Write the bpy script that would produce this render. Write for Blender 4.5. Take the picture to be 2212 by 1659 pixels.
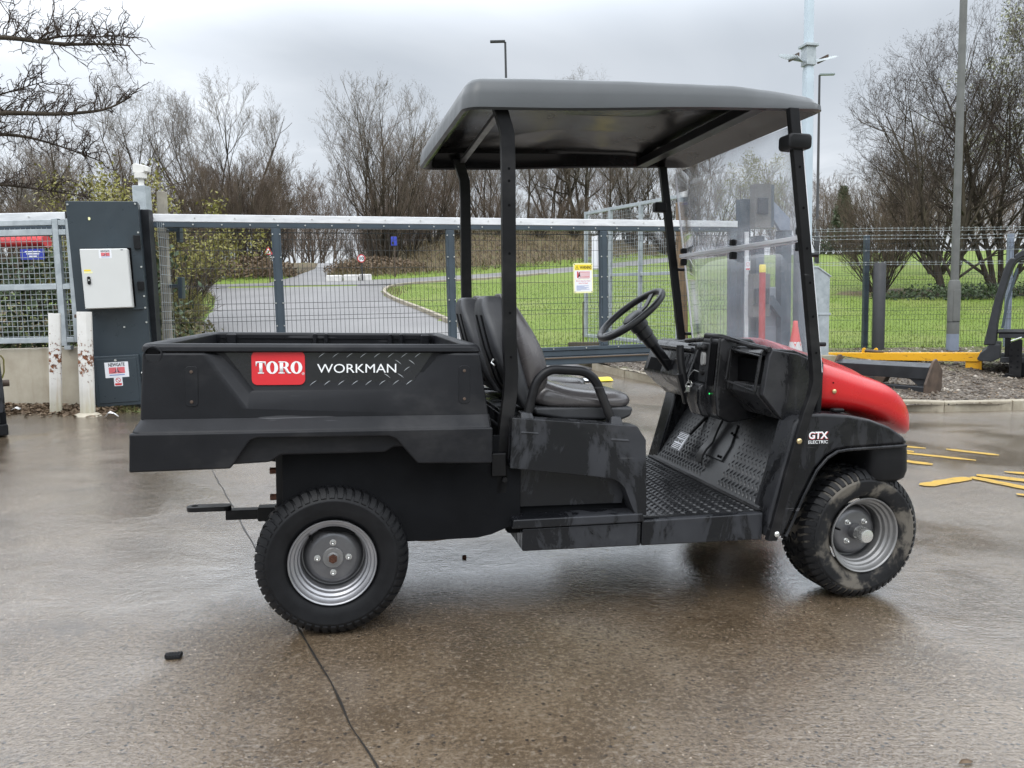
import bpy, bmesh, math, random
import numpy as np
from mathutils import Matrix, Vector, noise as mnoise
random.seed(7); rng = np.random.default_rng(7)
SC = bpy.context.scene
for o in list(bpy.data.objects): bpy.data.objects.remove(o)
COL = SC.collection
R = math.radians
PI = math.pi

# ------------------------------------------------------------------ camera, sky, sun, exposure
TILT = R(2.0)                       # the yard falls two degrees to the right
YARD = Matrix.Rotation(TILT, 4, 'Y')
cam_d = bpy.data.cameras.new('camera'); cam = bpy.data.objects.new('camera', cam_d); COL.objects.link(cam)
cam_d.sensor_width = 36.0; cam_d.lens = 1668.0 / 2212.0 * 36.0
cam_d.clip_start = 0.05; cam_d.clip_end = 3000
_p, _r = .0971, .0124
_f = Vector((0, math.cos(_p), -math.sin(_p))); _u = Vector((0, math.sin(_p), math.cos(_p))); _x = Vector((1, 0, 0))
_R = _x * math.cos(_r) + _u * math.sin(_r); _U = -_x * math.sin(_r) + _u * math.cos(_r)
_m = Matrix((( _R.x, _U.x, -_f.x, 0), (_R.y, _U.y, -_f.y, 0), (_R.z, _U.z, -_f.z, 1.0945), (0, 0, 0, 1)))
cam.matrix_world = YARD @ _m
SC.camera = cam

SUN_EL, SUN_AZ = R(52), R(200)      # behind the camera, through thick cloud
world = bpy.data.worlds.new('World'); SC.world = world; world.use_nodes = True
wn, wl = world.node_tree.nodes, world.node_tree.links
for n in list(wn): wn.remove(n)
def W(t, **k):
    n = wn.new(t)
    for a, b in k.items(): setattr(n, a, b)
    return n
def wmath(op, a, b=None, c=None):
    n = W('ShaderNodeMath', operation=op)
    for i, v in enumerate((a, b, c)):
        if v is None: continue
        if isinstance(v, (int, float)): n.inputs[i].default_value = v
        else: wl.new(v, n.inputs[i])
    return n.outputs[0]
wout = W('ShaderNodeOutputWorld'); wbg = W('ShaderNodeBackground'); wbg.inputs[1].default_value = 0.1
sky = W('ShaderNodeTexSky', sky_type='NISHITA', sun_disc=False); sky.sun_elevation = SUN_EL; sky.sun_rotation = SUN_AZ
tc = W('ShaderNodeTexCoord'); sep = W('ShaderNodeSeparateXYZ'); wl.new(tc.outputs['Generated'], sep.inputs[0])
zc = wmath('MAXIMUM', sep.outputs[2], 0.0); den = wmath('ADD', zc, 0.16)
cmb = W('ShaderNodeCombineXYZ')
wl.new(wmath('DIVIDE', sep.outputs[0], den), cmb.inputs[0]); wl.new(wmath('DIVIDE', sep.outputs[1], den), cmb.inputs[1])
cmb.inputs[2].default_value = 3.7
nz = W('ShaderNodeTexNoise'); nz.inputs['Scale'].default_value = 0.62; nz.inputs['Detail'].default_value = 6.0; nz.inputs['Roughness'].default_value = 0.52; nz.inputs['Distortion'].default_value = 0.35
wl.new(cmb.outputs[0], nz.inputs['Vector'])
rp = W('ShaderNodeValToRGB'); wl.new(nz.outputs[0], rp.inputs[0])
e = rp.color_ramp.elements
e[0].position = 0.34; e[0].color = (.455, .495, .545, 1); e[1].position = 0.68; e[1].color = (.93, .95, .985, 1)
m1 = e.new(0.52); m1.color = (.585, .62, .665, 1)
# thinner cloud low on the left lets more light through
vd = W('ShaderNodeVectorMath', operation='DOT_PRODUCT'); wl.new(tc.outputs['Generated'], vd.inputs[0])
vd.inputs[1].default_value = Vector((-.50, .845, .185)).normalized()
mr = W('ShaderNodeMapRange', interpolation_type='SMOOTHSTEP'); wl.new(vd.outputs['Value'], mr.inputs[0])
mr.inputs[1].default_value = .945; mr.inputs[2].default_value = 1.0; mr.inputs[3].default_value = 0; mr.inputs[4].default_value = .34
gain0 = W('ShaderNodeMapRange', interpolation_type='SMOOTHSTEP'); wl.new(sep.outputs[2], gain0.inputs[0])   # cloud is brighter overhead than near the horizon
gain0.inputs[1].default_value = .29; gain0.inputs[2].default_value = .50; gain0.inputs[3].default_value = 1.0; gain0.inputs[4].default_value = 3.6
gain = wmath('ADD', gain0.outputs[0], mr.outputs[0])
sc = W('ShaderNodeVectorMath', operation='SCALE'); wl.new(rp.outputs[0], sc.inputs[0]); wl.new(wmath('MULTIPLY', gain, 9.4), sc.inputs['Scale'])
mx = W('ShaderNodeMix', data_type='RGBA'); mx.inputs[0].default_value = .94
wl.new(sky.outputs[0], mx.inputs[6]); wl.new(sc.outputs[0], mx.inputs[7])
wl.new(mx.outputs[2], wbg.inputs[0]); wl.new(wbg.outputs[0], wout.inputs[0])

sun_d = bpy.data.lights.new('sun', 'SUN'); sun = bpy.data.objects.new('sun', sun_d); COL.objects.link(sun)
sun_d.energy = 0.6; sun_d.angle = R(25); sun_d.color = (1, .97, .92)
sd = Vector((math.sin(SUN_AZ) * math.cos(SUN_EL), math.cos(SUN_AZ) * math.cos(SUN_EL), math.sin(SUN_EL)))
sun.rotation_euler = sd.to_track_quat('Z', 'Y').to_euler()
SC.view_settings.view_transform = 'Standard'; SC.view_settings.look = 'None'
SC.view_settings.exposure = 0.42; SC.view_settings.gamma = 1.0; SC.view_settings.use_curve_mapping = False
SC.render.engine = 'CYCLES'
SC.cycles.use_denoising = True
SC.cycles.max_bounces = 10; SC.cycles.transparent_max_bounces = 24

# ------------------------------------------------------------------ materials
MATS = {}
class NB:
    """small node builder"""
    def __init__(s, name):
        s.m = bpy.data.materials.new(name); s.m.use_nodes = True
        s.t = s.m.node_tree; s.n = s.t.nodes; s.l = s.t.links
        for n in list(s.n): s.n.remove(n)
        s.out = s.n.new('ShaderNodeOutputMaterial'); s.b = s.n.new('ShaderNodeBsdfPrincipled')
        s.l.new(s.b.outputs[0], s.out.inputs[0])
        s.co = s.n.new('ShaderNodeTexCoord').outputs['Object']
    def put(s, v, sock):
        if isinstance(v, (int, float)):
            try: sock.default_value = v
            except (TypeError, ValueError): sock.default_value = (v, v, v, 1)
        elif isinstance(v, (tuple, list)): sock.default_value = tuple(v) + ((1,) if len(v) == 3 and len(sock.default_value) == 4 else ())
        else: s.l.new(v, sock)
    def set(s, **k):
        names = dict(base='Base Color', rough='Roughness', metal='Metallic', ior='IOR', spec='Specular IOR Level', coat='Coat Weight', coatr='Coat Roughness', alpha='Alpha', normal='Normal', trans='Transmission Weight', emit='Emission Color', emits='Emission Strength', sub='Subsurface Weight')
        for a, v in k.items(): s.put(v, s.b.inputs[names[a]])
        return s
    def scale(s, vec, f):
        n = s.n.new('ShaderNodeVectorMath'); n.operation = 'MULTIPLY'; s.l.new(vec, n.inputs[0]); n.inputs[1].default_value = f; return n.outputs[0]
    def noise(s, sc, det=4, rough=.55, vec=None, dist=0):
        n = s.n.new('ShaderNodeTexNoise'); n.inputs['Scale'].default_value = sc; n.inputs['Detail'].default_value = det; n.inputs['Roughness'].default_value = rough; n.inputs['Distortion'].default_value = dist
        s.l.new(vec or s.co, n.inputs['Vector']); return n.outputs[0]
    def voro(s, sc, vec=None, feature='F1', out='Distance', rnd=1):
        n = s.n.new('ShaderNodeTexVoronoi'); n.feature = feature; n.inputs['Scale'].default_value = sc; n.inputs['Randomness'].default_value = rnd
        s.l.new(vec or s.co, n.inputs['Vector']); return n.outputs[out]
    def ramp(s, fac, stops, interp='LINEAR'):
        n = s.n.new('ShaderNodeValToRGB'); s.l.new(fac, n.inputs[0]); n.color_ramp.interpolation = interp
        el = n.color_ramp.elements
        while len(el) < len(stops): el.new(.5)
        for q, (p, c) in zip(el, stops):
            q.position = p; q.color = (c, c, c, 1) if isinstance(c, (int, float)) else tuple(c) + (1,)
        return n.outputs[0]
    def step(s, fac, a, b):
        n = s.n.new('ShaderNodeMapRange'); n.interpolation_type = 'SMOOTHSTEP'; s.l.new(fac, n.inputs[0]); n.inputs[1].default_value = a; n.inputs[2].default_value = b; return n.outputs[0]
    def mix(s, f, a, b, mode='MIX'):
        n = s.n.new('ShaderNodeMix'); n.data_type = 'RGBA'; n.blend_type = mode
        s.put(f, n.inputs[0]); s.put(a, n.inputs[6]); s.put(b, n.inputs[7]); return n.outputs[2]
    def math(s, op, a, b=0.0, clamp=False):
        n = s.n.new('ShaderNodeMath'); n.operation = op; n.use_clamp = clamp; s.put(a, n.inputs[0]); s.put(b, n.inputs[1]); return n.outputs[0]
    def bump(s, h, strength=.3, dist=.01, normal=None):
        n = s.n.new('ShaderNodeBump'); n.inputs['Strength'].default_value = strength; n.inputs['Distance'].default_value = dist
        s.l.new(h, n.inputs['Height'])
        if normal is not None: s.l.new(normal, n.inputs['Normal'])
        return n.outputs[0]
    def sep(s, i, vec=None):
        n = s.n.new('ShaderNodeSeparateXYZ'); s.l.new(vec or s.co, n.inputs[0]); return n.outputs[i]
    def rnd(s):
        return s.n.new('ShaderNodeObjectInfo').outputs['Random']

def M(name):
    return MATS[name]
def plain(name, c, rough=.5, metal=0, var=.12, sc=8, bump=0, bsc=60, spec=.5, coat=0):
    b = NB(name); n = b.noise(sc, 5)
    col = b.mix(b.ramp(n, [(.3, 0), (.7, 1)]), [x * (1 - var) for x in c], [min(1, x * (1 + var)) for x in c])
    b.set(base=col, rough=rough, metal=metal, spec=spec, coat=coat, coatr=.15)
    rr = b.ramp(b.noise(sc * 1.7, 4), [(.3, max(0, rough - .08)), (.7, min(1, rough + .08))]); b.set(rough=rr)
    if bump: b.set(normal=b.bump(b.noise(bsc, 3), bump, .002))
    MATS[name] = b.m; return b.m
# ------------------------------------------------------------------ mesh helpers
class MB:
    def __init__(s): s.v, s.f, s.mi, s.cur = [], [], [], 0
    def mat(s, i): s.cur = i; return s
    def add(s, vs, fs):
        o = len(s.v); s.v.extend([tuple(p) for p in vs])
        for f in fs: s.f.append([i + o for i in f]); s.mi.append(s.cur)
        return s
    def box(s, x0, x1, y0, y1, z0, z1):
        return s.add([(x0,y0,z0),(x1,y0,z0),(x1,y1,z0),(x0,y1,z0),(x0,y0,z1),(x1,y0,z1),(x1,y1,z1),(x0,y1,z1)],
                     [(0,3,2,1),(4,5,6,7),(0,1,5,4),(1,2,6,5),(2,3,7,6),(3,0,4,7)])
    def obox(s, c, hx, hy, hz, M3=None):
        vs = []
        for z in (-hz, hz):
            for x, y in ((-hx,-hy),(hx,-hy),(hx,hy),(-hx,hy)):
                p = Vector((x, y, z))
                if M3 is not None: p = M3 @ p
                vs.append(p + Vector(c))
        return s.add(vs, [(0,3,2,1),(4,5,6,7),(0,1,5,4),(1,2,6,5),(2,3,7,6),(3,0,4,7)])
    def prism(s, pts, a, b, ax='y', off=None):
        """polygon pts (p,q) extruded from a to b along axis; plane order: y->(x,z), x->(y,z), z->(x,y)"""
        n = len(pts)
        def mk(p, t):
            return {'y': (p[0], t, p[1]), 'x': (t, p[0], p[1]), 'z': (p[0], p[1], t)}[ax]
        pb = off or pts
        area = sum(pts[i][0]*pts[(i+1)%n][1]-pts[(i+1)%n][0]*pts[i][1] for i in range(n))
        vs = [mk(p, a) for p in pts] + [mk(p, b) for p in pb]
        up = (area > 0) == (b > a)
        if ax == 'y': up = not up
        A, B = list(range(n)), list(range(n, 2*n))
        fs = [A[::-1] if up else A, B if up else B[::-1]]
        for i in range(n):
            j = (i+1) % n
            fs.append((i, j, n+j, n+i) if up else (j, i, n+i, n+j))
        return s.add(vs, fs)
    def loft(s, rings, close=True, cap0=True, cap1=True):
        n = len(rings[0]); vs = [p for r in rings for p in r]; fs = []
        for k in range(len(rings)-1):
            for i in range(n if close else n-1):
                j = (i+1) % n
                fs.append((k*n+i, k*n+j, (k+1)*n+j, (k+1)*n+i))
        if cap0: fs.append(list(range(n))[::-1])
        if cap1: fs.append([(len(rings)-1)*n+i for i in range(n)])
        return s.add(vs, fs)
    def tube(s, path, r, n=8, cap=True, closed=False, prof=None, up=(0,0,1)):
        P = [Vector(p) for p in path]; rings = []; m = len(P); last = None
        for i, p in enumerate(P):
            a = P[(i-1) % m] if (closed or i > 0) else p
            b = P[(i+1) % m] if (closed or i < m-1) else p
            d1 = (p-a).normalized() if (p-a).length > 1e-9 else None; d2 = (b-p).normalized() if (b-p).length > 1e-9 else None
            t = ((d1 or d2) + (d2 or d1)).normalized()
            if prof is not None or last is None:
                u = Vector(up); u = u - t*u.dot(t)
                if u.length < 1e-4: u = Vector((1,0,0)) - t*t.x
                if u.length < 1e-4: u = Vector((0,1,0))
            else:
                u = last - t*last.dot(t)
            u.normalize(); last = u; w = t.cross(u)
            k = 1.0
            if d1 and d2: k = 1/max(.5, math.sqrt((1+d1.dot(d2))/2))
            rr = r[i] if isinstance(r, (list, tuple)) else r
            if prof is None:
                rings.append([p + (u*math.cos(2*PI*j/n) + w*math.sin(2*PI*j/n))*rr for j in range(n)])
            else:
                hw, hh = prof if not isinstance(prof[0], (list, tuple)) else prof[i]
                rings.append([p + w*a_*hw*k + u*b_*hh for a_, b_ in ((-1,-1),(1,-1),(1,1),(-1,1))])
        if closed: rings.append(rings[0])
        rings = [r_[::-1] for r_ in rings] if prof is not None else rings
        return s.loft(rings, True, cap and not closed, cap and not closed)
    def lathe(s, prof, o=(0,0,0), axis='y', n=32, cap0=False, cap1=False):
        """prof: (radius, t along axis)"""
        rings = []
        for r, t in prof:
            ring = []
            for j in range(n):
                a = 2*PI*j/n; c, d = r*math.cos(a), r*math.sin(a)
                ring.append({'y': (o[0]+c, o[1]+t, o[2]+d), 'z': (o[0]+c, o[1]+d, o[2]+t), 'x': (o[0]+t, o[1]+c, o[2]+d)}[axis])
            rings.append(ring)
        if axis != 'y': pass
        else: rings = [r[::-1] for r in rings]
        return s.loft(rings, True, cap0, cap1)
    def cyl(s, a, b, r, n=12, r2=None):
        return s.tube([a, b], [r, r if r2 is None else r2], n)
    def quad(s, a, b, c, d): return s.add([a, b, c, d], [(0,1,2,3)])
    def grid(s, nx, ny, fn):
        vs = [fn(i, j) for j in range(ny) for i in range(nx)]
        fs = [(j*nx+i, j*nx+i+1, (j+1)*nx+i+1, (j+1)*nx+i) for j in range(ny-1) for i in range(nx-1)]
        return s.add(vs, fs)
    def build(s, name, mats, parent=None, bevel=0, seg=2, smooth=35, sub=0, kind=None, fixn=True, thick=0):
        me = bpy.data.meshes.new(name); me.from_pydata(s.v, [], s.f); me.update()
        if not isinstance(mats, (list, tuple)): mats = [mats]
        for m in mats: me.materials.append(m if not isinstance(m, str) else MATS[m])
        if len(mats) > 1: me.polygons.foreach_set('material_index', s.mi)
        if fixn:
            bm = bmesh.new(); bm.from_mesh(me); bmesh.ops.recalc_face_normals(bm, faces=bm.faces); bm.to_mesh(me); bm.free()
        me.shade_smooth()
        if smooth is not None: me.set_sharp_from_angle(angle=R(smooth))
        o = bpy.data.objects.new(name, me); COL.objects.link(o)
        if parent is not None: o.parent = parent
        if thick: md = o.modifiers.new('s', 'SOLIDIFY'); md.thickness = thick; md.offset = -1
        if sub: md = o.modifiers.new('d', 'SUBSURF'); md.levels = sub; md.render_levels = sub
        if bevel: md = o.modifiers.new('b', 'BEVEL'); md.width = bevel; md.segments = seg; md.limit_method = 'ANGLE'; md.angle_limit = R(28); md.harden_normals = True
        if kind: o['kind'] = kind
        return o
def tag(o, label=None, cat=None, group=None, kind=None):
    if label: o['label'] = label
    if cat: o['category'] = cat
    if group: o['group'] = group
    if kind: o['kind'] = kind
    return o
def thing(name, label, cat, loc=(0,0,0), rz=0, group=None, ry=0):
    o = bpy.data.objects.new(name, None); COL.objects.link(o); o.empty_display_size = .1
    o.location = loc; o.rotation_euler = (0, ry, rz)
    return tag(o, label, cat, group)
def link_copy(o, name=None, parent=None, mw=None):
    c = o.copy(); COL.objects.link(c)
    if parent is not None: c.parent = parent
    return c
def copy_tree(o, parent=None):
    c = o.copy(); COL.objects.link(c)
    if parent is not None: c.parent = parent
    for ch in list(o.children): copy_tree(ch, c)
    return c
def np_mesh(name, V, Fq, mats, parent=None, mi=None, kind=None, smooth=True):
    """fast mesh from numpy: V (n,3), Fq (m,k)"""
    me = bpy.data.meshes.new(name); k = Fq.shape[1]; m = len(Fq)
    me.vertices.add(len(V)); me.vertices.foreach_set('co', V.astype(np.float32).ravel())
    me.loops.add(m*k); me.loops.foreach_set('vertex_index', Fq.astype(np.int32).ravel())
    me.polygons.add(m); me.polygons.foreach_set('loop_start', np.arange(0, m*k, k, dtype=np.int32))
    for mt in (mats if isinstance(mats, (list, tuple)) else [mats]): me.materials.append(MATS[mt] if isinstance(mt, str) else mt)
    if mi is not None: me.polygons.foreach_set('material_index', mi.astype(np.int32))
    me.update(calc_edges=True); me.validate()
    if smooth: me.shade_smooth()
    o = bpy.data.objects.new(name, me); COL.objects.link(o)
    if parent is not None: o.parent = parent
    if kind: o['kind'] = kind
    return o
def text_mesh(s, size, mat, name, parent=None, w=1.0, extr=.0004, bold=0.0, align='CENTER', space=1.0, shear=0.0):
    cu = bpy.data.curves.new('t', 'FONT'); cu.body = s; cu.size = size; cu.align_x = align; cu.align_y = 'CENTER'; cu.extrude = extr; cu.offset = bold; cu.space_character = space; cu.shear = shear
    cu.resolution_u = 4
    o = bpy.data.objects.new('t', cu); COL.objects.link(o)
    dg = bpy.context.evaluated_depsgraph_get(); me = bpy.data.meshes.new_from_object(o.evaluated_get(dg))
    bpy.data.objects.remove(o); me.materials.clear(); me.materials.append(MATS[mat])
    for v in me.vertices: v.co.x *= w
    q = bpy.data.objects.new(name, me); COL.objects.link(q)
    if parent is not None: q.parent = parent
    return q
def rrect(x0, x1, y0, y1, r, n=4):
    pts = []
    for cx, cy, a0 in ((x1-r, y0+r, -90), (x1-r, y1-r, 0), (x0+r, y1-r, 90), (x0+r, y0+r, 180)):
        for i in range(n+1):
            a = R(a0 + 90*i/n); pts.append((cx + r*math.cos(a), cy + r*math.sin(a)))
    return pts
def arc_path(pts, r, n=5):
    """round the corners of a polyline"""
    P = [Vector(p) for p in pts]; out = [P[0]]
    for i in range(1, len(P)-1):
        a, b, c = P[i-1], P[i], P[i+1]
        d1, d2 = (a-b), (c-b); k = min(r, d1.length*.48, d2.length*.48)
        p, q = b + d1.normalized()*k, b + d2.normalized()*k
        for j in range(n+1):
            t = j/n; out.append(p*(1-t)**2 + b*2*t*(1-t) + q*t**2)
    out.append(P[-1]); return out
VERT = Matrix(((1,0,0,0),(0,0,1,0),(0,1,0,0),(0,0,0,1)))   # a text in the xy plane stood upright, read from -y
def stand(o, loc, rz=0, parent=None):
    o.matrix_local = Matrix.Translation(loc) @ Matrix.Rotation(rz, 4, 'Z') @ Matrix.Rotation(R(90), 4, 'X')
# ------------------------------------------------------------------ material library
def make_mats():
    # wet brushed concrete of the yard
    b = NB('wet_concrete'); co = b.co
    big = b.noise(.55, 5, .6); mid = b.noise(2.3, 6, .6, dist=.4); fine = b.noise(70, 5, .70)
    base = b.ramp(mid, [(.25, (.068, .046, .026)), (.5, (.116, .083, .052)), (.75, (.168, .127, .085))])
    base = b.mix(b.math('MULTIPLY', b.step(big, .5, .72), .7), base, (.150, .128, .102))
    base = b.mix(b.math('MULTIPLY', b.step(fine, .50, .68), .65), base, (.215, .18, .14)); base = b.mix(b.math('MULTIPLY', b.step(fine, .48, .34), .7), base, (.030, .022, .015))
    sp = b.voro(62); spc = b.voro(62, out='Color'); hue = b.sep(0, spc)
    base = b.mix(b.math('MULTIPLY', b.step(sp, .24, .14), b.math('GREATER_THAN', hue, .975)), base, (.36, .30, .235))
    base = b.mix(b.math('MULTIPLY', b.step(sp, .42, .20), b.math('LESS_THAN', hue, .12)), base, (.022, .018, .015))
    stain = b.step(b.noise(1.1, 5, .65, vec=b.scale(co, (1.0, 1.3, 1))), .60, .70)
    base = b.mix(b.math('MULTIPLY', stain, .45), base, (.040, .032, .026))
    # water lies deeper in some places
    wet = b.step(b.noise(.8, 5, .55, dist=.6), .42, .62)
    pv = b.n.new('ShaderNodeVectorMath'); pv.operation = 'DISTANCE'; b.l.new(b.scale(co, (.62, 1.25, 0)), pv.inputs[0]); pv.inputs[1].default_value = (.35*.62, 3.15*1.25, 0)
    pud = b.step(b.math('ADD', pv.outputs['Value'], b.math('MULTIPLY', b.math('SUBTRACT', b.noise(2.6, 5, .6), .5), .9)), 1.0, .55)
    pv2 = b.n.new('ShaderNodeVectorMath'); pv2.operation = 'DISTANCE'; b.l.new(b.scale(co, (.9, 1.3, 0)), pv2.inputs[0]); pv2.inputs[1].default_value = (-1.35*.9, 3.2*1.3, 0)
    pud2 = b.step(b.math('ADD', pv2.outputs['Value'], b.math('MULTIPLY', b.math('SUBTRACT', b.noise(2.1, 5, .6), .5), 1.2)), 1.0, .5)
    wet = b.math('MAXIMUM', wet, b.math('MAXIMUM', pud, b.math('MULTIPLY', pud2, .9)))
    rough = b.mix(wet, .24, .075)
    brush = b.noise(9, 3, .6, vec=b.scale(co, (.8, 9, 1)))
    h = b.math('ADD', b.math('MULTIPLY', fine, .9), b.math('MULTIPLY', b.noise(130, 2), .55))
    h = b.math('ADD', h, b.math('MULTIPLY', brush, .35))
    pit = b.step(b.noise(26, 3, .7, vec=b.scale(co, (1, 1.6, 1))), .36, .30)
    h = b.math('SUBTRACT', h, b.math('MULTIPLY', pit, .5))
    st = b.math('SUBTRACT', 0.50, b.math('MULTIPLY', wet, .34))
    nb = b.n.new('ShaderNodeBump'); nb.inputs['Distance'].default_value = .009; b.l.new(st, nb.inputs['Strength']); b.l.new(h, nb.inputs['Height'])
    n2 = b.bump(mid, .25, .03, nb.outputs[0])
    b.set(base=base, rough=rough, normal=n2, spec=.5, ior=2.05, coat=b.math('ADD', .5, b.math('MULTIPLY', wet, .5)), coatr=.07)
    b.l.new(n2, b.b.inputs['Coat Normal'])
    MATS['wet_concrete'] = b.m
    # road beyond the gate
    b = NB('damp_asphalt'); n1 = b.noise(.4, 5); n2 = b.noise(60, 3)
    base = b.ramp(n1, [(.3, (.115, .110, .108)), (.7, (.175, .168, .165))])
    base = b.mix(b.math('MULTIPLY', b.step(n2, .5, .7), .5), base, (.26, .25, .245))
    b.set(base=base, rough=.5, normal=b.bump(n2, .5, .01), spec=.5); MATS['damp_asphalt'] = b.m
    # grass sward and wild ground, chosen by the attribute 'wild'
    b = NB('turf'); at = b.n.new('ShaderNodeAttribute'); at.attribute_name = 'wild'; wv = at.outputs['Fac']
    g1 = b.noise(.5, 5, .6); g2 = b.noise(22, 4, .65, vec=b.scale(b.co, (1, .5, 1)))
    lawn = b.ramp(g2, [(.3, (.078, .116, .016)), (.55, (.135, .196, .028)), (.75, (.190, .255, .046))])
    lawn = b.mix(b.math('MULTIPLY', b.step(g1, .45, .66), .55), lawn, (.185, .205, .060)); lawn = b.mix(b.math('MULTIPLY', b.step(b.noise(1.7, 5, .65), .56, .70), .5), lawn, (.050, .085, .014))
    wild = b.ramp(b.noise(3.2, 6, .68), [(.30, (.030, .022, .013)), (.44, (.080, .058, .034)), (.53, (.135, .100, .058)), (.62, (.075, .085, .026)), (.75, (.12, .13, .035))])
    wm = b.step(b.math('ADD', wv, b.math('MULTIPLY', b.math('SUBTRACT', b.noise(1.2, 5, .65), .5), .7)), .42, .58)
    b.set(base=b.mix(wm, lawn, wild), rough=.8, normal=b.bump(b.noise(34, 4), .8, .04), spec=.25); MATS['turf'] = b.m
    # stony earth of the island
    b = NB('stony_earth'); v = b.voro(34, out='Color'); vd = b.voro(34)
    g = b.ramp(b.sep(0, v), [(0, (.030, .021, .014)), (.45, (.072, .053, .036)), (.8, (.13, .105, .078)), (1, (.26, .23, .19))])
    moss = b.step(b.math('ADD', b.noise(1.4, 5, .65), b.math('MULTIPLY', b.math('SUBTRACT', b.sep(1), 11.6), .10)), .52, .66)
    g = b.mix(b.math('MULTIPLY', moss, .8), g, b.ramp(b.noise(30), [(.3, (.06, .075, .014)), (.7, (.15, .16, .035))]))
    b.set(base=g, rough=.75, normal=b.bump(b.math('SUBTRACT', 1.0, vd), .9, .03)); MATS['stony_earth'] = b.m
    b = NB('stone_bits'); r = b.rnd(); v = b.noise(3.1, 0)
    b.set(base=b.ramp(v, [(.36, (.036, .026, .018)), (.48, (.085, .064, .044)), (.6, (.145, .118, .088)), (.67, (.34, .30, .25))]), rough=.55); MATS['stone_bits'] = b.m
    b = NB('kerb_concrete'); n = b.noise(5, 6, .65); n2 = b.noise(70, 3)
    c = b.ramp(n, [(.3, (.20, .17, .125)), (.55, (.30, .265, .20)), (.75, (.36, .33, .26))]); c = b.mix(b.math('MULTIPLY', b.step(b.noise(2.2, 5), .55, .7), .6), c, (.15, .15, .07))
    b.set(base=c, rough=.7, normal=b.bump(n2, .4, .005)); MATS['kerb_concrete'] = b.m
    b = NB('wall_concrete'); n = b.noise(3, 6, .6); n2 = b.noise(50, 3)
    c = b.ramp(n, [(.3, (.33, .29, .22)), (.6, (.44, .40, .32)), (.8, (.50, .46, .38))])
    run = b.step(b.noise(7, 4, .6, vec=b.scale(b.co, (1, 1, .12))), .52, .7); c = b.mix(b.math('MULTIPLY', run, .35), c, (.24, .19, .12))
    b.set(base=c, rough=.8, normal=b.bump(n2, .35, .004)); MATS['wall_concrete'] = b.m
    # moulded black plastic of the cart: grained, faintly chalky, wet where the rain ran
    def plastic(name, c, rough, blotch=0.0, grain=.25, spec=.36):
        b = NB(name)
        n = b.noise(6, 5, .6); nn = b.math('ADD', b.math('MULTIPLY', b.noise(6.2, 7, .70, vec=b.scale(b.co, (1, 1, .45)), dist=.8), .72), b.math('MULTIPLY', b.noise(17, 4, .6, vec=b.scale(b.co, (1, 1, .22))), .28))
        wetm = b.step(nn, .455, .525)
        dry = b.mix(b.ramp(n, [(.3, 0), (.75, 1)]), c, [min(1, x*1.45+.003) for x in c])
        if blotch:
            dr2 = b.mix(b.math('MULTIPLY', b.ramp(b.noise(9, 5, .6), [(.25, .45), (.65, 1)]), blotch), dry, [x*2.3 + .013 for x in c])
            base = b.mix(wetm, dr2, [x*.75 for x in c]); rg = b.mix(wetm, min(1, rough+.06), max(.12, rough-.22))
        else:
            base = dry; rg = b.ramp(b.noise(3.5, 4), [(.3, rough-.06), (.7, rough+.07)])
        scr = b.step(b.noise(14, 2, .5, vec=b.scale(b.co, (.25, 1, 3.5))), .715, .74)
        base = b.mix(b.math('MULTIPLY', scr, .16), base, (.25, .25, .26))
        base = b.mix(b.math('MULTIPLY', b.step(b.noise(2.2, 5, .65, vec=b.scale(b.co, (1, 1, 1.6))), .50, .68), .045), base, (.30, .29, .28))
        b.set(base=base, rough=rg, normal=b.bump(b.noise(420, 2), grain, .0012), spec=spec); MATS[name] = b.m
    plastic('bed_plastic', (.0062, .0066, .0082), .42, 0, .25, .22)
    plastic('body_plastic', (.0100, .0108, .0130), .44, .80, .25, .30)
    plastic('fender_plastic', (.0082, .0087, .0105), .40, .35, .25, .26)
    plastic('dash_plastic', (.0125, .0128, .0145), .38, .2, .25, .40)
    plastic('bumper_black', (.0050, .0052, .0060), .5, 0, .1, .2)
    plastic('frame_paint', (.0045, .0045, .0053), .34, 0, .1, .22)
    plain('roof_grey', (.054, .059, .062), .40, 0, .10, 5, .15, 300)
    plain('roof_under', (.0075, .0073, .0070), .22, 0, .25, 3, spec=.24)
    plain('underbody', (.0042, .0046, .0056), .7, 0, .3, 6, spec=.12)
    b = NB('rubber'); n = b.noise(16, 5)
    b.set(base=b.ramp(n, [(.3, (.0042, .0044, .0052)), (.7, (.0098, .0102, .0114))]), rough=.50, spec=.22, normal=b.bump(b.noise(150, 3), .2, .001)); MATS['rubber'] = b.m
    b = NB('muddy_rubber'); n = b.noise(7.5, 5, .6, dist=.4); d = b.noise(16, 5)
    base = b.ramp(d, [(.3, (.0055, .0058, .0066)), (.7, (.0125, .0130, .0142))])
    base = b.mix(b.math('MULTIPLY', b.step(n, .47, .60), .75), base, (.150, .135, .112))
    b.set(base=base, rough=.62, spec=.25, normal=b.bump(b.noise(150, 3), .2, .001)); MATS['muddy_rubber'] = b.m
    plain('rim_silver', (.30, .30, .31), .38, .8, .12, 14)
    plain('rim_silver_dusty', (.23, .228, .225), .44, .7, .18, 9)
    plain('hub_grey', (.15, .15, .155), .40, .7, .15, 20)
    plain('zinc', (.62, .62, .60), .28, .9, .1, 40)
    plain('brass_bolt', (.50, .40, .22), .35, .8, .2, 60)
    plain('rusty_nut', (.075, .028, .014), .75, .1, .5, 60, .5, 200)
    plain('logo_red', (.60, .022, .030), .38, 0, .05, 8)
    plain('hood_red', (.46, .0075, .0095), .26, 0, .09, 4, .06, 400)
    plain('white_print', (.80, .81, .82), .45, 0, .03)
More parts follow.
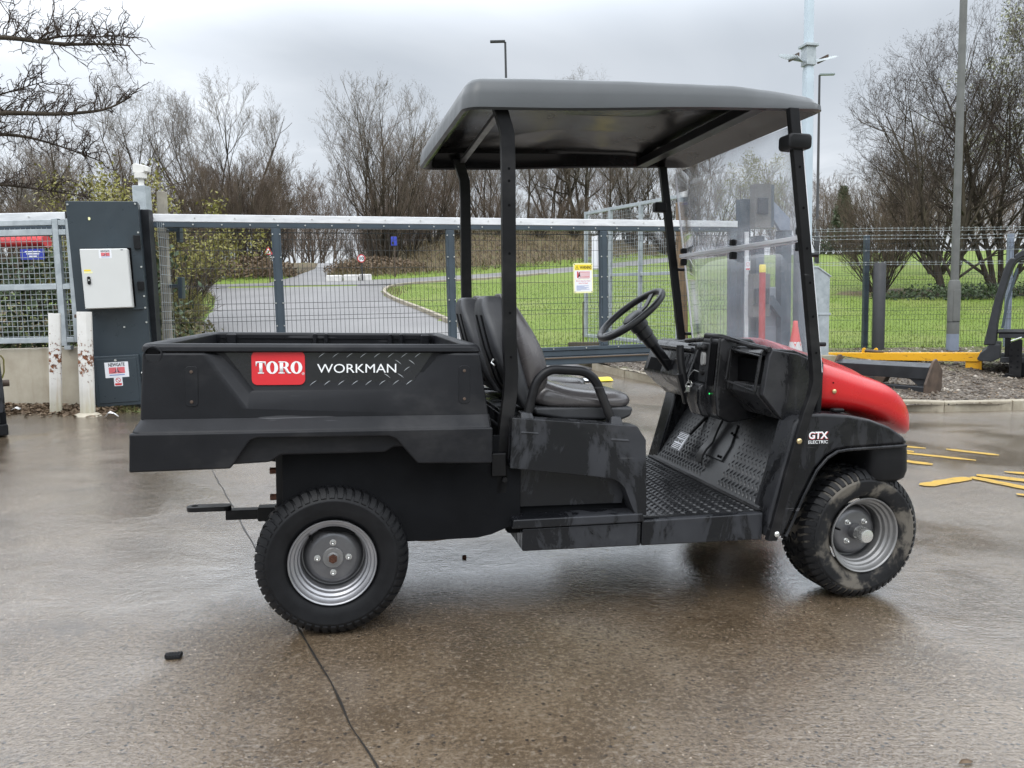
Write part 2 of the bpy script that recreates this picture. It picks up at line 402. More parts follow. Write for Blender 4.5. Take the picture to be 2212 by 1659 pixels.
    plain('panel_black', (.014, .0145, .017), .22, 0, .3, 6)
    plain('mark_shine', (.42, .44, .47), .3, .3, .2)
    b = NB('seat_vinyl'); n = b.noise(5, 5, .6)
    b.set(base=b.ramp(n, [(.3, (.050, .046, .046)), (.7, (.090, .083, .083))]), rough=b.ramp(b.noise(7, 5), [(.42, .20), (.6, .42)]), normal=b.bump(b.noise(260, 3), .25, .001)); MATS['seat_vinyl'] = b.m
    plain('seat_shell', (.030, .031, .034), .5, 0, .25, 9, .3, 300)
    plain('wheel_foam', (.016, .016, .017), .42, 0, .2, 12)
    plain('pedal_grey', (.62, .63, .66), .5, .2, .1, 20)
    plain('treadplate', (.016, .0165, .018), .20, 0, .35, 5, .15, 200)
    plain('treadplate_dry', (.024, .025, .027), .40, 0, .4, 5, .2, 200)
    b = NB('clear_acrylic')
    tr = b.n.new('ShaderNodeBsdfTransparent'); tr.inputs[0].default_value = (.945, .955, .965, 1)
    gl = b.n.new('ShaderNodeBsdfGlossy'); gl.inputs['Roughness'].default_value = .03
    lw = b.n.new('ShaderNodeLayerWeight'); lw.inputs[0].default_value = .5
    fc = b.math('ADD', .045, b.math('MULTIPLY', b.math('POWER', lw.outputs['Facing'], 5.0), .9))
    m_ = b.n.new('ShaderNodeMixShader'); b.l.new(fc, m_.inputs[0]); b.l.new(tr.outputs[0], m_.inputs[1]); b.l.new(gl.outputs[0], m_.inputs[2])
    df = b.n.new('ShaderNodeBsdfTranslucent'); df.inputs[0].default_value = (.75, .78, .84, 1); d2 = b.n.new('ShaderNodeBsdfDiffuse'); d2.inputs[0].default_value = (.75, .78, .84, 1)
    ad = b.n.new('ShaderNodeMixShader'); b.l.new(df.outputs[0], ad.inputs[1]); b.l.new(d2.outputs[0], ad.inputs[2])
    m2 = b.n.new('ShaderNodeMixShader'); b.l.new(b.math('MULTIPLY', b.ramp(b.noise(3.4, 6, .65), [(.35, .4), (.7, 1)]), .20), m2.inputs[0]); b.l.new(m_.outputs[0], m2.inputs[1]); b.l.new(ad.outputs[0], m2.inputs[2])
    b.l.new(m2.outputs[0], b.out.inputs[0]); MATS['clear_acrylic'] = b.m
    b = NB('acrylic_edge'); b.set(base=(.92, .93, .97), rough=.10, trans=.15, ior=1.5); MATS['acrylic_edge'] = b.m
    # boundary things
    plain('gate_blue', (.040, .056, .072), .38, .0, .14, 6)
    plain('cabinet_blue', (.026, .037, .046), .33, .0, .10, 5)
    b = NB('alu_rail'); n = b.noise(5, 5, .6, vec=b.scale(b.co, (1, 1, 4)))
    b.set(base=b.ramp(n, [(.3, (.55, .56, .58)), (.65, (.72, .73, .74))]), rough=.45, metal=.15); MATS['alu_rail'] = b.m
    b = NB('galvanised'); n = b.voro(9, out='Color'); n2 = b.noise(14, 5)
    c = b.mix(.5, b.ramp(b.sep(0, n), [(0, (.30, .34, .36)), (1, (.44, .48, .50))]), b.ramp(n2, [(.3, (.27, .30, .32)), (.7, (.47, .51, .53))]))
    b.set(base=c, rough=.5, metal=.35); MATS['galvanised'] = b.m
    plain('pole_grey_blue', (.40, .47, .52), .45, .1, .06, 4)
    plain('pole_grey', (.125, .128, .122), .6, .1, .14, 6)
    plain('pole_base_blue', (.19, .22, .28), .6, .0, .1, 6)
    plain('lamp_black', (.022, .023, .026), .5)
    plain('fence_wire', (.030, .034, .034), .5, .2, .1)
    plain('wire_light', (.33, .36, .37), .45, .4, .1)
    plain('door_white', (.58, .585, .568), .35, 0, .03, 3)
    plain('camera_white', (.68, .67, .64), .4, 0, .06, 10)
    plain('label_white', (.74, .75, .78), .5, 0, .02)
    plain('label_pink', (.62, .13, .15), .5, 0, .1, 30)
    plain('label_navy', (.018, .020, .055), .5)
    plain('label_red', (.55, .030, .035), .5)
    plain('label_blue', (.20, .27, .50), .5)
    plain('label_yellow', (.80, .62, .035), .5, 0, .04)
    plain('pale_yellow', (.78, .76, .42), .5, 0, .04)
    plain('ink_black', (.012, .012, .012), .5)
    b = NB('rusty_white'); n = b.noise(9, 6, .65, vec=b.scale(b.co, (1, 1, .45))); n3 = b.noise(22, 5, .7); z = b.sep(2)
    c = b.ramp(b.noise(6, 5), [(.3, (.60, .585, .54)), (.7, (.72, .71, .68))])
    band = b.math('SUBTRACT', 1.0, b.math('MULTIPLY', b.math('ABSOLUTE', b.math('SUBTRACT', z, .56)), 3.4), True)
    run = b.step(b.noise(13, 4, .6, vec=b.scale(b.co, (1, 1, .10))), .54, .74)
    c = b.mix(b.math('MULTIPLY', run, .5), c, (.42, .27, .11))
    low = b.step(z, .30, .0); c = b.mix(b.math('MULTIPLY', low, b.math('MULTIPLY', n, .9)), c, (.36, .31, .13))
    rust = b.step(b.math('ADD', n3, b.math('MULTIPLY', band, .20)), .645, .71)
    c = b.mix(rust, c, b.ramp(b.noise(40), [(.3, (.055, .020, .010)), (.7, (.27, .095, .030))]))
    b.set(base=c, rough=.7, normal=b.bump(rust, .3, .004)); MATS['rusty_white'] = b.m
    b = NB('bark'); n = b.noise(4, 6, .65, vec=b.scale(b.co, (1, 1, .25)))
    b.set(base=b.ramp(n, [(.3, (.030, .024, .018)), (.6, (.070, .057, .043)), (.8, (.095, .090, .055))]), rough=.85, normal=b.bump(n, .6, .03), spec=.2); MATS['bark'] = b.m
    plain('twig_brown', (.135, .104, .080), .8, 0, .35, 1.2, spec=.15)
    plain('twig_grey', (.165, .142, .118), .8, 0, .3, 1.2, spec=.15)
    plain('twig_dark', (.062, .048, .040), .8, 0, .3, 1.2, spec=.15)
    def leaf(name, a, c, d):
        b = NB(name); n = b.noise(2.1, 3, .6); r = b.noise(23, 1)
        col = b.mix(b.ramp(r, [(.35, 0), (.65, 1)]), b.ramp(n, [(.3, a), (.7, c)]), d)
        b.set(base=col, rough=.6, spec=.3); MATS[name] = b.m
    leaf('leaf_spring', (.17, .175, .034), (.25, .25, .050), (.20, .17, .07))
    leaf('leaf_bud', (.20, .205, .10), (.30, .30, .17), (.36, .37, .26))
    leaf('leaf_ivy', (.016, .030, .010), (.035, .060, .018), (.060, .085, .040))
    leaf('leaf_bramble', (.040, .060, .016), (.085, .105, .030), (.115, .085, .040))
    leaf('leaf_dead', (.050, .030, .016), (.11, .070, .040), (.20, .145, .095))
    leaf('blade_green', (.090, .130, .020), (.165, .220, .038), (.125, .178, .032))
    leaf('blade_straw', (.13, .092, .050), (.23, .175, .10), (.085, .075, .035))
    leaf('needle', (.040, .055, .030), (.070, .090, .045), (.055, .068, .038))
    plain('yellow_paint', (.80, .42, .012), .42, .0, .08, 5)
    b = NB('worn_yellow'); n = b.noise(9, 5, .6); c = b.mix(b.step(b.noise(16, 5, .7, vec=b.scale(b.co, (.5, 1, 2))), .60, .66), (.72, .37, .012), (.18, .07, .02)); b.set(base=c, rough=.45); MATS['worn_yellow'] = b.m
    b = NB('road_yellow'); n = b.noise(30, 4, .7); c = b.mix(b.math('MULTIPLY', b.step(n, .50, .72), .75), (.50, .31, .045), (.20, .15, .08)); c = b.mix(b.math('MULTIPLY', b.step(b.noise(3.1, 4), .5, .7), .45), c, (.22, .16, .07)); b.set(base=c, rough=.30, normal=b.bump(b.noise(110), .4, .004)); MATS['road_yellow'] = b.m
    plain('steel_black', (.030, .032, .036), .42, .3, .25, 7)
    plain('steel_rusty', (.085, .058, .042), .6, .2, .4, 9, .2, 80)
    plain('cone_red', (.72, .055, .030), .45, 0, .06, 8)
    plain('cone_white', (.70, .66, .63), .5, 0, .14, 14)
    plain('post_red', (.40, .040, .032), .5, 0, .15, 8)
    plain('timber', (.17, .115, .066), .75, 0, .35, 6, .3, 40)
    plain('timber_grey', (.30, .275, .225), .75, 0, .25, 6, .3, 40)
    plain('timber_dark', (.070, .055, .036), .8, 0, .3, 6, .3, 40)
    plain('box_brown', (.120, .112, .102), .5, 0, .15, 5)
    plain('box_grey', (.25, .28, .31), .5, 0, .08, 4)
    plain('litter_white', (.78, .78, .77), .6)
    plain('sign_blue', (.030, .050, .36), .45)
    plain('white_rag', (.55, .54, .52), .7, 0, .2, 6)
    plain('clump_red', (.50, .035, .040), .5, 0, .2, 5)
    plain('glass_dark', (.02, .022, .025), .06)
    b = NB('led_green'); b.set(base=(.02, .4, .08), emit=(.05, 1, .2), emits=.8); MATS['led_green'] = b.m
    plain('switch_grey', (.30, .30, .29), .45)
    plain('hose_brown', (.085, .060, .038), .5)
    plain('tar', (.018, .016, .014), .45)
    plain('hole_shade_black', (.003, .003, .0035), .8, spec=.08)  # near-black: painted shade of holes and recesses, also dark screws and panel
make_mats()
# ------------------------------------------------------------------ ground
def softp(t, w=1.2): return w*np.log1p(np.exp(np.clip(np.asarray(t, float)/w, -50, 40)))
def sstep(a, b, x): t = np.clip((np.asarray(x, float)-a)/(b-a), 0, 1); return t*t*(3-2*t)
EX = [-80, -30, -14, -8, -4.8, -1.6, 4, 11, 20, 40, 80]; EY = [30, 33, 38.5, 37.3, 38.2, 41, 47.5, 58, 72, 88, 100]
def tz0(x, y):
    f = np.clip(1-(np.asarray(y, float)-9)/8, .15, 1)
    yy = np.asarray(y, float)
    return -.0349*np.clip(x, -25, 25)*f + .1*softp(np.minimum(yy, 130)-11.5)
def tz(x, y):
    d = np.asarray(y, float)-np.interp(x, EX, EY)
    lane = 1-sstep(1.6, 11, np.abs(np.asarray(x, float)-(-10.3-.17*(np.asarray(y, float)-38))))
    up = np.where(np.asarray(x, float) > -9, 2.1, 1.0)*sstep(.8, 12, d)*(1-lane)
    return tz0(x, y) + up
def gz(x, y): return float(tz(x, y))
def pin(px, py, poly):
    px = np.asarray(px); py = np.asarray(py); c = np.zeros(px.shape, bool); n = len(poly)
    for i in range(n):
        x1, y1 = poly[i]; x2, y2 = poly[(i+1) % n]
        if y1 == y2: continue
        k = ((y1 > py) != (y2 > py)) & (px < (x2-x1)*(py-y1)/(y2-y1)+x1); c ^= k
    return c
YARD_P = [(-22,-18),(22,-18),(22,13.5),(1.0,13.5),(1.0,12.7),(-5.4,12.7),(-4.05,8.6),(-4.05,8.45),(-22,8.45)]
ROAD_L = [(-5.3,12.3),(-6.3,15),(-7.5,18.4),(-8.3,21),(-9.5,24.8),(-10.9,28.5),(-12.4,31.6),(-14.5,33.4),(-17.5,33.2)]
ROAD_R = [(1.35,12.3),(.35,14.3),(-1.6,19.1),(-2.6,22.2),(-3.7,25.1),(-4.45,27.4),(-4.95,29.6),(-5.05,31.6),(-4.75,33.4)]
CROSS_N = [(-60,27.5),(-30,30.6),(-17.5,33.0),(-10,33.9),(-4.75,33.5),(-3.3,34.5),(-1.4,35.6),(4,42),(11.5,52.5),(21,66),(37,76),(75,88)]
CROSS_F = [(-60,30.5),(-30,33.6),(-17.5,35.7),(-11,36.2),(-7.9,37.0),(-4.9,38.1),(-1.6,40.6),(4,47),(11,57.5),(20,71),(36,82),(75,94)]
LANE_L = [(-11.3,36.1),(-11.5,41),(-12.6,50),(-14.6,58.9),(-17.5,70)]
LANE_R = [(-8.7,36.7),(-9.8,41.3),(-10.9,48.7),(-12.2,55.3),(-14.9,70)]
POLYS = [YARD_P, ROAD_L+ROAD_R[::-1], CROSS_N+CROSS_F[::-1], LANE_L+LANE_R[::-1]]
ISLAND_K = [(13.5,11.4),(9.0,9.75),(7.2,9.15),(5.89,8.80),(5.14,8.57),(4.44,8.50),(3.75,8.68),(3.1,9.25),(2.6,9.95),(2.09,10.68),(1.65,11.5),(1.19,12.44)]
ISLAND_P = ISLAND_K + [(.9,13.1),(1.0,13.5),(14,13.5)]

def ground():
    xs = np.concatenate([-np.geomspace(46, 500, 14)[::-1], np.arange(-45, 45.1, .45), np.geomspace(46, 500, 14)])
    ys = np.concatenate([-np.geomspace(20, 300, 8)[::-1], np.arange(-18, 8, 2.0), np.arange(8, 62, .42), np.geomspace(62.5, 900, 34)])
    X, Y = np.meshgrid(xs, ys); Z = tz(X, Y)
    ins = np.zeros(X.shape, bool)
    for p in POLYS: ins |= pin(X, Y, p)
    ins |= pin(X, Y, ISLAND_P)
    nz_ = np.array([mnoise.noise(Vector((x*.6, y*.6, 3))) for x, y in zip(X.ravel(), Y.ravel())]).reshape(X.shape)
    d = Y-np.interp(X, EX, EY)
    wild = sstep(.5, 5.5, d)*.92
    wild = np.where((d > .3) & (d < 3.0), .25, wild)
    lv = pin(X, Y, [(-3.6,8.2),(-5.6,13.5),(-7.0,17),(-8.6,22),(-10.2,26),(-40,30),(-40,8)]); wild = np.where(lv, .55+.3*nz_, wild)
    near = pin(X, Y, [(1.0,12.4),(4.8,12.4),(4.8,14.6),(0.6,14.7)]); wild = np.where(near, .62, wild)
    tree = np.exp(-(((X-13.5)/4.5)**2+((Y-24.5)/2.4)**2)); wild = np.maximum(wild, tree*.85)
    Z = np.where(ins, Z-.14, Z+.035+.02*nz_+np.where(wild > .4, .10*nz_, 0))
    nx, ny = len(xs), len(ys); i = np.arange(nx*ny).reshape(ny, nx)
    Fq = np.stack([i[:-1,:-1], i[:-1,1:], i[1:,1:], i[1:,:-1]], -1).reshape(-1, 4)
    o = np_mesh('terrain', np.stack([X, Y, Z], -1).reshape(-1, 3), Fq, 'turf', kind='structure')
    a = o.data.attributes.new('wild', 'FLOAT', 'POINT'); a.data.foreach_set('value', wild.astype(np.float32).ravel())
    # concrete yard, one sheet on the sloping plane
    xs = np.linspace(-22, 22, 60); ys = np.concatenate([np.linspace(-18, 8.5, 30), np.linspace(9, 13.5, 10)])
    X, Y = np.meshgrid(xs, ys); X = np.where((Y > 8.5) & (X < -4.0), np.maximum(X, -4.05-(Y-8.5)*.32), X)
    Z = tz0(X, Y); nx, ny = len(xs), len(ys); i = np.arange(nx*ny).reshape(ny, nx)
    Fq = np.stack([i[:-1,:-1], i[:-1,1:], i[1:,1:], i[1:,:-1]], -1).reshape(-1, 4)
    np_mesh('concrete_yard', np.stack([X, Y, Z], -1).reshape(-1, 3), Fq, 'wet_concrete', kind='structure')
    def strip(name, A, B, dz, mat, m=14, n=60, fn=tz0):
        A, B = np.array(A, float), np.array(B, float)
        def rs(P):
            s = np.r_[0, np.cumsum(np.hypot(*np.diff(P, axis=0).T))]; t = np.linspace(0, s[-1], n); return np.stack([np.interp(t, s, P[:,0]), np.interp(t, s, P[:,1])], -1)
        A, B = rs(A), rs(B); w = np.linspace(0, 1, m)[None,:,None]; P = A[:,None]*(1-w)+B[:,None]*w
        Z = fn(P[...,0], P[...,1])+dz; V = np.concatenate([P, Z[...,None]], -1).reshape(-1, 3); i = np.arange(n*m).reshape(n, m)
        return np_mesh(name, V, np.stack([i[:-1,:-1], i[:-1,1:], i[1:,1:], i[1:,:-1]], -1).reshape(-1, 4)[:, ::-1], mat, kind='structure')
    strip('driveway_road', ROAD_L, ROAD_R, .006, 'damp_asphalt', 20, 60)
    strip('cross_road', CROSS_F, CROSS_N, .011, 'damp_asphalt', 8, 90)
    strip('lane', LANE_L, LANE_R, .016, 'damp_asphalt', 6, 40)
    # island of stony earth behind the kerb
    K = np.array(ISLAND_K[::-1], float); top = np.array([(.95+ (13.0-.95)*t, 13.55) for t in np.linspace(0, 1, len(K))])
    def isl(x, y): return tz0(x, y)+.085+.06*sstep(9.5, 13, y)+.028*np.vectorize(lambda a, c: mnoise.noise(Vector((a*2.3, c*2.3, 0))))(x, y)
    strip('gravel_bed', K, top, 0, 'stony_earth', 40, 110, isl)
    return isl
ISL = ground()
def path_pts(P, step):
    P = np.array(P, float); s = np.r_[0, np.cumsum(np.hypot(*np.diff(P, axis=0).T))]; t = np.arange(0, s[-1], step); return np.stack([np.interp(t, s, P[:,0]), np.interp(t, s, P[:,1])], -1)
def smooth_poly(P, n=3):
    P = [tuple(p) for p in P]
    for _ in range(n):
        q = [P[0]]
        for a, b in zip(P, P[1:]): q += [(a[0]*.75+b[0]*.25, a[1]*.75+b[1]*.25), (a[0]*.25+b[0]*.75, a[1]*.25+b[1]*.75)]
        P = q+[P[-1]]
    return P
def kerb(name, label, P, length=.915, h=.115, w=.125, side=1):
    t = thing(name, label, 'kerb', (P[0][0], P[0][1], 0)); t.location = (0, 0, 0); t['kind'] = 'structure'
    pts = path_pts(smooth_poly(P, 2), length)
    base = MB().box(-.5, .5, 0, w*side, -.12, h).build('kerbstone', 'kerb_concrete', t, bevel=.018, seg=2)
    first = True
    for a, b in zip(pts, pts[1:]):
        o = base if first else link_copy(base, parent=t); first = False
        m = (a+b)/2; d = b-a; L = np.hypot(*d)-.008
        o.location = (m[0], m[1], float(tz0(*m))+random.uniform(-.004, .004)); o.scale = (L, 1, 1)
        o.rotation_euler = (0, -math.atan2(float(tz0(*b)-tz0(*a)), L), math.atan2(d[1], d[0])+random.uniform(-.006, .006))
kerb('kerb', 'pale concrete kerb curving round the stony island beside the yard', ISLAND_K, side=-1)
kerb('kerb', 'grey concrete kerb between the road beyond the gate and the lawn', [(.95,12.9),(.35,14.3),(-1.6,19.1),(-2.6,22.2),(-3.7,25.1),(-4.45,27.4),(-4.95,29.6),(-5.05,31.6),(-4.75,33.2),(-3.6,34.2),(-1.4,35.5),(2,39.5)], side=-1)
# joint in the slab, filled with tar
J = [(-3.1,7.3),(-1.96,5.0),(-1.54,4.18),(-.70,2.5),(-.51,2.15),(-.41,1.92),(-.31,1.75),(.25,.6),(1.2,-1.2)]
def joint():
    m = MB(); P = path_pts(J, .05); vs = []
    for k, p in enumerate(P):
        d = P[min(k+1, len(P)-1)]-P[max(k-1, 0)]; d /= np.hypot(*d); n = np.array([-d[1], d[0]]); w = .0026+.0024*mnoise.noise(Vector((p[0]*9, p[1]*9, 1))); c = p+n*.006*mnoise.noise(Vector((p[0]*5, p[1]*5, 4)))
        for s in (-1, 1): q = c+n*w*s; vs.append((q[0], q[1], float(tz0(*q))+.003))
    m.add(vs, [(2*i, 2*i+1, 2*i+3, 2*i+2) for i in range(len(P)-1)]); tag(m.build('slab_joint', 'tar', fixn=False), kind='structure')
joint()
# yellow painted lines
def marking():
    polys = []
    def line(a, b, w, ends=0): polys.append((a, b, w))
    quads = [[(1965,957),(2008,969),(1998,973),(1965,967)],[(1965,972),(1990,973),(1990,977),(1965,975)]]
    for a, b, w in [((2.9,6.47),(3.38,6.22),.085),((2.5,6.42),(3.49,5.72),.085),((2.55,6.36),(3.2,6.06),.09),((3.52,6.18),(3.80,5.94),.09),((2.6,5.95),(3.06,5.53),.10),
                    ((2.62,4.84),(3.07,5.09),.10),((3.09,5.11),(3.36,4.60),.10),((3.17,5.18),(3.62,4.86),.11),((3.43,5.29),(4.1,5.0),.08),((3.08,4.62),(3.9,4.2),.09)]:
        a, b = np.array(a), np.array(b); d = b-a; L = np.hypot(*d); d /= L; n = np.array([-d[1], d[0]])
        m = MB(); k = max(4, int(L/.05)); vs = []
        for i in range(k+1):
            t = i/k; c = a+d*L*t; ww = w/2*.95*(1-.55*max(0, abs(t-.5)*2-.82)/.18)
            for s in (-1, 1): q = c+n*(ww+.013*mnoise.noise(Vector((c[0]*14, c[1]*14, s))))*s; vs.append((q[0], q[1], float(tz0(*q))+.004+.0006*len(polys)))
        m.add(vs, [(2*i, 2*i+1, 2*i+3, 2*i+2) for i in range(k)]); polys.append(m)
    for i, m in enumerate(polys): tag(m.build('painted_line', 'road_yellow', fixn=False), kind='structure')
marking()
# ------------------------------------------------------------------ the utility cart, in its own frame: x forward, y away from the camera, z up
CART_M = YARD @ Matrix.Translation((-.583, 2.472, 0)) @ Matrix.Rotation(.2024, 4, 'Z')
CART = thing('utility_cart', 'black and red two seat electric utility cart with cargo bed and grey roof', 'utility cart')
CART.matrix_world = CART_M
def rr_ring(u0, u1, v0, v1, z, r, n=4): return [(x, y, z) for x, y in rrect(u0, u1, v0, v1, r, n)]
def cargo_bed():
    C = CART
    bed = MB().loft([rr_ring(-.566,.520,.020,1.130,.735,.03), rr_ring(-.556,.486,.020,1.130,.946,.03), rr_ring(-.570,.492,.000,1.150,.950,.03), rr_ring(-.568,.486,.002,1.148,.966,.03), rr_ring(-.560,.478,.010,1.140,.9745,.03),
        rr_ring(-.536,.456,.034,1.116,.9745,.03), rr_ring(-.526,.446,.044,1.106,.966,.025), rr_ring(-.515,.440,.05,1.10,.74,.02)], True, True, True).build('cargo_bed', 'bed_plastic', C, bevel=.004, smooth=30)
    # inner ribs of the far wall
    for u in (-.10, -.05, .24, .29):
        MB().prism([(u-.012,.74),(u+.012,.74),(u+.009,.972),(u-.009,.972)], 1.075, 1.11).build('wall_rib', 'bed_plastic', bed, bevel=.006)
    for u in (-.46, .40): MB().box(u-.02, u+.02, 1.07, 1.11, .74, .968).build('wall_rib', 'bed_plastic', bed, bevel=.006)
    # near side panel: wide sunk field with sloping borders
    def side(v0, sgn, name):
        f = lambda u, z, d: (u, v0+sgn*(d + (z-.735)*.055), z)
        o_ = [(-.572,.738),(.514,.738),(.484,.948),(-.562,.948)]
        A = [(-.385,.948),(-.262,.772),(.318,.772),(.405,.948)]
        B = [(-.342,.948),(-.250,.826),(.262,.826),(.345,.948)]
        d0, d1 = -.013, .012
        vs = [f(u, z, d0) for u, z in o_] + [f(u, z, d0) for u, z in A] + [f(u, z, d1) for u, z in B]
        fs = [(0, 5, 4, 3), (0, 1, 6, 5), (1, 2, 7, 6), (4, 5, 9, 8), (5, 6, 10, 9), (6, 7, 11, 10), (8, 9, 10, 11)]
        vs += [f(u, z, .04) for u, z in o_]; k = 12
        fs += [(0, 1, k+1, k), (1, 2, k+2, k+1), (0, 3, k+3, k), (3, 4, 8, 11, 7, 2, k+2, k+3)]
        return MB().add(vs, fs).build(name, 'bed_plastic', bed, bevel=.010, seg=3, smooth=30)
    sp = side(0, 1, 'side_panel'); side(1.15, -1, 'side_panel')
    # skirt: sloping shelf and flared lower edge with the arch over the wheel
    sk = MB()
    sk.loft([rr_ring(-.573,.520,-.0165,1.1665,.7425,.03), rr_ring(-.590,.520,-.056,1.206,.707,.03), rr_ring(-.590,.520,-.058,1.208,.69,.03), rr_ring(-.566,.50,-.03,1.18,.685,.02)], True, False, False)
    for v0, s in ((-.06, 1), (1.21, -1)):
        P = [(-.591,.705),(.5205,.705),(.5205,.584),(.275,.590),(.262,.604),(.205,.672),(.182,.681),(-.222,.684),(-.245,.676),(-.292,.606),(-.305,.590),(-.596,.586)]
        sk.prism(P, v0, v0+s*.035)
    sk.box(-.596,-.566,-.045,1.195,.588,.704)
    sk.build('bed_skirt', 'bed_plastic', C, bevel=.007, seg=3)
    ins = MB().prism([(-.40,.70),(.42,.70),(.32,.640),(.20,.640),(.17,.622),(-.155,.622),(-.19,.600),(-.38,.592)], -.022, .03); ins.prism([(-.50,.72),(.50,.72),(.50,.62),(-.50,.62)], .10, 1.05)
    ins.build('bed_floor', 'bed_plastic', C, bevel=.008)
    # fixing slots with bolts
    for u in (-.420, .432):
        fy = lambda z: -.013+(z-.735)*.055
        P = rrect(u-.019, u+.019, .780, .905, .012); n = len(P); m = MB(); m.add([(x, fy(z)-.0022, z) for x, z in P]+[(x, fy(z)+.006, z) for x, z in P], [tuple(range(n))]+[(i, (i+1) % n, n+(i+1) % n, n+i) for i in range(n)])
        s = m.build('fixing_slot', 'bed_plastic', C, bevel=.0015)
        for z in (.795, .888): MB().lathe([(.0052,fy(z)-.001),(.0050,fy(z)-.0045),(.002,fy(z)-.0052)], (u, 0, z), 'y', 10, cap1=True).build('bolt', 'steel_rusty', s)
    MB().lathe([(.029,.004),(.028,-.003),(.024,-.004),(.021,.002),(.0205,.01)], (-.530, .0005, .940), 'y', 28).build('tie_down', 'bed_plastic', C, smooth=50)
    MB().lathe([(.0200,.003),(0,.003)], (-.530, -.0035, .940), 'y', 20, cap1=True).build('tie_down_pin', 'hole_shade_black', C, fixn=False)
    # decal: chequer-plate print, red badge, lettering
    y = .0195
    pl = MB().prism([(-.325,.948),(-.243,.832),(.253,.832),(.330,.948)], y-.0012+.0, y+.004).build('decal_strip', 'panel_black', C)
    for i in range(5):
        for j in range(-1, 8):
            u, z = -.012+j*.044+(.020 if i % 2 else .0)-.004*i, .848+i*.0225
            if u < -.062 or u > .318-(.948-z)*.66 or (i in (1, 2, 3) and u < (.16 if i == 1 else .215)): continue
            s = 1 if i % 2 else -1; m = MB(); n = 7; vs = []
            for k in range(n+1):
                t = k/n-.5; w = .0012*(1-(2*t)**2)+.0001
                a = (u+t*.021, z-s*(t*.0155)+.006*(.25-t*t))
                vs += [(a[0], y-.0030, a[1]-w), (a[0], y-.0030, a[1]+w)]
            m.add(vs, [(2*q, 2*q+1, 2*q+3, 2*q+2) for q in range(n)]).build('plate_mark', 'mark_shine', pl, fixn=False)
    bd = MB().prism(rrect(-.2445, -.0805, .843, .951, .018, 6), y-.0052, y-.001).build('badge', 'logo_red', C, bevel=.0008)
    # TORO in slab serif capitals, cut as outlines
    def letter(ch, x, h, w):
        m = MB(); Y = y-.0056; Z0 = .8795; k = [0]
        def poly(P):
            k[0] += 1; m.prism([(x+a*w, Z0+b*h) for a, b in P], Y-.00015*k[0], Y+.0004)
        if ch == 'T':
            poly([(.34,.05),(.66,.05),(.66,.93),(.34,.93)]); poly([(.20,0),(.80,0),(.80,.09),(.20,.09)]); poly([(0,.88),(1,.88),(1,1),(0,1)])
            poly([(0,.60),(.07,.60),(.16,.86),(.30,.90),(0,.92)]); poly([(1,.60),(.93,.60),(.84,.86),(.70,.90),(1,.92)])
        if ch == 'O':
            n = 32; o_ = [(.5+.5*math.cos(2*PI*i/n), .5+.52*math.sin(2*PI*i/n)) for i in range(n)]; q = [(.5+.19*math.cos(2*PI*i/n), .5+.42*math.sin(2*PI*i/n)) for i in range(n)]
            vs = [(x+a*w, Y-.0003, Z0+b*h) for a, b in o_+q]; m.add(vs, [(i, (i+1) % n, n+(i+1) % n, n+i) for i in range(n)])
        if ch == 'R':
            poly([(.10,.05),(.40,.05),(.40,.95),(.10,.95)]); poly([(0,0),(.52,0),(.52,.09),(0,.09)]); poly([(0,.91),(.55,.91),(.55,1),(0,1)])
            n = 14; vs = []
            for i in range(n+1):
                a = PI/2-PI*i/n; vs += [(x+(.52+.36*math.cos(a))*w, Y-.0008, Z0+(.735+.265*math.sin(a))*h), (x+(.52+.08*math.cos(a))*w, Y-.0008, Z0+(.735+.195*math.sin(a))*h)]
            m.add(vs, [(2*i, 2*i+1, 2*i+3, 2*i+2) for i in range(n)])
            poly([(.40,.47),(.54,.47),(.54,.54),(.40,.54)]); poly([(.42,.48),(.70,.50),(.88,.18),(.98,.09),(1.08,.10),(1.08,0),(.78,0),(.62,.16),(.52,.40)])
        m.build('letter', 'white_print', bd, fixn=False, smooth=None)
    x = -.2315
    for ch, w in (('T',.031),('O',.036),('R',.036),('O',.036)): letter(ch, x, .039, w); x += w+.0012
    stand(text_mesh('R', .006, 'white_print', 'registered_mark', bd), (-.0865,.0135,.8795)); 
    MB().lathe([(.0042,0),(.0035,0)], (-.0865,y-.0058,.8795), 'y', 20).build('registered_mark', 'white_print', bd, fixn=False)
    t = text_mesh('WORKMAN', .0415, 'white_print', 'model_lettering', C)
    b = [v.co.x for v in t.data.vertices]; zz = [v.co.y for v in t.data.vertices]; wd = max(b)-min(b); hh = max(zz)-min(zz)
    for v in t.data.vertices: v.co.x = (v.co.x-min(b)-wd/2)*.252/wd; v.co.y = (v.co.y-(max(zz)+min(zz))/2)*.029/hh
    stand(t, (.0835, y-.0045, .8955))
cargo_bed()

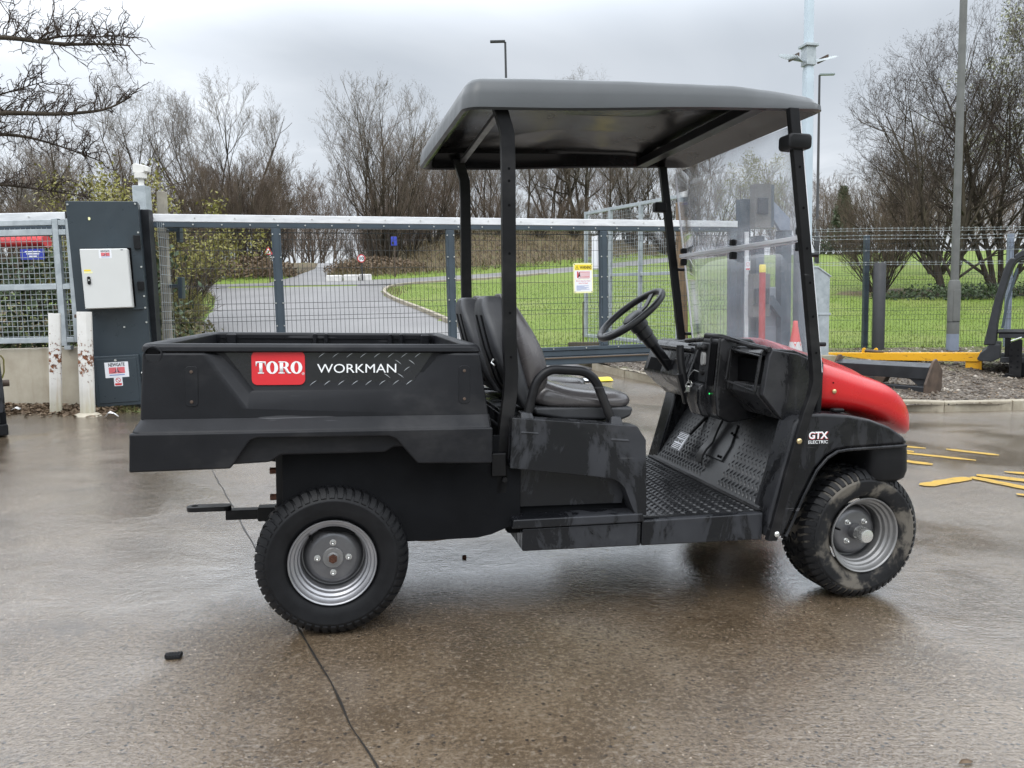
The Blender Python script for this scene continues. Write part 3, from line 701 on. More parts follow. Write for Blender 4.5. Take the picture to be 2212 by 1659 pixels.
def chassis():
    C = CART
    MB().prism([(-.158,.66),(-.160,.42),(-.10,.36),(.12,.33),(.235,.300),(.49,.302),(.54,.312),(.590,.332),(.640,.34),(.640,.66)], .045, .06).build('side_plate', 'underbody', C, bevel=.003)
    MB().prism([(-.158,.66),(-.160,.42),(-.10,.36),(.12,.33),(.235,.300),(.49,.302),(.54,.312),(.590,.332),(.640,.34),(.640,.66)], 1.09, 1.105).build('side_plate', 'underbody', C, bevel=.003)
    f = MB().box(-.16,.64,.30,.36,.36,.44).box(-.16,.64,.79,.85,.36,.44).box(.0,.55,.36,.79,.34,.60).box(.60,1.09,.08,1.07,.30,.66).box(1.05,1.62,.1,1.05,.27,.335).box(1.76,2.05,.25,.90,.30,.66)
    f.build('chassis_frame', 'underbody', C, bevel=.01)
    MB().tube([(0,.2,.254),(0,.95,.254)], .042, 14).lathe([(.05,-.13),(.115,-.10),(.13,0),(.115,.10),(.05,.13)], (0,.575,.254), 'y', 20, True, True).build('rear_axle', 'underbody', C)
    MB().tube([(1.97,.2,.254),(1.97,.95,.254)], .03, 12).build('front_axle', 'underbody', C)
    m = MB().tube(arc_path([(.20,.12,.305),(.30,.14,.272),(.42,.15,.276),(.55,.13,.312)], .06), .006, 8); m.build('brake_cable', 'hose_brown', C)
    m = MB().tube(arc_path([(.16,.25,.29),(.24,.25,.266),(.34,.25,.262),(.42,.22,.30)], .05), .016, 8); m.build('cable_loop', 'underbody', C)
    # latch gear at the tail
    m = MB().tube(arc_path([(-.30,.30,.60),(-.28,.30,.570),(-.20,.30,.545),(-.14,.30,.55)], .03), .010, 8); m.build('latch_bar', 'frame_paint', C)
    MB().box(-.185,-.155,.10,.14,.36,.62).build('hinge_bracket', 'frame_paint', C, bevel=.004)
    for z in (.455, .545): MB().cyl((-.205,.115,z), (-.180,.115,z), .011, 6).build('hinge_bolt', 'rusty_nut', C)
    # drawbar
    t = MB().box(-.42,-.14,.557,.603,.262,.300).build('drawbar', 'frame_paint', C, bevel=.003)
    MB().box(-.300,-.14,.550,.610,.254,.308).build('hitch_tube', 'frame_paint', t, bevel=.004)
    tng = MB(); tng.prism(rrect(-.565,-.40,.551,.609,.028,5), .300, .318, 'z').build('tongue', 'frame_paint', t, bevel=.002)
    MB().lathe([(.0125,0),(.0125,.0008)], (-.535,.58,.3178), 'z', 16, cap1=True).build('pin_hole', 'hole_shade_black', t)
    MB().cyl((-.235,.540,.281), (-.235,.55,.281), .011, 6).build('hitch_bolt', 'brass_bolt', t)
chassis()

def wheels():
    def tyre_bm(mat):
        prof = [(.138,.030),(.146,.012),(.160,.003),(.182,-.003),(.200,-.003),(.206,-.0045),(.209,-.0045),(.212,-.002),(.226,.006),(.2385,.020),(.2445,.036),(.2460,.06),(.2465,.10)]
        prof = prof+[(r, .20-t) for r, t in prof[-2::-1]]
        return MB().lathe(prof, (0,0,0), 'y', 72)
    def lugs():
        m = MB(); n = 52
        def pt(r, t, a): return (r*math.cos(a), t, r*math.sin(a))
        def block(path, w, h):
            """path: list of (r,t,a) along a lug, swept with width w (angle) and height h outward"""
            vs = []
            for r, t, a, k in path:
                da = w*k/2/r
                sh = h
                vs += [pt(r-.004, t, a-da*1.15), pt(r-.004, t, a+da*1.15), pt(r+sh*(1 if t > .015 else .6), t-(0 if t > .02 else .002), a+da), pt(r+sh*(1 if t > .015 else .6), t-(0 if t > .02 else .002), a-da)]
            q = len(path); fs = [(0,3,2,1), ((q-1)*4, (q-1)*4+1, (q-1)*4+2, (q-1)*4+3)]
            for i in range(q-1):
                for j in range(4): fs.append((i*4+j, i*4+(j+1) % 4, (i+1)*4+(j+1) % 4, (i+1)*4+j))
            m.add(vs, fs)
        for i in range(n):
            a = 2*PI*i/n; d = 2*PI/n
            for side in (0, 1):
                T = (lambda t: t) if side == 0 else (lambda t: .20-t); s = 1 if side == 0 else -1; o = 0 if side == 0 else d/2
                block([(.2165,T(.0005),a+o,.8),(.231,T(.010),a+o,.95),(.2425,T(.024),a+o+s*d*.12,1),(.2465,T(.040),a+o+s*d*.42,1.0),(.2475,T(.056),a+o+s*d*.50,.8)], .0190, .0052)
                if i % 2 == side % 2: block([(.2465,T(.064),a+o,1),(.2475,T(.078),a+o+s*d*.6,1),(.2475,T(.094),a+o+s*d*.35,1)], .0195, .005)
        return m
    LUG = lugs()
    def rim_bm():
        p = [(.1435,.004),(.1447,.000),(.1425,-.0035),(.1390,-.0025),(.1368,.002),(.1358,.010),(.1345,.0135),(.1270,.0150),(.1248,.0180),(.1240,.0270),(.1222,.0300),(.1165,.0315),(.1145,.0350),(.1138,.0460),(.1120,.0490),(.1088,.0505),(.1075,.0540),(.1062,.078)]
        return MB().lathe(p, (0,0,0), 'y', 72)
    def disc_bm():
        p = [(.1062,.078),(.1045,.092),(.1000,.093),(.0975,.086),(.0935,.0745),(.0850,.0655),(.0765,.0610),(.0715,.0600),(.036,.0600),(.030,.0600)]
        return MB().lathe(p, (0,0,0), 'y', 48, cap1=True)
    def nut(c):
        m = MB(); x, y, z = c
        m.lathe([(.0108,.001),(.0108,-.002)], c, 'y', 18, cap1=True).tube([(x,y,z),(x,y-.011,z)], .0086, 6).lathe([(.0062,-.010),(.0060,-.016),(.0042,-.0195),(.0015,-.0208)], c, 'y', 12, cap1=True)
        return m
    proto = {}
    def wheel(u, v, flip, front, steer=0, spin=0):
        key = front
        w = bpy.data.objects.new('wheel', None); COL.objects.link(w); w.parent = CART; w.location = (u, v, .254)
        w.rotation_euler = (0, spin, (PI if flip else 0)+steer)
        if front not in proto:
            tm = 'muddy_rubber' if front else 'rubber'
            L = []
            L.append(tyre_bm(tm).build('tyre', tm, w, smooth=40))
            L.append(LUG.build('tread_blocks', 'rubber', w, smooth=20, kind='stuff'))
            L.append(rim_bm().build('rim', 'rim_silver_dusty' if front else 'rim_silver', w, smooth=50))
            L.append(disc_bm().build('wheel_disc', 'hub_grey', w, smooth=40))
            a0 = R(45) if front else 0
            for k in range(4):
                a = a0+k*PI/2; L.append(nut((.0515*math.cos(a), .0600, .0515*math.sin(a))).build('wheel_nut', 'zinc', w, smooth=40))
            if front:
                L.append(MB().lathe([(.031,.068),(.030,.052),(.0285,.05),(.0285,.030),(.026,.029)], (0,0,0), 'y', 28, cap1=True).build('hub', 'hub_grey', w))
                L.append(MB().lathe([(.0285,.030),(.0285,.010),(.0275,.006),(.0275,-.009),(.0250,-.0145),(.0180,-.0165)], (0,0,0), 'y', 28, cap1=True).build('hub_cap', 'zinc', w))
                va = PI*.93
            else:
                L.append(MB().lathe([(.0355,.061),(.0355,.056),(.033,.054),(.020,.054),(.020,.0495),(.0175,.048)], (0,0,0), 'y', 30, cap1=True).build('hub', 'rim_silver_dusty', w))
                h = MB().tube([(0,.050,0),(0,.038,0)], .0150, 6); h.cyl((0,.040,0), (0,.032,0), .008, 8); h.tube([(-.006,.0315,.006),(.007,.0305,-.006)], .0014, 6)
                L.append(h.build('axle_nut', 'rusty_nut', w))
                va = PI*.74
            c, s_ = math.cos(va), math.sin(va)
            L.append(MB().tube([(.112*c,.058,.112*s_),(.100*c,.030,.100*s_),(.097*c,.018,.097*s_)], [.005,.0045,.0035], 8).build('valve', 'rubber', w))
            # moulded size marks on the sidewall
            for txt, r, ang in (('20X8-10', .1955, -142), ('TUBELESS', .1955, -42), ('4 PR', .192, -92), ('TURF', .1955, 172)):
                m = text_mesh(txt, .0115, 'rubber', 'sidewall_lettering', w, extr=.0006, align='CENTER')
                for vt in m.data.vertices:
                    x, y, z = vt.co; th = R(ang)+ x/r; rr_ = r-y
                    vt.co = (rr_*math.cos(th), -.0022-z+ .0006, rr_*math.sin(th))
                L.append(m)
            proto[front] = L
        else:
            for o in proto[front]: link_copy(o, parent=w)
        return w
    wheel(0, 0, False, False, spin=0); wheel(1.972, 0, False, True, steer=R(1.5))
    wheel(0, 1.15, True, False, spin=.3); wheel(1.972, 1.15, True, True, steer=R(1.5), spin=.5)
wheels()

def body():
    C = CART
    # seat base with the scooped foot pocket
    b = MB()
    b.prism([(.597,.7215),(.60,.7265),(1.046,.690),(1.080,.641),(1.0905,.372),(1.050,.372),(1.040,.388),(1.024,.425),(1.006,.470),(.985,.492),(.955,.505),(.900,.514),(.592,.553)], 0, .085)
    b.prism([(.600,.40),(1.02,.40),(1.055,.64),(1.02,.668),(.61,.70)], .062, 1.088)
    b.prism([(.61,.62),(1.075,.60),(1.070,.635),(1.030,.688),(.614,.715)], .085, 1.065)
    b.prism([(.597,.7215),(.60,.7265),(1.046,.690),(1.080,.641),(1.0905,.372),(1.05,.36),(.60,.36)], 1.065, 1.15)
    sb = b.build('seat_base', 'body_plastic', C, bevel=.010, seg=3)
    MB().prism([(.602,.341),(1.082,.346),(1.076,.378),(.604,.374)], -.006, .085).build('step_ledge', 'body_plastic', C, bevel=.006, seg=3)
    MB().prism([(.640,.258),(1.0725,.257),(1.0725,.343),(.640,.339)], .004, .30).build('side_skirt', 'body_plastic', C, bevel=.006, seg=3)
    MB().prism([(1.0755,.2565),(1.548,.2555),(1.548,.357),(1.0755,.3475)], .004, .12).build('floor_sill', 'body_plastic', C, bevel=.006, seg=3)
    MB().prism([(1.0755,.2565),(1.548,.2555),(1.548,.357),(1.0755,.3475)], 1.03, 1.146).build('floor_sill', 'body_plastic', C, bevel=.006, seg=3)
    # grab rail
    g = MB().tube(arc_path([(.655,.052,.700),(.690,.052,.845),(.735,.052,.888),(.865,.052,.880),(.905,.052,.850),(.975,.052,.690)], .055, 6), .0165, 14).build('grab_rail', 'frame_paint', C, smooth=60)
    for u, w0, w1, z0, z1 in ((.654,.058,.040,.672,.742), (.978,.062,.036,.640,.722)):
        MB().loft([[(u-w0/2,-.004,z0),(u+w0/2+.012,-.004,z0-.006),(u+w0/2+.012,.10,z0+.02),(u-w0/2,.10,z0+.02)], [(u-w1/2,.030,z1),(u+w1/2,.030,z1-.004),(u+w1/2,.082,z1),(u-w1/2,.082,z1)]]).build('rail_socket', 'body_plastic', g, bevel=.006, seg=3)
    # floor: chequer plate
    fl = MB().prism([(1.06,.03),(1.552,.03),(1.552,1.12),(1.06,1.12)], .350, .357, 'z').build('floor_plate', 'treadplate', C)
    def lens(m, c, d, nrm, L, w, h):
        d = Vector(d).normalized(); nrm = Vector(nrm); s = nrm.cross(d); c = Vector(c); vs = []
        for k, t in enumerate((-.5, -.2, .2, .5)):
            ww = w*(1, 1, 1, 1)[k]*(.25 if abs(t) == .5 else 1); hh = h*(0 if abs(t) == .5 else 1)
            vs += [c+d*L*t-s*ww, c+d*L*t+nrm*hh, c+d*L*t+s*ww]
        m.add(vs, [(3*k+j, 3*k+j+1, 3*k+j+4, 3*k+j+3) for k in range(3) for j in range(2)])
    m = MB(); i = 0
    for a in np.arange(1.085, 1.53, .023):
        i += 1; j = 0
        for v in np.arange(.05, 1.10, .034):
            j += 1; lens(m, (a, v+(.017 if i % 2 else 0), .357), (1, .55 if (i) % 2 else -.55, 0), (0,0,1), .026, .0042, .0042)
    m.build('floor_studs', 'treadplate', fl, smooth=60, fixn=False, kind='stuff')
    # sloping toe board with the same studs
    S = Vector((.155,0,.245)).normalized(); Nn = Vector((-S.z, 0, S.x)); o_ = Vector((1.552, 0, .362))
    MB().prism([(1.548,.352),(1.556,.350),(1.752,.660),(1.738,.664)], .05, 1.10).build('toe_board', 'treadplate_dry', C)
    m = MB(); i = 0
    for s in np.arange(.02, .335, .021):
        i += 1; j = 0
        for v in np.arange(.085, 1.07, .030):
            if .40 < v < .55 and s < .25: continue
            lens(m, o_+S*(s+.004)+Vector((0, v+(.015 if i % 2 else 0), 0))+Nn*.0, (S if i % 2 else S)+Vector((0,.7 if i % 2 else -.7,0)), Nn, .026, .0036, .0042)
    m.build('toe_studs', 'treadplate_dry', C, smooth=60, fixn=False, kind='stuff')
    MB().box(1.535,1.556,.03,1.12,.357,.3635).build('floor_trim', 'frame_paint', C, bevel=.002)
    # raised cover plate with screws
    cp = [o_+S*.11+Vector((0,.46,0)), o_+S*.11+Vector((0,.62,0)), o_+S*.285+Vector((0,.62,0)), o_+S*.285+Vector((0,.50,0)), o_+S*.19+Vector((0,.46,0))]
    k = len(cp); MB().add([p+Nn*.002 for p in cp]+[p+Nn*.011 for p in cp], [tuple(range(k))[::-1], tuple(range(k, 2*k))]+[(i, (i+1) % k, k+(i+1) % k, k+i) for i in range(k)]).build('cover_plate', 'treadplate_dry', C, bevel=.003)
    for s, v in ((.125,.475),(.125,.495),(.235,.475),(.24,.50)):
        c = o_+S*s+Vector((0,v,0))+Nn*.010; MB().cyl(c, c+Nn*.006, .006, 8).build('screw', 'hole_shade_black', C)
    # pedals
    br = MB().tube(arc_path([(1.74,.80,.66),(1.68,.80,.585),(1.605,.80,.512)], .04), .008, 8).build('brake_pedal', 'frame_paint', C)
    pd = Vector((-.43,0,-.62)).normalized(); pn = Vector((-.82,0,.57)); pc = Vector((1.567,.80,.487))
    Mx = Matrix((( 0, pd.x, pn.x), (1, pd.y, pn.y), (0, pd.z, pn.z)))
    pad = MB().obox(pc, .046, .047, .006, Mx).build('pedal_pad', 'pedal_grey', br, bevel=.005)
    for q in (-.042,-.034,-.026,-.018,.018,.026,.034,.042):
        MB().obox(pc+pd*q+pn*.0066, .041, .0018, .0012, Mx).build('pad_groove', 'ink_black', br)
    t = text_mesh('BRAKE', .026, 'ink_black', 'pad_lettering', br, bold=.0004)
    t.matrix_local = Matrix.Translation(pc+pn*.0068) @ Matrix((( 0, -pd.x, pn.x), (-1, -pd.y, pn.y), (0, -pd.z, pn.z))).to_4x4()
    P = [(1.665,.625),(1.640,.575),(1.618,.520),(1.590,.490),(1.572,.462),(1.566,.428)]
    ac = MB(); ac.loft([[(u-.003,.575,z+.003),(u-.003,.625,z+.003),(u+.006,.625,z-.004),(u+.006,.575,z-.004)] for u, z in P]).build('accelerator_pedal', 'wheel_foam', C, bevel=.002)
    # front fender, near and far
    F_ = [(1.552,.268),(1.556,.36),(1.598,.51),(1.643,.690),(1.662,.716),(1.700,.727),(1.760,.7275),(1.86,.720),(1.952,.703),(2.035,.674),(2.098,.635),(2.124,.606),(1.96,.598),(1.86,.594),(1.815,.588),(1.775,.566),(1.735,.520),(1.685,.420),(1.642,.318),(1.618,.272)]
    for v0, v1, s in ((-.022, .10, 1), (1.172, 1.05, -1)):
        off = [(u, z-(.012 if z > .63 and u > 1.66 else 0)) for u, z in F_]
        fd = MB().prism(F_, v0, v1).build('front_fender', 'fender_plastic', C, bevel=.014, seg=4)
        lip = [(1.624,.274),(1.645,.318),(1.688,.420),(1.737,.517),(1.778,.562),(1.818,.585),(1.86,.591),(1.96,.595),(2.106,.6005)]
        MB().tube([(u, v0-s*.004, z) for u, z in lip], .0062, 8).build('fender_lip', 'fender_plastic', fd, smooth=60)
    MB().prism([(1.775,.700),(1.95,.675),(2.06,.640),(2.11,.606),(2.05,.600),(1.775,.600)], .10, 1.05).build('fender_bridge', 'fender_plastic', C, bevel=.01)
    # bumper and dark wheel well
    MB().loft([[(x,y,z) for x,y in rrect(1.98,2.150+dx,-.016+q,1.166-q,.05,4)] for z, dx, q in ((.448,-.03,.03),(.47,-.006,.006),(.50,0,0),(.575,-.004,0),(.604,-.012,.002))]).build('front_bumper', 'bumper_black', C, bevel=.004)
    MB().box(1.80,2.0,.23,.92,.30,.70).box(1.755,1.80,.10,1.05,.36,.69).build('wheel_well', 'underbody', C)
    # hood
    ST = [(1.784,.056,.922,.700),(1.789,.056,.921,.700),(1.85,.056,.904,.700),(1.91,.056,.886,.700),(1.98,.058,.864,.692),(2.05,.060,.845,.672),(2.11,.065,.828,.645),(2.165,.076,.798,.618),(2.21,.098,.766,.602),(2.255,.145,.726,.592),(2.29,.215,.690,.586),(2.318,.30,.652,.586),(2.322,.31,.646,.590)]
    rings = []
    for u, vn, zt, zb in ST:
        r = min(.066, (zt-zb)*.45); vf = 1.15-vn; cr = .030*min(1, (zt-zb)/.15)
        ring = [(u, vn-.0, zb), (u, vn-.004, zb+(zt-zb-r)*.5), (u, vn, zt-r)]
        for k in range(1, 6): a = R(90*k/6); ring.append((u, vn+r*(1-math.cos(a))+.01*k/6, zt-r+r*math.sin(a)-.004*k/6))
        for k in range(0, 9):
            t = k/8; v = (vn+r+.014)*(1-t)+(vf-r-.014)*t; bul = .034 if .36 < v < .79 else (.017 if .335 < v < .815 else 0)
            ring.append((u, v, zt+cr*math.sin(PI*t)+bul*(1-sstep(2.2,2.3,u))))
        for k in range(5, 0, -1): a = R(90*k/6); ring.append((u, vf-r*(1-math.cos(a))-.01*k/6, zt-r+r*math.sin(a)-.004*k/6))
        ring += [(u, vf, zt-r), (u, vf+.004, zb+(zt-zb-r)*.5), (u, vf, zb)]
        rings.append(ring)
    hd = MB().loft(rings, True, True, True).build('hood', 'hood_red', C, smooth=50, sub=1)
    MB().lathe([(.0085,0),(.0085,-.005),(.004,-.008)], (1.845,.054,.800), 'y', 12, cap1=True).build('hood_bolt', 'brass_bolt', hd)
    MB().lathe([(.003,0),(.003,-.002)], (1.842,.0565,.832), 'y', 8, cap1=True).build('hood_hole', 'hole_shade_black', hd)
    MB().box(1.826,1.872,.02,.05,.724,.738).build('hood_latch', 'rubber', C, bevel=.006)
    MB().prism([(1.772,.722),(1.792,.720),(1.792,.905),(1.782,.925),(1.768,.925)], .045, 1.105).build('hood_seal', 'rubber', C, bevel=.005)
    # decal on the fender
    t = text_mesh('GTX', .045, 'white_print', 'model_lettering', C, bold=.0012); 
    def fit(t, w, h, c):
        xs = [v.co.x for v in t.data.vertices]; ys = [v.co.y for v in t.data.vertices]
        for v in t.data.vertices: v.co.x = (v.co.x-(max(xs)+min(xs))/2)*w/(max(xs)-min(xs)); v.co.y = (v.co.y-(max(ys)+min(ys))/2)*h/(max(ys)-min(ys))
        stand(t, c)
    gx = 1.7385
    MB().prism(rrect(gx-.046, gx+.046, .612, .664, .003), -.0228, -.018).build('decal_plate', 'panel_black', C)
    fit(t, .0775, .0265, (gx,-.0236,.6475))
    sh = text_mesh('GTX', .045, 'logo_red', 'lettering_shadow', C, bold=.0016); fit(sh, .080, .0275, (gx+.0012,-.0231,.6458))
    t = text_mesh('ELECTRIC', .02, 'white_print', 'model_lettering', C); fit(t, .079, .0118, (gx,-.0236,.6225))
body()
def cab():
    C = CART
    # dash moulding: end cheek, glove box shell, centre and far parts
    prof = [(1.575,.958),(1.562,.930),(1.552,.785),(1.640,.692),(1.785,.690),(1.785,.925),(1.70,.952)]
    d = MB().prism([(1.592,.955),(1.580,.925),(1.562,.785),(1.645,.692),(1.785,.690),(1.785,.905),(1.70,.940)], .068, .100)
    top = [(1.575,.958),(1.560,.938),(1.566,.930),(1.70,.915),(1.785,.905),(1.785,.925),(1.70,.952)]
    bot = [(1.556,.818),(1.552,.785),(1.640,.692),(1.785,.690),(1.785,.80),(1.70,.82)]
    d.prism(top, .100, .330).prism(bot, .100, .330).box(1.70,1.785,.100,.330,.80,.915)
    d.prism(prof, .330, 1.085)
    ds = d.build('dashboard', 'dash_plastic', C, bevel=.012, seg=3)
    # glove box frame
    fr = MB(); O_ = [(1.562,.082,.934),(1.546,.088,.796),(1.546,.332,.815),(1.562,.330,.950)]
    c = Vector((1.553,.21,.872)); I_ = [tuple(Vector(p)*.89+c*.11) for p in O_]
    o2 = [(x-.010,y,z) for x,y,z in O_]; i2 = [(x-.010,y,z) for x,y,z in I_]
    for k in range(4):
        j = (k+1) % 4; fr.add([o2[k],o2[j],i2[j],i2[k],O_[k],O_[j],I_[j],I_[k]], [(0,1,2,3),(7,6,5,4),(0,4,5,1),(1,5,6,2),(2,6,7,3),(3,7,4,0)])
    fr.build('glove_box_frame', 'dash_plastic', ds, bevel=.004, seg=2)
    MB().box(1.595,1.699,.1005,.3295,.8215,.912).build('glove_box', 'hole_shade_black', ds)
    # top lip
    MB().tube([(1.585,.075,.955),(1.572,.20,.966),(1.560,.34,.984),(1.535,.36,.992),(1.530,.49,.994),(1.540,.52,.975),(1.535,.70,.962)], .0105, 10).build('dash_lip', 'dash_plastic', ds, smooth=60)
    # centre stack
    st = MB().prism([(1.520,.978),(1.535,.990),(1.66,.985),(1.70,.950),(1.70,.66),(1.575,.640),(1.520,.668),(1.508,.78)], .345, .505).build('centre_stack', 'dash_plastic', C, bevel=.014, seg=3)
    MB().prism([(1.512,.962),(1.5195,.970),(1.504,.800),(1.498,.790)], .356, .412).build('phone_tray', 'hole_shade_black', st, bevel=.004)
    MB().prism([(1.514,.985),(1.522,.988),(1.506,.770),(1.500,.770)], .340, .350).build('stack_rib', 'dash_plastic', st, bevel=.004)
    MB().prism([(1.514,.985),(1.522,.988),(1.506,.770),(1.500,.770)], .418, .426).build('stack_rib', 'dash_plastic', st, bevel=.004)
    MB().prism([(1.516,.96),(1.520,.965),(1.505,.80),(1.500,.80)], .430, .500).build('switch_panel', 'dash_plastic', st, bevel=.003)
    MB().lathe([(.014,0),(.016,-.006),(.015,-.020),(.010,-.026)], (1.515,.455,.945), 'x', 16, cap1=True).build('light_knob', 'wheel_foam', st)
    MB().lathe([(.009,.0),(.009,-.030),(.011,-.032),(.011,-.044)], (1.512,.455,.945), 'x', 14, cap1=True).build('knob_cap', 'wheel_foam', st)
    MB().prism(rrect(.440,.470,.868,.925,.0145,5), 1.495, 1.510, 'x').build('rocker_switch', 'switch_grey', st, bevel=.004)
    MB().lathe([(.013,0),(.013,-.012),(.008,-.014)], (1.505,.456,.842), 'x', 14, cap1=True).build('key_switch', 'wheel_foam', st)
    k = MB(); k.tube(arc_path([(1.485,.456,.842),(1.470,.470,.850),(1.455,.490,.820),(1.458,.500,.790)], .02), .0022, 6)
    for i in range(3):
        c = Vector((1.460+.004*i,.49+.012*i,.79-.006*i)); k.tube([c+Vector((.012*math.cos(a), .006*math.sin(2*a+i), .013*math.sin(a))) for a in np.linspace(0, 2*PI, 14)[:-1]], .0016, 6, closed=True)
        k.obox(c+Vector((-.004,.004,-.022)), .008, .0012, .013, Matrix.Rotation(.4*i, 3, 'X'))
    tk = k.build('key_bunch', 'zinc', C)
    MB().prism([(1.490,.792),(1.540,.800),(1.56,.70),(1.535,.648),(1.500,.655),(1.478,.71),(1.478,.77)], .440, .560).build('column_shroud', 'dash_plastic', C, bevel=.014, seg=3)
    MB().lathe([(.0030,0),(.0030,-.003)], (1.5065,.392,.757), 'x', 10, cap1=True).build('charge_light', 'led_green', C)
    # instrument pod at the far side
    pod = MB().prism([(1.545,.955),(1.520,.930),(1.475,.800),(1.498,.775),(1.600,.69),(1.70,.69),(1.70,.955)], .560, 1.075).build('instrument_pod', 'dash_plastic', C, bevel=.014, seg=3)
    def on_face(t, v): return (1.5165-.0345*t, v, .92-.115*t)      # along the sloping face
    for v0, v1, t0, t1, mt in ((.60,.80,.10,.98,'dash_plastic'), (.86,1.02,.45,.95,'hole_shade_black')):
        a, b_, c_, e_ = [Vector(on_face(t, v)) for t, v in ((t0,v0),(t0,v1),(t1,v1),(t1,v0))]; n = Vector((-.96,0,.27))
        MB().add([p+n*.001 for p in (a,b_,c_,e_)]+[p+n*.006 for p in (a,b_,c_,e_)], [(0,1,2,3),(7,6,5,4),(0,4,5,1),(1,5,6,2),(2,6,7,3),(3,7,4,0)]).build('instrument_panel', mt, pod, bevel=.002)
    for i in range(2):
        p = Vector(on_face(.45+.0*i, .665+.04*i))+Vector((-.96,0,.27))*.009
        MB().obox(p, .0035, .014, .011, Matrix.Rotation(R(-17), 3, 'Y')).build('rocker_switch', 'switch_grey' if i == 0 else 'wheel_foam', pod, bevel=.002)
    MB().tube([tuple(Vector(on_face(0, v))+Vector((-.006,0,.008))) for v in (.58,.8,1.06)], .010, 8).build('pod_lip', 'dash_plastic', pod, smooth=60)
    # parking brake lever
    lv = MB().tube(arc_path([(1.452,.58,.937),(1.458,.58,.86),(1.475,.58,.80),(1.49,.58,.70)], .03), [.0165]*14, 12).build('parking_brake', 'wheel_foam', C, smooth=60)
    MB().prism([(1.440,.82),(1.475,.832),(1.505,.795),(1.515,.70),(1.480,.69),(1.462,.75)], .565, .595).build('brake_bracket', 'frame_paint', lv, bevel=.004)
    MB().box(1.440,1.466,.568,.592,.930,.948).build('release_button', 'wheel_foam', lv, bevel=.003)
    # steering column and wheel
    a, b_ = Vector((1.312,.78,1.057)), Vector((1.575,.78,.738)); ax = (b_-a).normalized()
    co = MB().tube([a+ax*.13, b_], .023, 14).build('steering_column', 'frame_paint', C, smooth=60)
    MB().tube([a+ax*.01, a+ax*.02, a+ax*.055, a+ax*.06, a+ax*.10, a+ax*.105, a+ax*.15], [.040,.044,.042,.036,.036,.031,.030], 18).build('column_boot', 'wheel_foam', co, smooth=40)
    nrm = -ax; e1 = Vector((nrm.z, 0, -nrm.x)); e2 = Vector((0, 1, 0)); wc = a+nrm*.022
    sw = MB().tube([wc+(e1*math.cos(t)+e2*math.sin(t))*.168 for t in np.linspace(0, 2*PI, 49)[:-1]], .0155, 14, closed=True).build('steering_wheel', 'wheel_foam', C, smooth=60)
    for t in (R(15), R(165), R(270)):
        dd = e1*math.cos(t)+e2*math.sin(t); MB().tube([a+dd*.03+nrm*.0, a+dd*.09+nrm*.002, wc+dd*.155], .01, prof=(.016,.005), up=tuple(nrm)).build('wheel_spoke', 'wheel_foam', sw, bevel=.003)
    MB().tube([a-nrm*.012, a+nrm*.012, a+nrm*.020], [.050,.050,.038], 20).build('wheel_hub', 'wheel_foam', sw, smooth=40)
    # seats
    def seat(v0, v1):
        vc = (v0+v1)/2; n = 9
        cu = bpy.data.objects.new('seat', None); COL.objects.link(cu); cu.parent = C; cu.location = (0, 0, 0)
        # cushion: lofted across v
        rings = []
        for k, t in enumerate(np.linspace(0, 1, n)):
            v = v0+(v1-v0)*t; e = abs(2*t-1); sh = (1-e**5)**.5 if e < 1 else 0; sh = max(sh, .10 if e == 1 else 0)
            dip = -.018*math.cos((t-.5)*PI)**2; mid = Vector((.875, 0, .778)); pts = []
            P = [(.680,.785),(.690,.820),(.715,.846),(.755,.842),(.82,.822+dip*.6),(.90,.812+dip),(.98,.806+dip*.6),(1.035,.800),(1.068,.788),(1.080,.765),(1.066,.742),(1.02,.734),(.90,.738),(.78,.742),(.70,.752)]
            for u, z in P: q = mid+(Vector((u, 0, z))-mid)*(.72+.28*sh); pts.append((q.x, v, .742+(q.z-.742)*(.55+.45*sh)))
            rings.append(pts)
        MB().loft(rings, True, True, True).build('cushion', 'seat_vinyl', cu, smooth=180, sub=2)
        MB().prism([(.690,.750),(.700,.722),(.80,.705),(1.02,.697),(1.058,.712),(1.066,.745),(.90,.752)], v0+.012, v1-.012).build('seat_pan', 'seat_shell', cu, bevel=.012, seg=3)
        # back: soft pad in front of a hard shell, narrower towards the top
        def bring(z, ua, ub, w, r): return [(x, y, z) for x, y in rrect(ua, ub, vc-w, vc+w, min(r, (ub-ua)*.48, w*.48), 4)]
        SR = [(.745,.655,.700,.185),(.83,.600,.672,.190),(.95,.556,.640,.178),(1.03,.534,.621,.150),(1.08,.522,.611,.118),(1.112,.521,.606,.092),(1.130,.526,.600,.078),(1.140,.538,.592,.064)]
        MB().loft([bring(*q, .022) for q in SR]).build('back_shell', 'seat_shell', cu, bevel=.004, smooth=40)
        PR = [(.770,.690,.725,.14),(.785,.676,.748,.172),(.86,.650,.760,.190),(.94,.630,.742,.182),(1.01,.614,.708,.158),(1.07,.604,.670,.126),(1.115,.596,.644,.094),(1.142,.590,.622,.066),(1.150,.593,.612,.05)]
        MB().loft([bring(z, a_, b_+.0, w, .06) for z, a_, b_, w in PR]).build('backrest', 'seat_vinyl', cu, smooth=180, sub=2)
        zz = [q[0] for q in SR]; uu = [q[1] for q in SR]
        for c_ in (vc+.035, vc-.075):
            MB().loft([[(np.interp(z, zz, uu)-.0025, c_, z), (np.interp(z, zz, uu)-.0025, c_+.032, z), (np.interp(z, zz, uu)+.01, c_+.032, z), (np.interp(z, zz, uu)+.01, c_, z)] for z in (1.070,1.03,.95,.83,.78)]).build('shell_slot', 'hole_shade_black', cu)
        MB().tube(arc_path([(.565,vc-.10,.915),(.556,vc-.10,.900),(.558,vc-.145,.896)], .008), .0035, 6).build('belt_hook', 'zinc', cu)
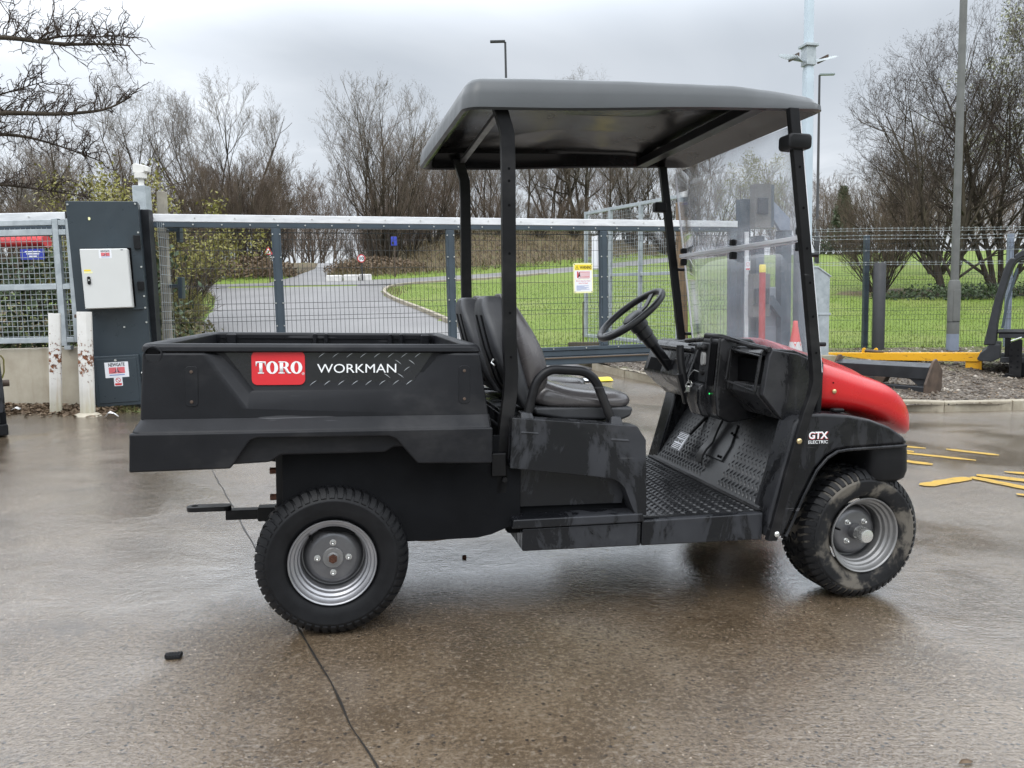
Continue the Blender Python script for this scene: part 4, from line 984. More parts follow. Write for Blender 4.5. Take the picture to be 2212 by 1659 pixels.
    seat(.080, .480); seat(.635, 1.035)
    # roll-over posts behind the seats
    def post(v):
        P = [(.572,.455),(.574,.56),(.586,.68),(.600,.80),(.6035,.88),(.5965,.975),(.584,1.60),(.580,1.68),(.562,1.735),(.548,1.775)]
        W_ = [.038,.043,.047,.048,.047,.0465,.0465,.047,.048,.048]
        m = MB(); m.loft([[(u-w/2,v-.017,z),(u+w/2,v-.017,z),(u+w/2,v+.017,z),(u-w/2,v+.017,z)] for (u, z), w in zip(P, W_)])
        p = m.build('roof_post', 'frame_paint', C, bevel=.003)
        for z in (.60, .93, 1.08, 1.28, 1.44, 1.52, 1.56): 
            u = np.interp(z, [q[1] for q in P], [q[0] for q in P]); s = -1 if v < .5 else 1
            MB().lathe([(.0045,0),(.0045,s*.0006)], (u, v+s*.0174, z), 'y', 10, cap1=True).build('bolt_hole', 'hole_shade_black', p)
        return p
    post(.062); post(1.078)
    MB().box(.535,.585,.03,.075,.52,.60).build('post_foot', 'frame_paint', C, bevel=.004)
    for u, z in ((.572,.585),(.582,.505)): MB().cyl((u,.045,z), (u,.036,z), .010, 6).build('post_bolt', 'frame_paint', C)
    MB().box(.556,.580,.08,1.06,1.758,1.775).build('cross_bar', 'hub_grey', C, bevel=.002)
    # windscreen posts: knee above the fender
    def spost(v):
        P = [(1.566,.262),(1.625,.515),(1.684,.730),(1.708,.800),(1.716,.850),(1.711,.900),(1.573,1.800)]; s = -1 if v < .5 else 1
        m = MB(); m.loft([[(u-.0185,v-.014,z),(u+.0185,v-.014,z),(u+.0185,v+.014,z),(u-.0185,v+.014,z)] for u, z in P])
        p = m.build('screen_post', 'frame_paint', C, bevel=.003)
        for z in (1.70,1.60,1.46,1.32,1.20,1.08,.95):
            u = np.interp(z, [.9,1.8], [1.711,1.573]); MB().lathe([(.0045,0),(.0045,s*.0006)], (u, v+s*.0144, z), 'y', 10, cap1=True).build('bolt_hole', 'hole_shade_black', p)
        if v < .5:
            MB().lathe([(.0105,0),(.0105,-.004),(.006,-.008)], (1.652,v-.014,.630), 'y', 14, cap1=True).build('post_bolt', 'brass_bolt', p); MB().lathe([(.0105,0),(.0105,-.004),(.006,-.008)], (1.580,v-.014,.288), 'y', 14, cap1=True).build('post_bolt', 'zinc', p)
        # thin light edge of the folded sheet
        return p
    spost(-.024+.0); spost(1.135)
    # moulded clamp at the top of the near post
    MB().loft([[(x,y,z) for x,z in rrect(1.552+q,1.640-q,1.660+q,1.712-q,.014,4)] for y, q in ((-.050,.005),(-.045,0),(.020,0),(.025,.005))]).build('screen_clamp', 'rubber', C, smooth=40)
    MB().box(1.535,1.60,1.118,1.165,1.58,1.63).build('screen_clamp', 'rubber', C, bevel=.01)
    # windscreen in two clear sheets
    def gu(z): return 1.648+(1.65-z)*.1515
    def sheet(z0, z1, name):
        return MB().grid(7, 5, lambda i, j: (gu(z0+(z1-z0)*j/4)-.010*math.cos((i/6-.5)*PI)+.0, .020+1.095*i/6, z0+(z1-z0)*j/4)).build(name, 'clear_acrylic', C, thick=.004, smooth=60)
    ws = sheet(1.374, 1.765, 'windscreen'); sheet(.875, 1.356, 'windscreen')
    MB().box(gu(1.365)-.026, gu(1.365)-.008, .02, 1.115, 1.3565, 1.3735).build('fold_strip', 'acrylic_edge', C, bevel=.004)
    MB().tube([(gu(1.352)-.012,.02,1.352),(gu(1.352)-.022,.57,1.352),(gu(1.352)-.012,1.115,1.352)], .0035, 6).build('fold_edge', 'acrylic_edge', C)
    for v0 in (.022, 1.113):
        MB().loft([[(gu(z)-.002,v0-.002,z),(gu(z)+.006,v0-.002,z),(gu(z)+.006,v0+.002,z),(gu(z)-.002,v0+.002,z)] for z in (.875,1.356)]).build('sheet_edge', 'acrylic_edge', C)
        MB().loft([[(gu(z)-.002,v0-.002,z),(gu(z)+.006,v0-.002,z),(gu(z)+.006,v0+.002,z),(gu(z)-.002,v0+.002,z)] for z in (1.374,1.765)]).build('sheet_edge', 'acrylic_edge', C)
    for v in (.05, .56, 1.07):
        MB().box(gu(1.385)-.030, gu(1.385)-.004, v-.015, v+.015, 1.376, 1.402).build('hinge_clip', 'rubber', C, bevel=.005); MB().box(gu(1.34)-.034, gu(1.34)-.008, v-.013, v+.017, 1.318, 1.3505).build('hinge_clip', 'rubber', C, bevel=.005)
    for z in (.98, 1.30):
        for v in (-.010, 1.121): MB().cyl((np.interp(z, [.9,1.8], [1.711,1.573])+.018, v, z), (gu(z)+.006, v, z), .008, 8).build('screen_knob', 'rubber', C)
    # roof shell
    def zb(u): return 1.735+.060*(u-.42)/1.3+ .012*sstep(.7,1.3,u)
    def zt(u): return float(np.interp(u, [.40,.46,.60,1.0,1.38,1.55,1.66,1.71,1.74], [1.832,1.843,1.852,1.870,1.881,1.872,1.861,1.851,1.840]))
    U0, U1, V0, V1 = .425, 1.722, -.005, 1.165
    def ring(ins, fz, r=.055, n=6): return [(x-.05*(y-V0)/(V1-V0)*(1-(x-U0)/(U1-U0)), y, fz(x, y)) for x, y in rr_dense(U0+ins, U1-ins, V0+ins, V1-ins, max(.02, r-ins*.5), n)]
    def rr_dense(x0, x1, y0, y1, r, n):
        P = rrect(x0, x1, y0, y1, r, n); out = []
        for a, b in zip(P, P[1:]+P[:1]):
            kk = 9 if math.dist(a, b) > .15 else 1
            for i in range(kk): out.append((a[0]+(b[0]-a[0])*i/kk, a[1]+(b[1]-a[1])*i/kk))
        return out
    cr = lambda x, y: zt(x)+.016*math.sin(PI*min(1, max(0, (y-V0)/(V1-V0))))
    low = lambda x, y: zb(x)
    sec = [ring(.012, lambda x, y: zb(x)-.002), ring(0, lambda x, y: zb(x)+.004), ring(.002, lambda x, y: zb(x)*.55+zt(x)*.45), ring(.010, lambda x, y: zt(x)-.024), ring(.022, lambda x, y: zt(x)-.010), ring(.042, lambda x, y: zt(x)-.001), ring(.09, lambda x, y: cr(x, y)-.004), ring(.25, cr), ring(.45, lambda x, y: cr(x, y)+.002)]
    und = [ring(.012, lambda x, y: zb(x)-.002), ring(.030, lambda x, y: zb(x)+.006), ring(.050, lambda x, y: zt(x)-.040), ring(.085, lambda x, y: zt(x)-.028), ring(.25, lambda x, y: zt(x)-.022-.018*math.sin(x*9)**2), ring(.45, lambda x, y: zt(x)-.018)]
    rf = MB().loft(sec, True, False, True).build('roof', 'roof_grey', C, smooth=50)
    MB().loft(und, True, False, True).build('roof_lining', 'roof_under', rf, smooth=50)
    for u in (1.30, 1.44, 1.52): 
        MB().cyl((u,.35,1.885), (u,.35,1.905), .009, 8).build('roof_bolt', 'zinc', rf)
    MB().box(1.44,1.49,.0,1.14,1.795,1.832).build('roof_bar', 'frame_paint', C, bevel=.003)
cab()
# ------------------------------------------------------------------ gates, fences, posts and cabinets at the yard's edge
def bolts(m, pts, r=.011, d=(0,-1,0)):
    d = Vector(d)
    for p in pts: p = Vector(p); m.cyl(p, p+d*.012, r, 6)
def mesh_panel(x0, x1, z0, z1, folds=(), sx=.0505, wire=.0028, hz=.2, fold_d=.028, zs=None):
    """welded mesh in the xz plane at y = 0, with pressed folds"""
    V, Fq = [], []
    def seg(p, q, r):
        p, q = np.array(p, float), np.array(q, float); d = q-p; d = d/np.linalg.norm(d); a = np.cross(d, (0.3,1,.2)); a /= np.linalg.norm(a); b = np.cross(d, a); n = len(V)
        for e in (p, q):
            for k in range(4): t = PI/4+k*PI/2; V.append(e+(a*math.cos(t)+b*math.sin(t))*r)
        for k in range(4): Fq.append((n+k, n+(k+1) % 4, n+4+(k+1) % 4, n+4+k))
    zz = [z0]; yy = [0]
    for f in folds: zz += [f-.035, f, f+.035]; yy += [0, -fold_d, 0]
    zz.append(z1); yy.append(0)
    for x in np.arange(x0+sx*.5, x1, sx):
        for k in range(len(zz)-1): seg((x, yy[k], zz[k]), (x, yy[k+1], zz[k+1]), wire)
    hs = zs if zs is not None else list(np.arange(z0+.03, z1, hz))+[f+e for f in folds for e in (-.04,.04)]
    for z in hs: seg((x0, .004, z), (x1, .004, z), wire*1.15)
    return np.array(V), np.array(Fq)
def sliding_gate():
    A, B = Vector((-3.968,8.557,0)), Vector((3.106,10.697,0)); d = (B-A); L = d.length; rz = math.atan2(d.y, d.x)
    g = thing('sliding_gate', 'blue grey cantilever sliding gate of welded mesh bays under a pale alloy rail', 'gate', (A.x, A.y, 0), rz)
    MB().box(-.01, L+.0, -.045, .045, 2.128, 2.212).build('top_rail', 'alu_rail', g, bevel=.006)
    m = MB(); bolts(m, [(x, -.045, 2.172) for x in np.arange(.1, L, .42)], .007); m.build('rail_rivet', 'zinc', g, kind='stuff')
    MB().box(0, L, -.040, .040, 2.070, 2.126).build('upper_beam', 'gate_blue', g, bevel=.005)
    S = [.02, 1.375, 3.40, 5.42, 7.33]
    for s in S: MB().box(s-.052, s+.052, -.038, .038, .590, 2.069).build('gate_stile', 'gate_blue', g, bevel=.006)
    for s in S[1:4]:
        MB().box(s-.028, s+.028, -.045, -.0385, .60, 2.06).build('cover_strip', 'gate_blue', g, bevel=.002)
        m = MB(); bolts(m, [(s+e, -.039, z) for e in (-.040,.040) for z in np.arange(.70, 2.05, .26)], .009); m.build('stile_bolt', 'zinc', g, kind='stuff')
    MB().box(0, L, -.05, .05, .545, .589).build('lower_beam', 'gate_blue', g, bevel=.004)
    MB().box(0, L, -.035, .06, .470, .543).build('track_beam', 'gate_blue', g, bevel=.010)
    MB().box(0, L, -.060, .06, .362, .4675).build('track_beam', 'gate_blue', g, bevel=.012)
    MB().tube([(2.5,-.075,.452),(L-.2,-.075,.452)], .011, 8).build('cable_conduit', 'hose_brown', g)
    m = MB(); bolts(m, [(x, -.05, .57) for x in np.arange(.2, L, .45)], .009); m.build('beam_bolt', 'zinc', g, kind='stuff')
    m = MB(); bolts(m, [(x, -.04, 2.10) for x in np.arange(.2, L, .30)], .009); m.build('beam_bolt', 'zinc', g, kind='stuff')
    for a, b in zip(S, S[1:]):
        V, Fq = mesh_panel(a+.05, b-.05, .59, 2.07, folds=(1.11, 1.985)); V[:,1] += .01
        np_mesh('wire_mesh', V, Fq, 'fence_wire', g, kind='stuff', smooth=False)
    # warning sign
    s = thing('warning_sign', 'white and yellow warning sign wired to the sliding gate mesh', 'sign', (0,0,0), 0); s.matrix_world = Matrix.Translation(A+d.normalized()*5.128) @ Matrix.Rotation(rz, 4, 'Z') @ Matrix.Translation((0,-.035,1.466))
    MB().prism(rrect(-.134,.134,-.191,.191,.018), 0, .004).build('sign_plate', 'pale_yellow', s)
    def rect(x0, x1, z0, z1, mt, nm, k=1): return MB().prism(rrect(x0, x1, z0, z1, .003, 1), -.0008*k, -.0002).build(nm, mt, s)
    rect(-.118,.118,.103,.172,'label_yellow','header_band'); rect(-.118,.118,-.012,.097,'label_white','picture_field'); rect(-.118,.118,-.172,-.018,'label_white','text_field')
    tr = MB(); tr.prism([(-.108,.112),(-.060,.112),(-.084,.158)], -.0014, -.0008).build('warning_triangle', 'ink_black', s)
    MB().prism([(-.102,.1155),(-.066,.1155),(-.084,.150)], -.002, -.0014).build('triangle_field', 'label_yellow', s); MB().prism([(-.0865,.122),(-.0815,.122),(-.0815,.139),(-.0865,.139)], -.0026, -.002).build('exclamation_mark', 'ink_black', s)
    def txt(t, w, h, c, mt, nm, bold=0):
        o = text_mesh(t, .04, mt, nm, s, bold=bold, extr=.0002); xs = [v.co.x for v in o.data.vertices]; ys = [v.co.y for v in o.data.vertices]
        for v in o.data.vertices: v.co.x = (v.co.x-(max(xs)+min(xs))/2)*w/(max(xs)-min(xs)); v.co.y = (v.co.y-(max(ys)+min(ys))/2)*h/(max(ys)-min(ys))
        stand(o, c)
    txt('WARNING', .160, .040, (.034,-.0014,.136), 'ink_black', 'sign_lettering', .001)
    pic = MB(); pic.prism([(-.085,.002),(-.068,.002),(-.062,.03),(-.068,.085),(-.085,.085)], -.0016, -.0008); pic.box(-.048,.085,-.0016,-.0008,.076,.081); pic.box(-.048,.085,-.0016,-.0008,.012,.017)
    for x in np.arange(-.045, .086, .0145): pic.box(x-.0025, x+.0025, -.0018, -.0008, .004, .083)
    pic.build('gate_picture', 'label_red', s)
    pm = MB(); pm.prism([(-.062,.070),(-.052,.076),(-.046,.068),(-.052,.052),(-.040,.030),(-.046,.010),(-.055,.028),(-.066,.006),(-.072,.010),(-.062,.045)], -.0024, -.0016).build('figure_picture', 'ink_black', s)
    MB().prism([(-.070,-.003),(-.058,.001),(-.058,-.0015),(.085,-.0015),(.085,-.0045),(-.058,-.0045),(-.058,-.007)], -.0016, -.0008).build('arrow_picture', 'label_red', s)
    txt('Moving Gate Can Cause', .195, .020, (0,-.0014,-.038), 'label_pink', 'sign_lettering', .0006); txt('Injury Or Death', .125, .020, (0,-.0014,-.066), 'label_pink', 'sign_lettering', .0006)
    for z, w in ((-.098,.17),(-.108,.11),(-.120,.17),(-.130,.14),(-.143,.18),(-.153,.06)): rect(-.095, -.095+w, z-.0025, z+.0025, 'label_blue', 'text_line', 2)
    m = MB()
    for x in (-.118,.118):
        for z in (-.176,.176): m.cyl((x,0,z), (x,-.004,z), .006, 8)
    m.build('sign_screw', 'hub_grey', s, kind='stuff')
    return g, A, d.normalized(), rz
GATE, GA, GD, GRZ = sliding_gate()

def left_side():
    z0 = .155
    # grey blue drive cabinet, slightly out of plumb
    c = thing('gate_control_cabinet', 'tall dark blue grey gate drive cabinet leaning beside the sliding gate', 'cabinet', (-4.05,7.95,z0), R(21), ry=R(-1.2))
    MB().box(-.322,.328,0,.30,.0,2.115).build('cabinet_body', 'cabinet_blue', c, bevel=.006)
    m = MB(); bolts(m, [(-.305,0,2.08),(.305,0,2.09),(.310,0,1.80),(.310,0,1.45),(.312,0,1.15),(.312,0,.88),(.312,0,1.03),(.10,0,.84)], .010); m.build('cabinet_bolt', 'zinc', c, kind='stuff')
    MB().prism(rrect(-.135,-.115,1.925,1.955,.008), -.006, .0).build('paint_chip', 'pale_yellow', c)
    MB().box(-.235,.290,-.030,-.002,1.015,1.03).build('box_shelf', 'cabinet_blue', c, bevel=.002)
    MB().box(-.228,.228,-.012,-.001,1.05,1.645).build('box_recess', 'hole_shade_black', c)
    w = MB().box(-.212,.212,-.20,-.012,1.035,1.625).build('control_box', 'door_white', c, bevel=.008, seg=3)
    MB().box(-.206,.206,-.2085,-.202,1.041,1.619).build('box_door', 'door_white', w, bevel=.004)
    MB().prism(rrect(-.168,-.138,1.275,1.355,.014,5), -.222, -.2085).build('door_lock', 'rubber', w, bevel=.003); MB().lathe([(.009,-.222),(.009,-.226)], (-.153,0,1.318), 'y', 12, cap1=True).build('key_slot', 'zinc', w)
    def plate(x0, x1, za, zb_, mt, nm, par, y=-.2085, k=1): return MB().prism(rrect(x0, x1, za, zb_, .003, 1), y-.0009*k, y-.0001).build(nm, mt, par)
    plate(-.190,-.130,1.405,1.422,'label_yellow','door_label',w); plate(-.190,-.115,1.385,1.403,'pale_yellow','door_label',w)
    plate(.150,.175,1.606,1.614,'label_navy','maker_plate',w)
    def logo(cx, cz, s, par, y):
        plate(cx-.062*s, cx+.062*s, cz-.050*s, cz+.040*s, 'label_white', 'company_sticker', par, y)
        t = text_mesh('NEWGATE', .028*s, 'ink_black', 'sticker_lettering', par, bold=.0008*s, extr=.0002); xs = [v.co.x for v in t.data.vertices]
        for v in t.data.vertices: v.co.x *= .086*s/(max(xs)-min(xs))
        stand(t, (cx, y-.0013, cz+.024*s))
        MB().prism([(cx-.042*s,cz-.026*s),(cx+.042*s,cz-.026*s),(cx+.042*s,cz+.010*s),(cx-.042*s,cz+.010*s)], y-.0017, y-.001).build('sticker_field', 'label_pink', par)
        for sg in (-1, 1): MB().prism([(cx+sg*.003*s,cz+.008*s),(cx+sg*.003*s,cz-.018*s),(cx+sg*.034*s,cz-.026*s),(cx+sg*.010*s,cz-.026*s+.010*s)], y-.0024, y-.0017).build('sticker_gate', 'label_navy', par)
        MB().box(cx-.0012*s, cx+.0012*s, y-.0026, y-.0017, cz-.026*s, cz+.010*s).build('sticker_line', 'label_white', par)
        MB().box(cx-.040*s, cx+.040*s, y-.0016, y-.001, cz-.038*s, cz-.032*s).build('sticker_smallprint', 'label_blue', par)
    logo(.012, 1.575, .92, w, -.2087)
    # small lower cabinet door
    d = MB().box(-.205,.215,-.10,-.001,.035,.555).build('motor_housing', 'cabinet_blue', c, bevel=.008, seg=3)
    MB().box(-.178,.190,-.108,-.1005,.075,.525).build('housing_door', 'cabinet_blue', d, bevel=.004)
    logo(.005, .420, 1.75, d, -.1082); MB().lathe([(.013,-.1082),(.012,-.113)], (.0,0,.508), 'y', 14, cap1=True).build('door_lock', 'zinc', d)
    plate(-.030,.048,.245,.335,'label_white','warning_sticker',d,-.1082)
    r = MB(); n = 20; cx, cz = .009, .305; vs = []
    for i in range(n): a = 2*PI*i/n; vs += [(cx+.024*math.cos(a), -.1097, cz+.024*math.sin(a)), (cx+.018*math.cos(a), -.1097, cz+.018*math.sin(a))]
    r.add(vs, [(2*i, 2*i+1, (2*i+3) % (2*n), (2*i+2) % (2*n)) for i in range(n)]); r.obox((cx,-.1095,cz), .020, .0004, .003, Matrix.Rotation(R(45), 3, 'Y')); r.build('prohibition_ring', 'label_red', d, fixn=False)
    plate(-.022,.040,.252,.274,'label_red','sticker_band',d,-.1091)
    m = MB()
    for x in (-.235,.245):
        for z in (.30,.36): m.cyl((x-.02,-.06,z), (x+.02,-.06,z), .014, 8)
    m.build('cable_gland', 'zinc', d)
    for z, hh in ((1.70,.07),(1.255,.045)): MB().box(.262,.325,-.05,-.001,z-hh,z+hh).build('photo_cell', 'rubber', c, bevel=.006)
    # dark rubber edged post behind
    p = thing('gate_guide_post', 'dark slim guide post between the cabinet and the gate', 'post', (-3.84,8.36,.12))
    MB().box(-.045,.045,-.05,.05,0,2.11).build('post_body', 'steel_black', p, bevel=.006)
    V, Fq = mesh_panel(0, .30, .1, 2.0, sx=.05, hz=.1); V = np.stack([V[:,1]*1+.075, V[:,0]+.04, V[:,2]], -1); np_mesh('wire_mesh', V, Fq, 'wire_light', p, kind='stuff', smooth=False)
    # camera pole
    p = thing('camera_post', 'galvanised square post carrying a white camera behind the blue cabinet', 'post', (-4.0,8.62,.15))
    MB().box(-.072,.072,-.072,.072,0,2.37).build('post_shaft', 'galvanised', p, bevel=.006)
    p = thing('security_camera', 'white thermal camera on a round bracket on top of the galvanised post', 'camera', (-4.0,8.62,2.52)); p.scale = (.74, .74, .80)
    MB().lathe([(.045,0),(.040,.05),(.040,.10),(.088,.105),(.090,.165),(.075,.170)], (0,0,0), 'z', 24, True, True).build('camera_base', 'camera_white', p)
    MB().prism([(-.085,.172),(.075,.172),(.085,.20),(.085,.275),(-.06,.300),(-.085,.285)], -.062, .062).build('camera_head', 'camera_white', p, bevel=.010, seg=3)
    MB().prism([(.070,.195),(.135,.185),(.140,.255),(.080,.272)], -.050, .050).build('camera_nose', 'camera_white', p, bevel=.008)
    # timber post with hinge plates behind the gate
    p = thing('timber_post', 'weathered timber post behind the left end of the sliding gate', 'post', (-3.93,8.82,.12), ry=R(1.5))
    MB().box(-.045,.045,-.04,.04,0,2.37).build('post_shaft', 'timber_grey', p, bevel=.008)
    for z in (1.95, 1.32): MB().box(.05,.19,-.03,.0,z-.02,z+.02).box(.16,.205,-.045,.045,z-.14,z+.10).build('catch_plate', 'gate_blue', p, bevel=.004)
    # concrete retaining wall
    w = thing('concrete_wall', 'low pale concrete retaining wall below the galvanised mesh panel', 'wall', (-4.43,7.96,.12))
    MB().prism([(-5.0,-.1),(0,-.1),(0,.68),(-5.0,.66)], 0, .22).build('wall_body', 'wall_concrete', w, bevel=.015, seg=3)
    # galvanised mesh panel and its gate rail
    g = thing('galvanised_fence', 'galvanised square mesh fence panel standing behind the white bollards', 'fence', (-4.40,7.93,.12))
    f = [(-5,-.085+.0)]
    for nm, x0, x1, za, zb_ in (('panel_stile',-.058,0,.735,1.98),('panel_stile',-.195,-.135,.70,1.985),('panel_rail',-5,-.197,1.92,1.975),('panel_rail',-5,-.197,1.82,1.882),('panel_rail',-.133,-.060,1.915,1.965),('panel_rail',-.133,-.060,1.82,1.875),('panel_rail',-5,-.197,1.275,1.330),('panel_rail',-.133,-.060,1.275,1.328),('panel_rail',-5,-.197,.735,.790),('panel_rail',-.133,-.060,.735,.788)):
        MB().box(x0, x1, -.028, .028, za, zb_).build(nm, 'galvanised', g, bevel=.004)
    V, Fq = mesh_panel(-5, -.06, .79, 1.90, sx=.0535, wire=.0032, zs=list(np.arange(.80, 1.9, .0535))); np_mesh('wire_mesh', V, Fq, 'wire_light', g, kind='stuff', smooth=False)
    MB().box(-.165,-.10,-.03,.03,.66,.70).build('panel_foot', 'galvanised', g, bevel=.003)
    r = thing('gate_rail', 'pale alloy gate rail above the galvanised mesh panel', 'rail', (-4.62,8.28,0))
    MB().box(-5,-.02,-.05,.05,2.128,2.212).build('rail_body', 'alu_rail', r, bevel=.006); MB().box(-5,.02,-.05,.05,2.03,2.125).build('rail_beam', 'gate_blue', r, bevel=.004); MB().box(-.02,.12,-.05,.05,2.10,2.22).build('rail_end', 'rubber', r, bevel=.01)
    m = MB(); bolts(m, [(x,-.05,2.17) for x in np.arange(-4.8,0,.4)], .008); m.build('rail_rivet', 'zinc', r, kind='stuff')
    MB().box(-5,.03,-.04,.04,.40,.60).build('lower_beam', 'steel_black', r)
    MB().box(.0,.09,-.04,.04,.4,2.1).build('rail_post', 'steel_black', r)
    # two bollards
    for x, y, w_, h, lab, rz, ry in ((-4.545,7.64,.054,1.0,'white painted square bollard with flaking foot in front of the concrete wall',.5,.055), (-4.145,7.49,.064,1.02,'rust scarred white octagonal bollard beside the blue cabinet',.3,.035)):
        b = thing('bollard', lab, 'bollard', (x, y, float(tz0(x, y))-.01), rz, 'white rusty bollards by the gate', ry)
        if w_ < .06: MB().prism(rrect(-w_,w_,-w_,w_,.022,3), 0, h, 'z').build('bollard_post', 'rusty_white', b, bevel=.003)
        else: MB().prism([(w_*1.07*math.cos(PI/8+k*PI/4), w_*1.07*math.sin(PI/8+k*PI/4)) for k in range(8)], 0, h, 'z').build('bollard_post', 'rusty_white', b, bevel=.004)
        MB().lathe([(.055,h+.001),(.050,h-.012)], (0,0,0), 'z', 12).build('bollard_rim', 'steel_rusty', b)
        if w_ > .06:
            MB().box(-.085,-.03,-.02,.02,h-.06,h-.025).build('lock_lug', 'steel_rusty', b, bevel=.006)
            MB().lathe([(.15,0),(.13,.015),(.085,.035),(.07,.04)], (0,0,0), 'z', 16).build('bollard_footing', 'wall_concrete', b)
left_side()

def right_side():
    # swing gate leaf of galvanised mesh standing open behind the sliding gate
    A, B = Vector((1.46,15.2,.0)), Vector((2.68,12.45,0)); d = B-A; L = d.length; rz = math.atan2(d.y, d.x)
    g = thing('mesh_gate', 'galvanised square mesh gate leaf standing open behind the warning sign', 'gate', (A.x, A.y, .42), rz, ry=R(1.8))
    ps = [0, L*.30, L*.63, L]
    for i, s in enumerate(ps): MB().box(s-.035, s+.035, -.03, .03, 0.09, 2.50-.0).build('gate_stile', 'galvanised', g, bevel=.004)
    for a, b in zip(ps, ps[1:]):
        for z in (.12, 1.28, 2.47): MB().box(a+.036, b-.036, -.025, .025, z-.028, z+.028).build('gate_rail', 'galvanised', g, bevel=.004)
        V, Fq = mesh_panel(a+.03, b-.03, .15, 2.45, sx=.062, wire=.0028, zs=list(np.arange(.16, 2.45, .062))); np_mesh('wire_mesh', V, Fq, 'wire_light', g, kind='stuff', smooth=False)
    m = MB()
    for s in np.arange(.1, L-.05, .10): m.box(s-.008, s+.008, -.006, .006, -.10, .09)
    m.build('gate_spikes', 'galvanised', g, kind='stuff')
    MB().tube([(-.05,-.04,-.12),(-.05,-.04,.75),(-.02,-.04,.78)], .012, 6).build('drop_bolt', 'steel_rusty', g)
    MB().prism(rrect(.28,.62,1.42,2.02,.01), -.036, -.030).build('notice_board', 'label_white', g)
    t = thing('timber_post', 'brown timber post supporting the open mesh gate by the windscreen', 'post', (2.62,11.75,.0), .2, ry=R(-1))
    MB().box(-.06,.06,-.055,.055,0,2.62).build('post_shaft', 'timber', t, bevel=.01)
    t = thing('sleeper', 'dark timber sleeper lying on the grass behind the sliding gate', 'timber', (1.30,14.6,.33), R(-20))
    MB().box(-.22,.42,-.07,.07,0,.11).build('sleeper_body', 'timber_dark', t, bevel=.012); MB().box(-.226,-.221,-.065,.065,.005,.105).build('sleeper_end', 'timber', t)
    # receiving frame of the sliding gate, seen through the windscreen
    p = thing('gate_receiver', 'dark blue gate receiving posts with brown catch boxes behind the windscreen', 'gate post', (3.27,10.92,-.02), GRZ)
    for x, h, w_ in ((.0,2.55,.075),(.23,2.05,.065),(.66,2.13,.085),(.93,2.0,.055)): MB().box(x-w_, x+w_, -.07, .07, 0, h).build('receiver_post', 'gate_blue', p, bevel=.005)
    MB().box(.055,.31,-.20,-.071,2.14,2.74).build('catch_box', 'box_brown', p, bevel=.006); MB().box(.315,.385,-.16,-.05,2.16,2.74).build('box_side', 'gate_blue', p, bevel=.004)
    MB().box(.085,.245,-.235,-.201,2.33,2.55).build('catch_guide', 'steel_black', p, bevel=.01)
    MB().box(.02,.29,-.22,-.071,.92,1.52).build('catch_box', 'box_brown', p, bevel=.006); MB().box(.03,.25,-.27,-.221,1.10,1.32).build('catch_guide', 'steel_black', p, bevel=.01)
    MB().prism([(.39,2.55),(.45,2.55),(.74,2.30),(.745,2.14),(.58,2.13),(.39,2.40)], -.03, .03).build('gusset', 'pole_base_blue', p, bevel=.004)
    MB().prism([(.33,1.22),(.43,1.22),(.62,.98),(.62,.30),(.56,.30),(.56,.90),(.40,1.08),(.33,1.08)], -.10, .0).build('brace', 'gate_blue', p, bevel=.004)
    MB().box(-.03,.03,-.10,-.071,.2,2.10).build('receiver_edge', 'alu_rail', p, bevel=.004)
    MB().prism(rrect(-.03,.045,1.57,1.70,.004), -.106, -.1005).build('warning_sticker', 'label_white', p); MB().lathe([(.028,-.108),(.022,-.108)], (.008,0,1.655), 'y', 18).build('sticker_ring', 'label_red', p, fixn=False); MB().box(-.022,.038,-.108,-.1062,1.578,1.60).build('sticker_band', 'label_red', p)
    c = thing('equipment_cabinet', 'grey equipment cabinet behind the red post and the windscreen', 'cabinet', (3.78,11.15,-.1), .1)
    MB().box(-.19,.22,-.02,.30,0,1.42).build('cabinet_body', 'box_grey', c, bevel=.008); MB().box(-.16,.19,-.032,-.021,.1,.86).build('cabinet_door', 'box_grey', c, bevel=.004)
    b = thing('marker_post', 'round red post with a yellow top behind the windscreen', 'post', (3.36,10.35,-.12))
    MB().lathe([(.042,0),(.042,1.62)], (0,0,0), 'z', 16).build('post_shaft', 'post_red', b, smooth=60); MB().lathe([(.0425,1.621),(.0425,1.71),(.036,1.722),(0,1.722)], (0,0,0), 'z', 16).build('post_cap', 'label_yellow', b, smooth=50)
    # traffic cone
    c = thing('traffic_cone', 'orange red traffic cone with a white sleeve beyond the cart bonnet', 'traffic cone', (3.88,10.55,.08))
    MB().box(-.19,.19,-.19,.19,0,.035).build('cone_base', 'cone_red', c, bevel=.012)
    def rz_(z): return .145-.118*z/.75
    MB().lathe([(rz_(z), z) for z in (.036,.13)], (0,0,0), 'z', 24).build('cone_foot', 'cone_red', c, smooth=60)
    MB().lathe([(rz_(z)+.004, z) for z in (.131,.48)], (0,0,0), 'z', 24).build('cone_sleeve', 'cone_white', c, smooth=60)
    MB().lathe([(rz_(z), z) for z in (.481,.70)]+[(.034,.705),(.030,.76),(.022,.765)], (0,0,0), 'z', 24, cap1=True).build('cone_tip', 'cone_red', c, smooth=60)
    for k in range(3):
        a = R(-110+k*60); MB().add([((rz_(.48)+.0055)*math.cos(a-.35), (rz_(.48)+.0055)*math.sin(a-.35), .482), ((rz_(.48)+.0055)*math.cos(a+.35), (rz_(.48)+.0055)*math.sin(a+.35), .482), ((rz_(.41)+.0065)*math.cos(a), (rz_(.41)+.0065)*math.sin(a), .41)], [(0,1,2)]).build('cone_drip', 'cone_red', c, fixn=False)
    # tall camera mast with anti-climb spikes and its galvanised box
    m_ = thing('camera_mast', 'tall pale grey square mast with a ring of anti-climb spikes', 'mast', (4.40,11.6,-.12), .25)
